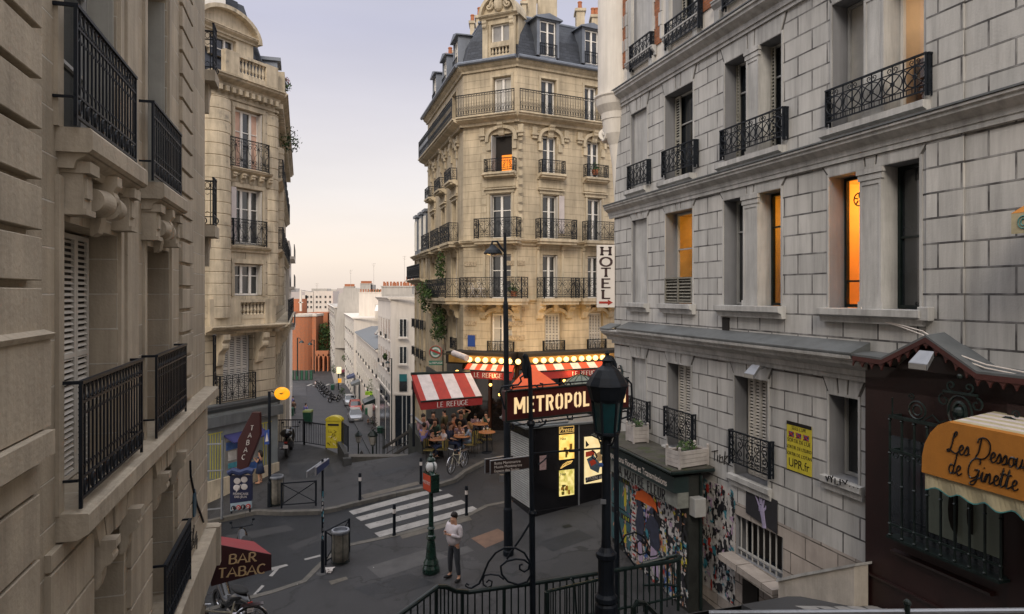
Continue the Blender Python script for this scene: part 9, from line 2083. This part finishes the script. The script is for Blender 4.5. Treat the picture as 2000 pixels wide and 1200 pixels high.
def person(label, c, ang, kind, arms, top, bot, hair='dark', sc_=1.0, skirt=None, bare=False, cat='person', group=None, longhair=False, sleeves=.6, fingers=True, loose=1):
    t = thing('person', label, cat, c, ang, group); t.scale = (sc_,)*3; J = joints(kind, arms)
    N = ['pel', 'sp', 'ch', 'nk', 'jaw', 'hd', 'sL', 'eL', 'wL', 'sR', 'eR', 'wR', 'hL', 'kL', 'aL', 'tL', 'hR', 'kR', 'aR', 'tR']; R = dict(pel=(.13, .11), sp=(.115, .095), ch=(.14, .10), nk=.055, jaw=.065, hd=.092, sL=.055, sR=.055, eL=.042, eR=.042, wL=.028, wR=.028, hL=.085, hR=.085, kL=.058, kR=.058, aL=.04, aR=.04, tL=.034, tR=.034)
    vs = [V(J[k]) for k in N]; rd = [R[k] for k in N]; ix = {k: i for i, k in enumerate(N)}
    E = [('pel', 'sp'), ('sp', 'ch'), ('ch', 'nk'), ('nk', 'jaw'), ('jaw', 'hd'), ('ch', 'sL'), ('sL', 'eL'), ('eL', 'wL'), ('ch', 'sR'), ('sR', 'eR'), ('eR', 'wR'), ('pel', 'hL'), ('hL', 'kL'), ('kL', 'aL'), ('aL', 'tL'), ('pel', 'hR'), ('hR', 'kR'), ('kR', 'aR'), ('aR', 'tR')]
    E = [(ix[a], ix[b]) for a, b in E]
    nose = len(vs); vs.append(V(J['jaw'])+V((.095, 0, .035))); rd.append(.014); E.append((ix['jaw'], nose))
    for s_, k in (('L', 1), ('R', -1)):
        w = V(J['w'+s_]); e = V(J['e'+s_]); d = (w-e).normalized(); sd = d.cross(V((0, 0, 1))); sd = (sd if sd.length > .1 else V((0, 1, 0))).normalized()
        pm = len(vs); vs.append(w+d*.055); rd.append((.034, .018)); E.append((ix['w'+s_], pm))
        if fingers:
            for j, (o_, l_) in enumerate(((-.027, .062), (-.009, .075), (.009, .070), (.026, .055))):
                a = len(vs); vs.append(w+d*(.085+.5*l_*.6)+sd*o_); rd.append(.009); E.append((pm, a)); vs.append(w+d*(.085+l_*.8)+sd*o_*1.15-V((0, 0, .012))); rd.append(.0075); E.append((a, a+1))
            a = len(vs); vs.append(w+d*.06-sd*.05*k); rd.append(.010); E.append((pm, a))
    skin_obj('body', vs, E, rd, mskin_, t)
    # top
    f = sleeves; q = lambda a, b, t_: V(J[a]).lerp(V(J[b]), t_)
    tv = [V(J['pel'])-V((0, 0, .05 if kind != 'sit' else -.02)), V(J['sp']), V(J['ch']), q('ch', 'nk', .62), V(J['sL']), V(J['sR'])]; lo_ = loose; tr = [(.16*lo_, .13*lo_), (.15*lo_, .122*lo_), (.168*(lo_*.5+.5), .128*lo_), .072, .078*lo_, .078*lo_]; te = [(0, 1), (1, 2), (2, 3), (2, 4), (2, 5)]
    for i, s_ in ((4, 'L'), (5, 'R')):
        e = V(J['e'+s_]); w = V(J['w'+s_])
        if f <= .5: tv.append(V(J['s'+s_]).lerp(e, f*1.6)); tr.append(.062); te.append((i, len(tv)-1))
        else: tv.append(e); tr.append(.06); te.append((i, len(tv)-1)); tv.append(e.lerp(w, min(.92, (f-.5)*2))); tr.append(.048); te.append((len(tv)-2, len(tv)-1))
    skin_obj('shirt', tv, te, tr, CL[top], t, 2)
    if skirt:
        mb = MB(); b = V(J['pel']); 
        if kind == 'sit': mb.tube([b+V((-.08, 0, .0)), b+V((.12, 0, .0)), b+V((.40, 0, -.02)), b+V((.46, 0, -.14)), b+V((.44, 0, -.40))], [.14, .17, .17, .16, .20], 10)
        else: mb.tube([b+Z*.15, b, b-Z*.38], [.14, .18, .24], 12)
        mb.build('skirt', CL[skirt], t, smooth=True, world=False)
    elif bot:
        pv = [V(J['pel']), V(J['pel'])+Z*.06]; pr = [(.14, .12), (.135, .115)]; pe = [(0, 1)]
        for s_ in 'LR':
            h_, k_, a_ = V(J['h'+s_]), V(J['k'+s_]), V(J['a'+s_]); i = len(pv); pv += [h_, k_, k_.lerp(a_, .9)]; pr += [.10, .074, .058]; pe += [(0, i), (i, i+1), (i+1, i+2)]
        skin_obj('trousers', pv, pe, pr, CL[bot], t, 0)
    for s_ in 'LR':
        a_, t_ = V(J['a'+s_]), V(J['t'+s_]); mb = MB(); m_ = a_.lerp(t_, .55); m_.z = .045; d = (t_-a_); mb.ball((0, 0, 0), 1, 0, 10, 6, (.145, .052, .045)); a = math.atan2(d.y, d.x); rm = Matrix.Rotation(a, 3, 'Z'); mb.v = [rm @ p+m_ for p in mb.v]; mb.build('shoe', m_rub if not bare else mskin_, t, smooth=True, world=False)
    h = V(J['hd']); mb = MB(); random.seed(int(c[0]*37)); n, k = 14, 8; mb.ball(h+V((-.014, 0, .012)), .107, 0, n, k, (1.0, .86, 1.02)); mb.v = [p+V((random.uniform(-.005, .005),)*3) if p.z > h.z-.02 or p.x < h.x else V((h.x+.03, p.y*.75, max(p.z, h.z-.0))) for p in mb.v]
    if longhair: mb.tube([h+V((-.06, 0, .02)), h+V((-.10, 0, -.10)), h+V((-.11, 0, -.26))], [.09, .095, .06], 10)
    mb.build('hair', mhair[hair], t, smooth=True, world=False)
    for s_ in (-1, 1):
        mb = MB(); mb.ball(V(J['jaw'])+V((.062, s_*.030, .062)), .010, 0, 8, 5); mb.build('eye', m_black, t, world=False)
    return t
FC = -math.pi/2      # facing the camera
p = G(887, 1131); person('man in a loose white shirt and black trousers standing on the pavement', p, FC-.6, 'stride', ('fold', 'phone'), 'white', 'charcoal', 'dark', 1.05, sleeves=.95, loose=1.45)
p = G(508, 944); person('woman in a short dark dress looking at her phone beside the tabac', p, math.pi*.98, 'stand', ('phone', 'phone'), 'navy', None, 'dark', (944-880)*p.y/FP/1.76, skirt='navy', bare=True, sleeves=.2, longhair=True)
def ps(u, v, htpx, label, ang, kind, arms, top, bot, hair='dark', **k):
    c = G(u, v); H_ = 1.76 if kind != 'sit' else 1.345; return person(label, c, ang, kind, arms, top, bot, hair, htpx*c.y/FP/H_, group='guests on the bistro terrace', **k)
ps(842, 893, 54, 'terrace woman in a black top with a white cloth on her lap, nearest the stairs', -.3, 'sit', ('lap', 'chin'), 'black', None, 'dark', skirt='black', sleeves=.1)
ps(868, 892, 60, 'terrace guest in a white T-shirt at the front left table', math.pi+.5, 'sit', ('table', 'table'), 'white', 'navy', 'brown', sleeves=.35)
ps(828, 888, 62, 'terrace guest in a purple shirt seen from behind at the left', 1.2, 'sit', ('table', 'table'), 'purple', 'charcoal', 'dark')
ps(826, 872, 64, 'terrace guest in a pale shirt far left by the stair wall', -1.0, 'sit', ('table', 'lap'), 'plaid', 'charcoal', 'dark')
ps(850, 876, 60, 'terrace guest in dark green behind the front left table', -1.6, 'sit', ('table', 'chin'), 'green', 'charcoal', 'brown')
ps(846, 864, 62, 'terrace guest in black at the back left', -1.4, 'sit', ('lap', 'lap'), 'black', 'charcoal', 'dark')
ps(868, 868, 68, 'terrace guest in olive standing in the dark behind the tables', 2.6, 'stand', ('down', 'down'), 'olive', 'charcoal', 'dark')
ps(878, 888, 64, 'terrace guest in navy leaning on the middle table', -.2, 'sit', ('table', 'lap'), 'navy', 'navy', 'brown')
ps(884, 872, 64, 'terrace guest in rust pointing across the middle table', .2, 'sit', ('point', 'table'), 'rust', 'charcoal', 'brown')
ps(900, 868, 66, 'terrace guest in a dark jacket and white collar facing the street', -1.55, 'sit', ('table', 'table'), 'black', 'charcoal', 'dark')
ps(898, 880, 56, 'terrace guest in plaid pink behind the middle table', -1.7, 'sit', ('chin', 'table'), 'plaid', 'navy', 'blond', sleeves=.3)
ps(918, 882, 58, 'woman in a long light blue dress at the middle table', math.pi-.2, 'sit', ('table', 'lap'), 'lightblue', None, 'blond', skirt='lightblue', longhair=True, sleeves=.7)
ps(906, 858, 62, 'waiter in olive standing with both hands on his head', -1.55, 'stand', ('head', 'head'), 'olive', 'charcoal', 'dark', sleeves=.3)
ps(928, 852, 44, 'man in a pink checked shirt leaning on the far right table', -1.4, 'sit', ('table', 'table'), 'plaid', 'charcoal', 'dark')
ps(950, 852, 48, 'woman with raised hand at the far right table', -2.0, 'sit', ('chin', 'table'), 'green', 'charcoal', 'dark', longhair=True, sleeves=.1)
# tables
mtt = mat('table_top_orange', (.36, .15, .06), .4, .15, 5, .05, 30); t0 = None
def table(u, v, vt, label):
    c = G(u, v); zt_ = P(u, vt, c.y).z-c.z; t = thing('bistro_table', label, 'table', c, 0, 'round bistro tables'); mb = MB(); mb.lathe((0, 0, zt_), [(.36, 0), (.38, .015), (.36, .035)], 22); mb.build('tabletop', mtt, t, world=False)
    mb = MB(); mb.lathe((0, 0, 0), [(.24, 0), (.22, .03), (.04, .06), (.03, zt_)], 12); mb.build('pedestal', m_iron, t, world=False)
    random.seed(int(u)); 
    for k, (x, y) in enumerate(((.12, -.1), (-.14, .06), (.02, .16))):
        g = thing('drinking_glass', '%s glass on the %s' % (('right hand', 'left hand', 'rear')[k], label), 'glass', c+V((x, y, zt_+.036)), 0, 'glasses on the bistro tables'); mb = MB(); mb.lathe((0, 0, 0), [(.028, 0), (.006, .01), (.006, .06), (.035, .09), (.035, .15)], 8); mb.build('bowl', m_cream if k else m_gold, g, world=False)
    return t
table(853, 893, 859, 'orange round table at the front left of the terrace'); table(902, 886, 853, 'orange round table with glasses in the middle of the terrace'); table(938, 864, 829, 'pale round table at the far right under the awning'); table(951, 884, 845, 'empty orange round table by the striped chairs')
# striped bistro chairs
my, mk = mat('cane_yellow', (.24, .18, .04), .5, .15, 8), mat('cane_black', (.02, .02, .02), .5, .2, 8)
c0_ = None
for (u, v, a, l) in ((932, 884, FC+.25, 'yellow and black striped cane chair, left of the pair'), (952, 878, FC+.15, 'yellow and black striped cane chair behind the empty table'), (864, 899, math.pi-.3, 'striped cane chair under the white T-shirt guest'), (838, 899, -.2, 'striped cane chair under the woman in black'), (921, 890, math.pi-.2, 'striped cane chair under the light blue dress')):
    c = G(u, v)
    if c0_ is None:
        t = thing('striped_chair', l, 'chair', c, a, 'striped cane chairs'); c0_ = t
        mb = MB()
        for k in range(10): y = -.21+.042*k; mb.box(LF, -.2, .22, y, y+.04, .44, .465, k % 2)
        mb.build('seat', [my, mk], t, world=False); mb = MB(); n = 12
        for k in range(n):
            a0, a1 = math.radians(110+140*k/n), math.radians(110+140*(k+1)/n); f = lambda a_, z: V((-.0+.24*math.cos(a_)-.0, .24*math.sin(a_), z)); z1 = .86+.05*math.sin(math.pi*(k+.5)/n)
            mb.prism([f(a0, .56), f(a1, .56), f(a1, z1), f(a0, z1)], V((-.015, 0, 0)), k % 2)
        mb.build('backrest', [my, mk], t, world=False)
        for x in (-.19, .19):
            for y in (-.19, .19): mb = MB(); mb.tube([V((x*1.1, y*1.1, 0)), V((x, y, .45 if x > 0 else .9))], .014, 6); mb.build('leg', mk, t, world=False)
    else: dup(c0_, c, a, l)
# small passers-by down the lower street
for i, (u, v, h, tp, bt, l) in enumerate(((597, 822, 34, 'purple', 'navy', 'walker in a blue-violet top on the left pavement behind the railing'), (574, 812, 30, 'brown', 'charcoal', 'second walker close to the house on the left pavement'), (572, 800, 26, 'purple', 'charcoal', 'third walker further down the left pavement'), (616, 757, 13, 'white', 'charcoal', 'distant person by the motorcycles'), (719, 833, 16, 'brown', 'charcoal', 'small dark figure on the right pavement past the cars'))):
    c = lowp(u, v); person(l, c, 1.2+i, 'stand', ('down', 'down'), tp, bt, 'dark', h*c.y/FP/1.76, fingers=False)
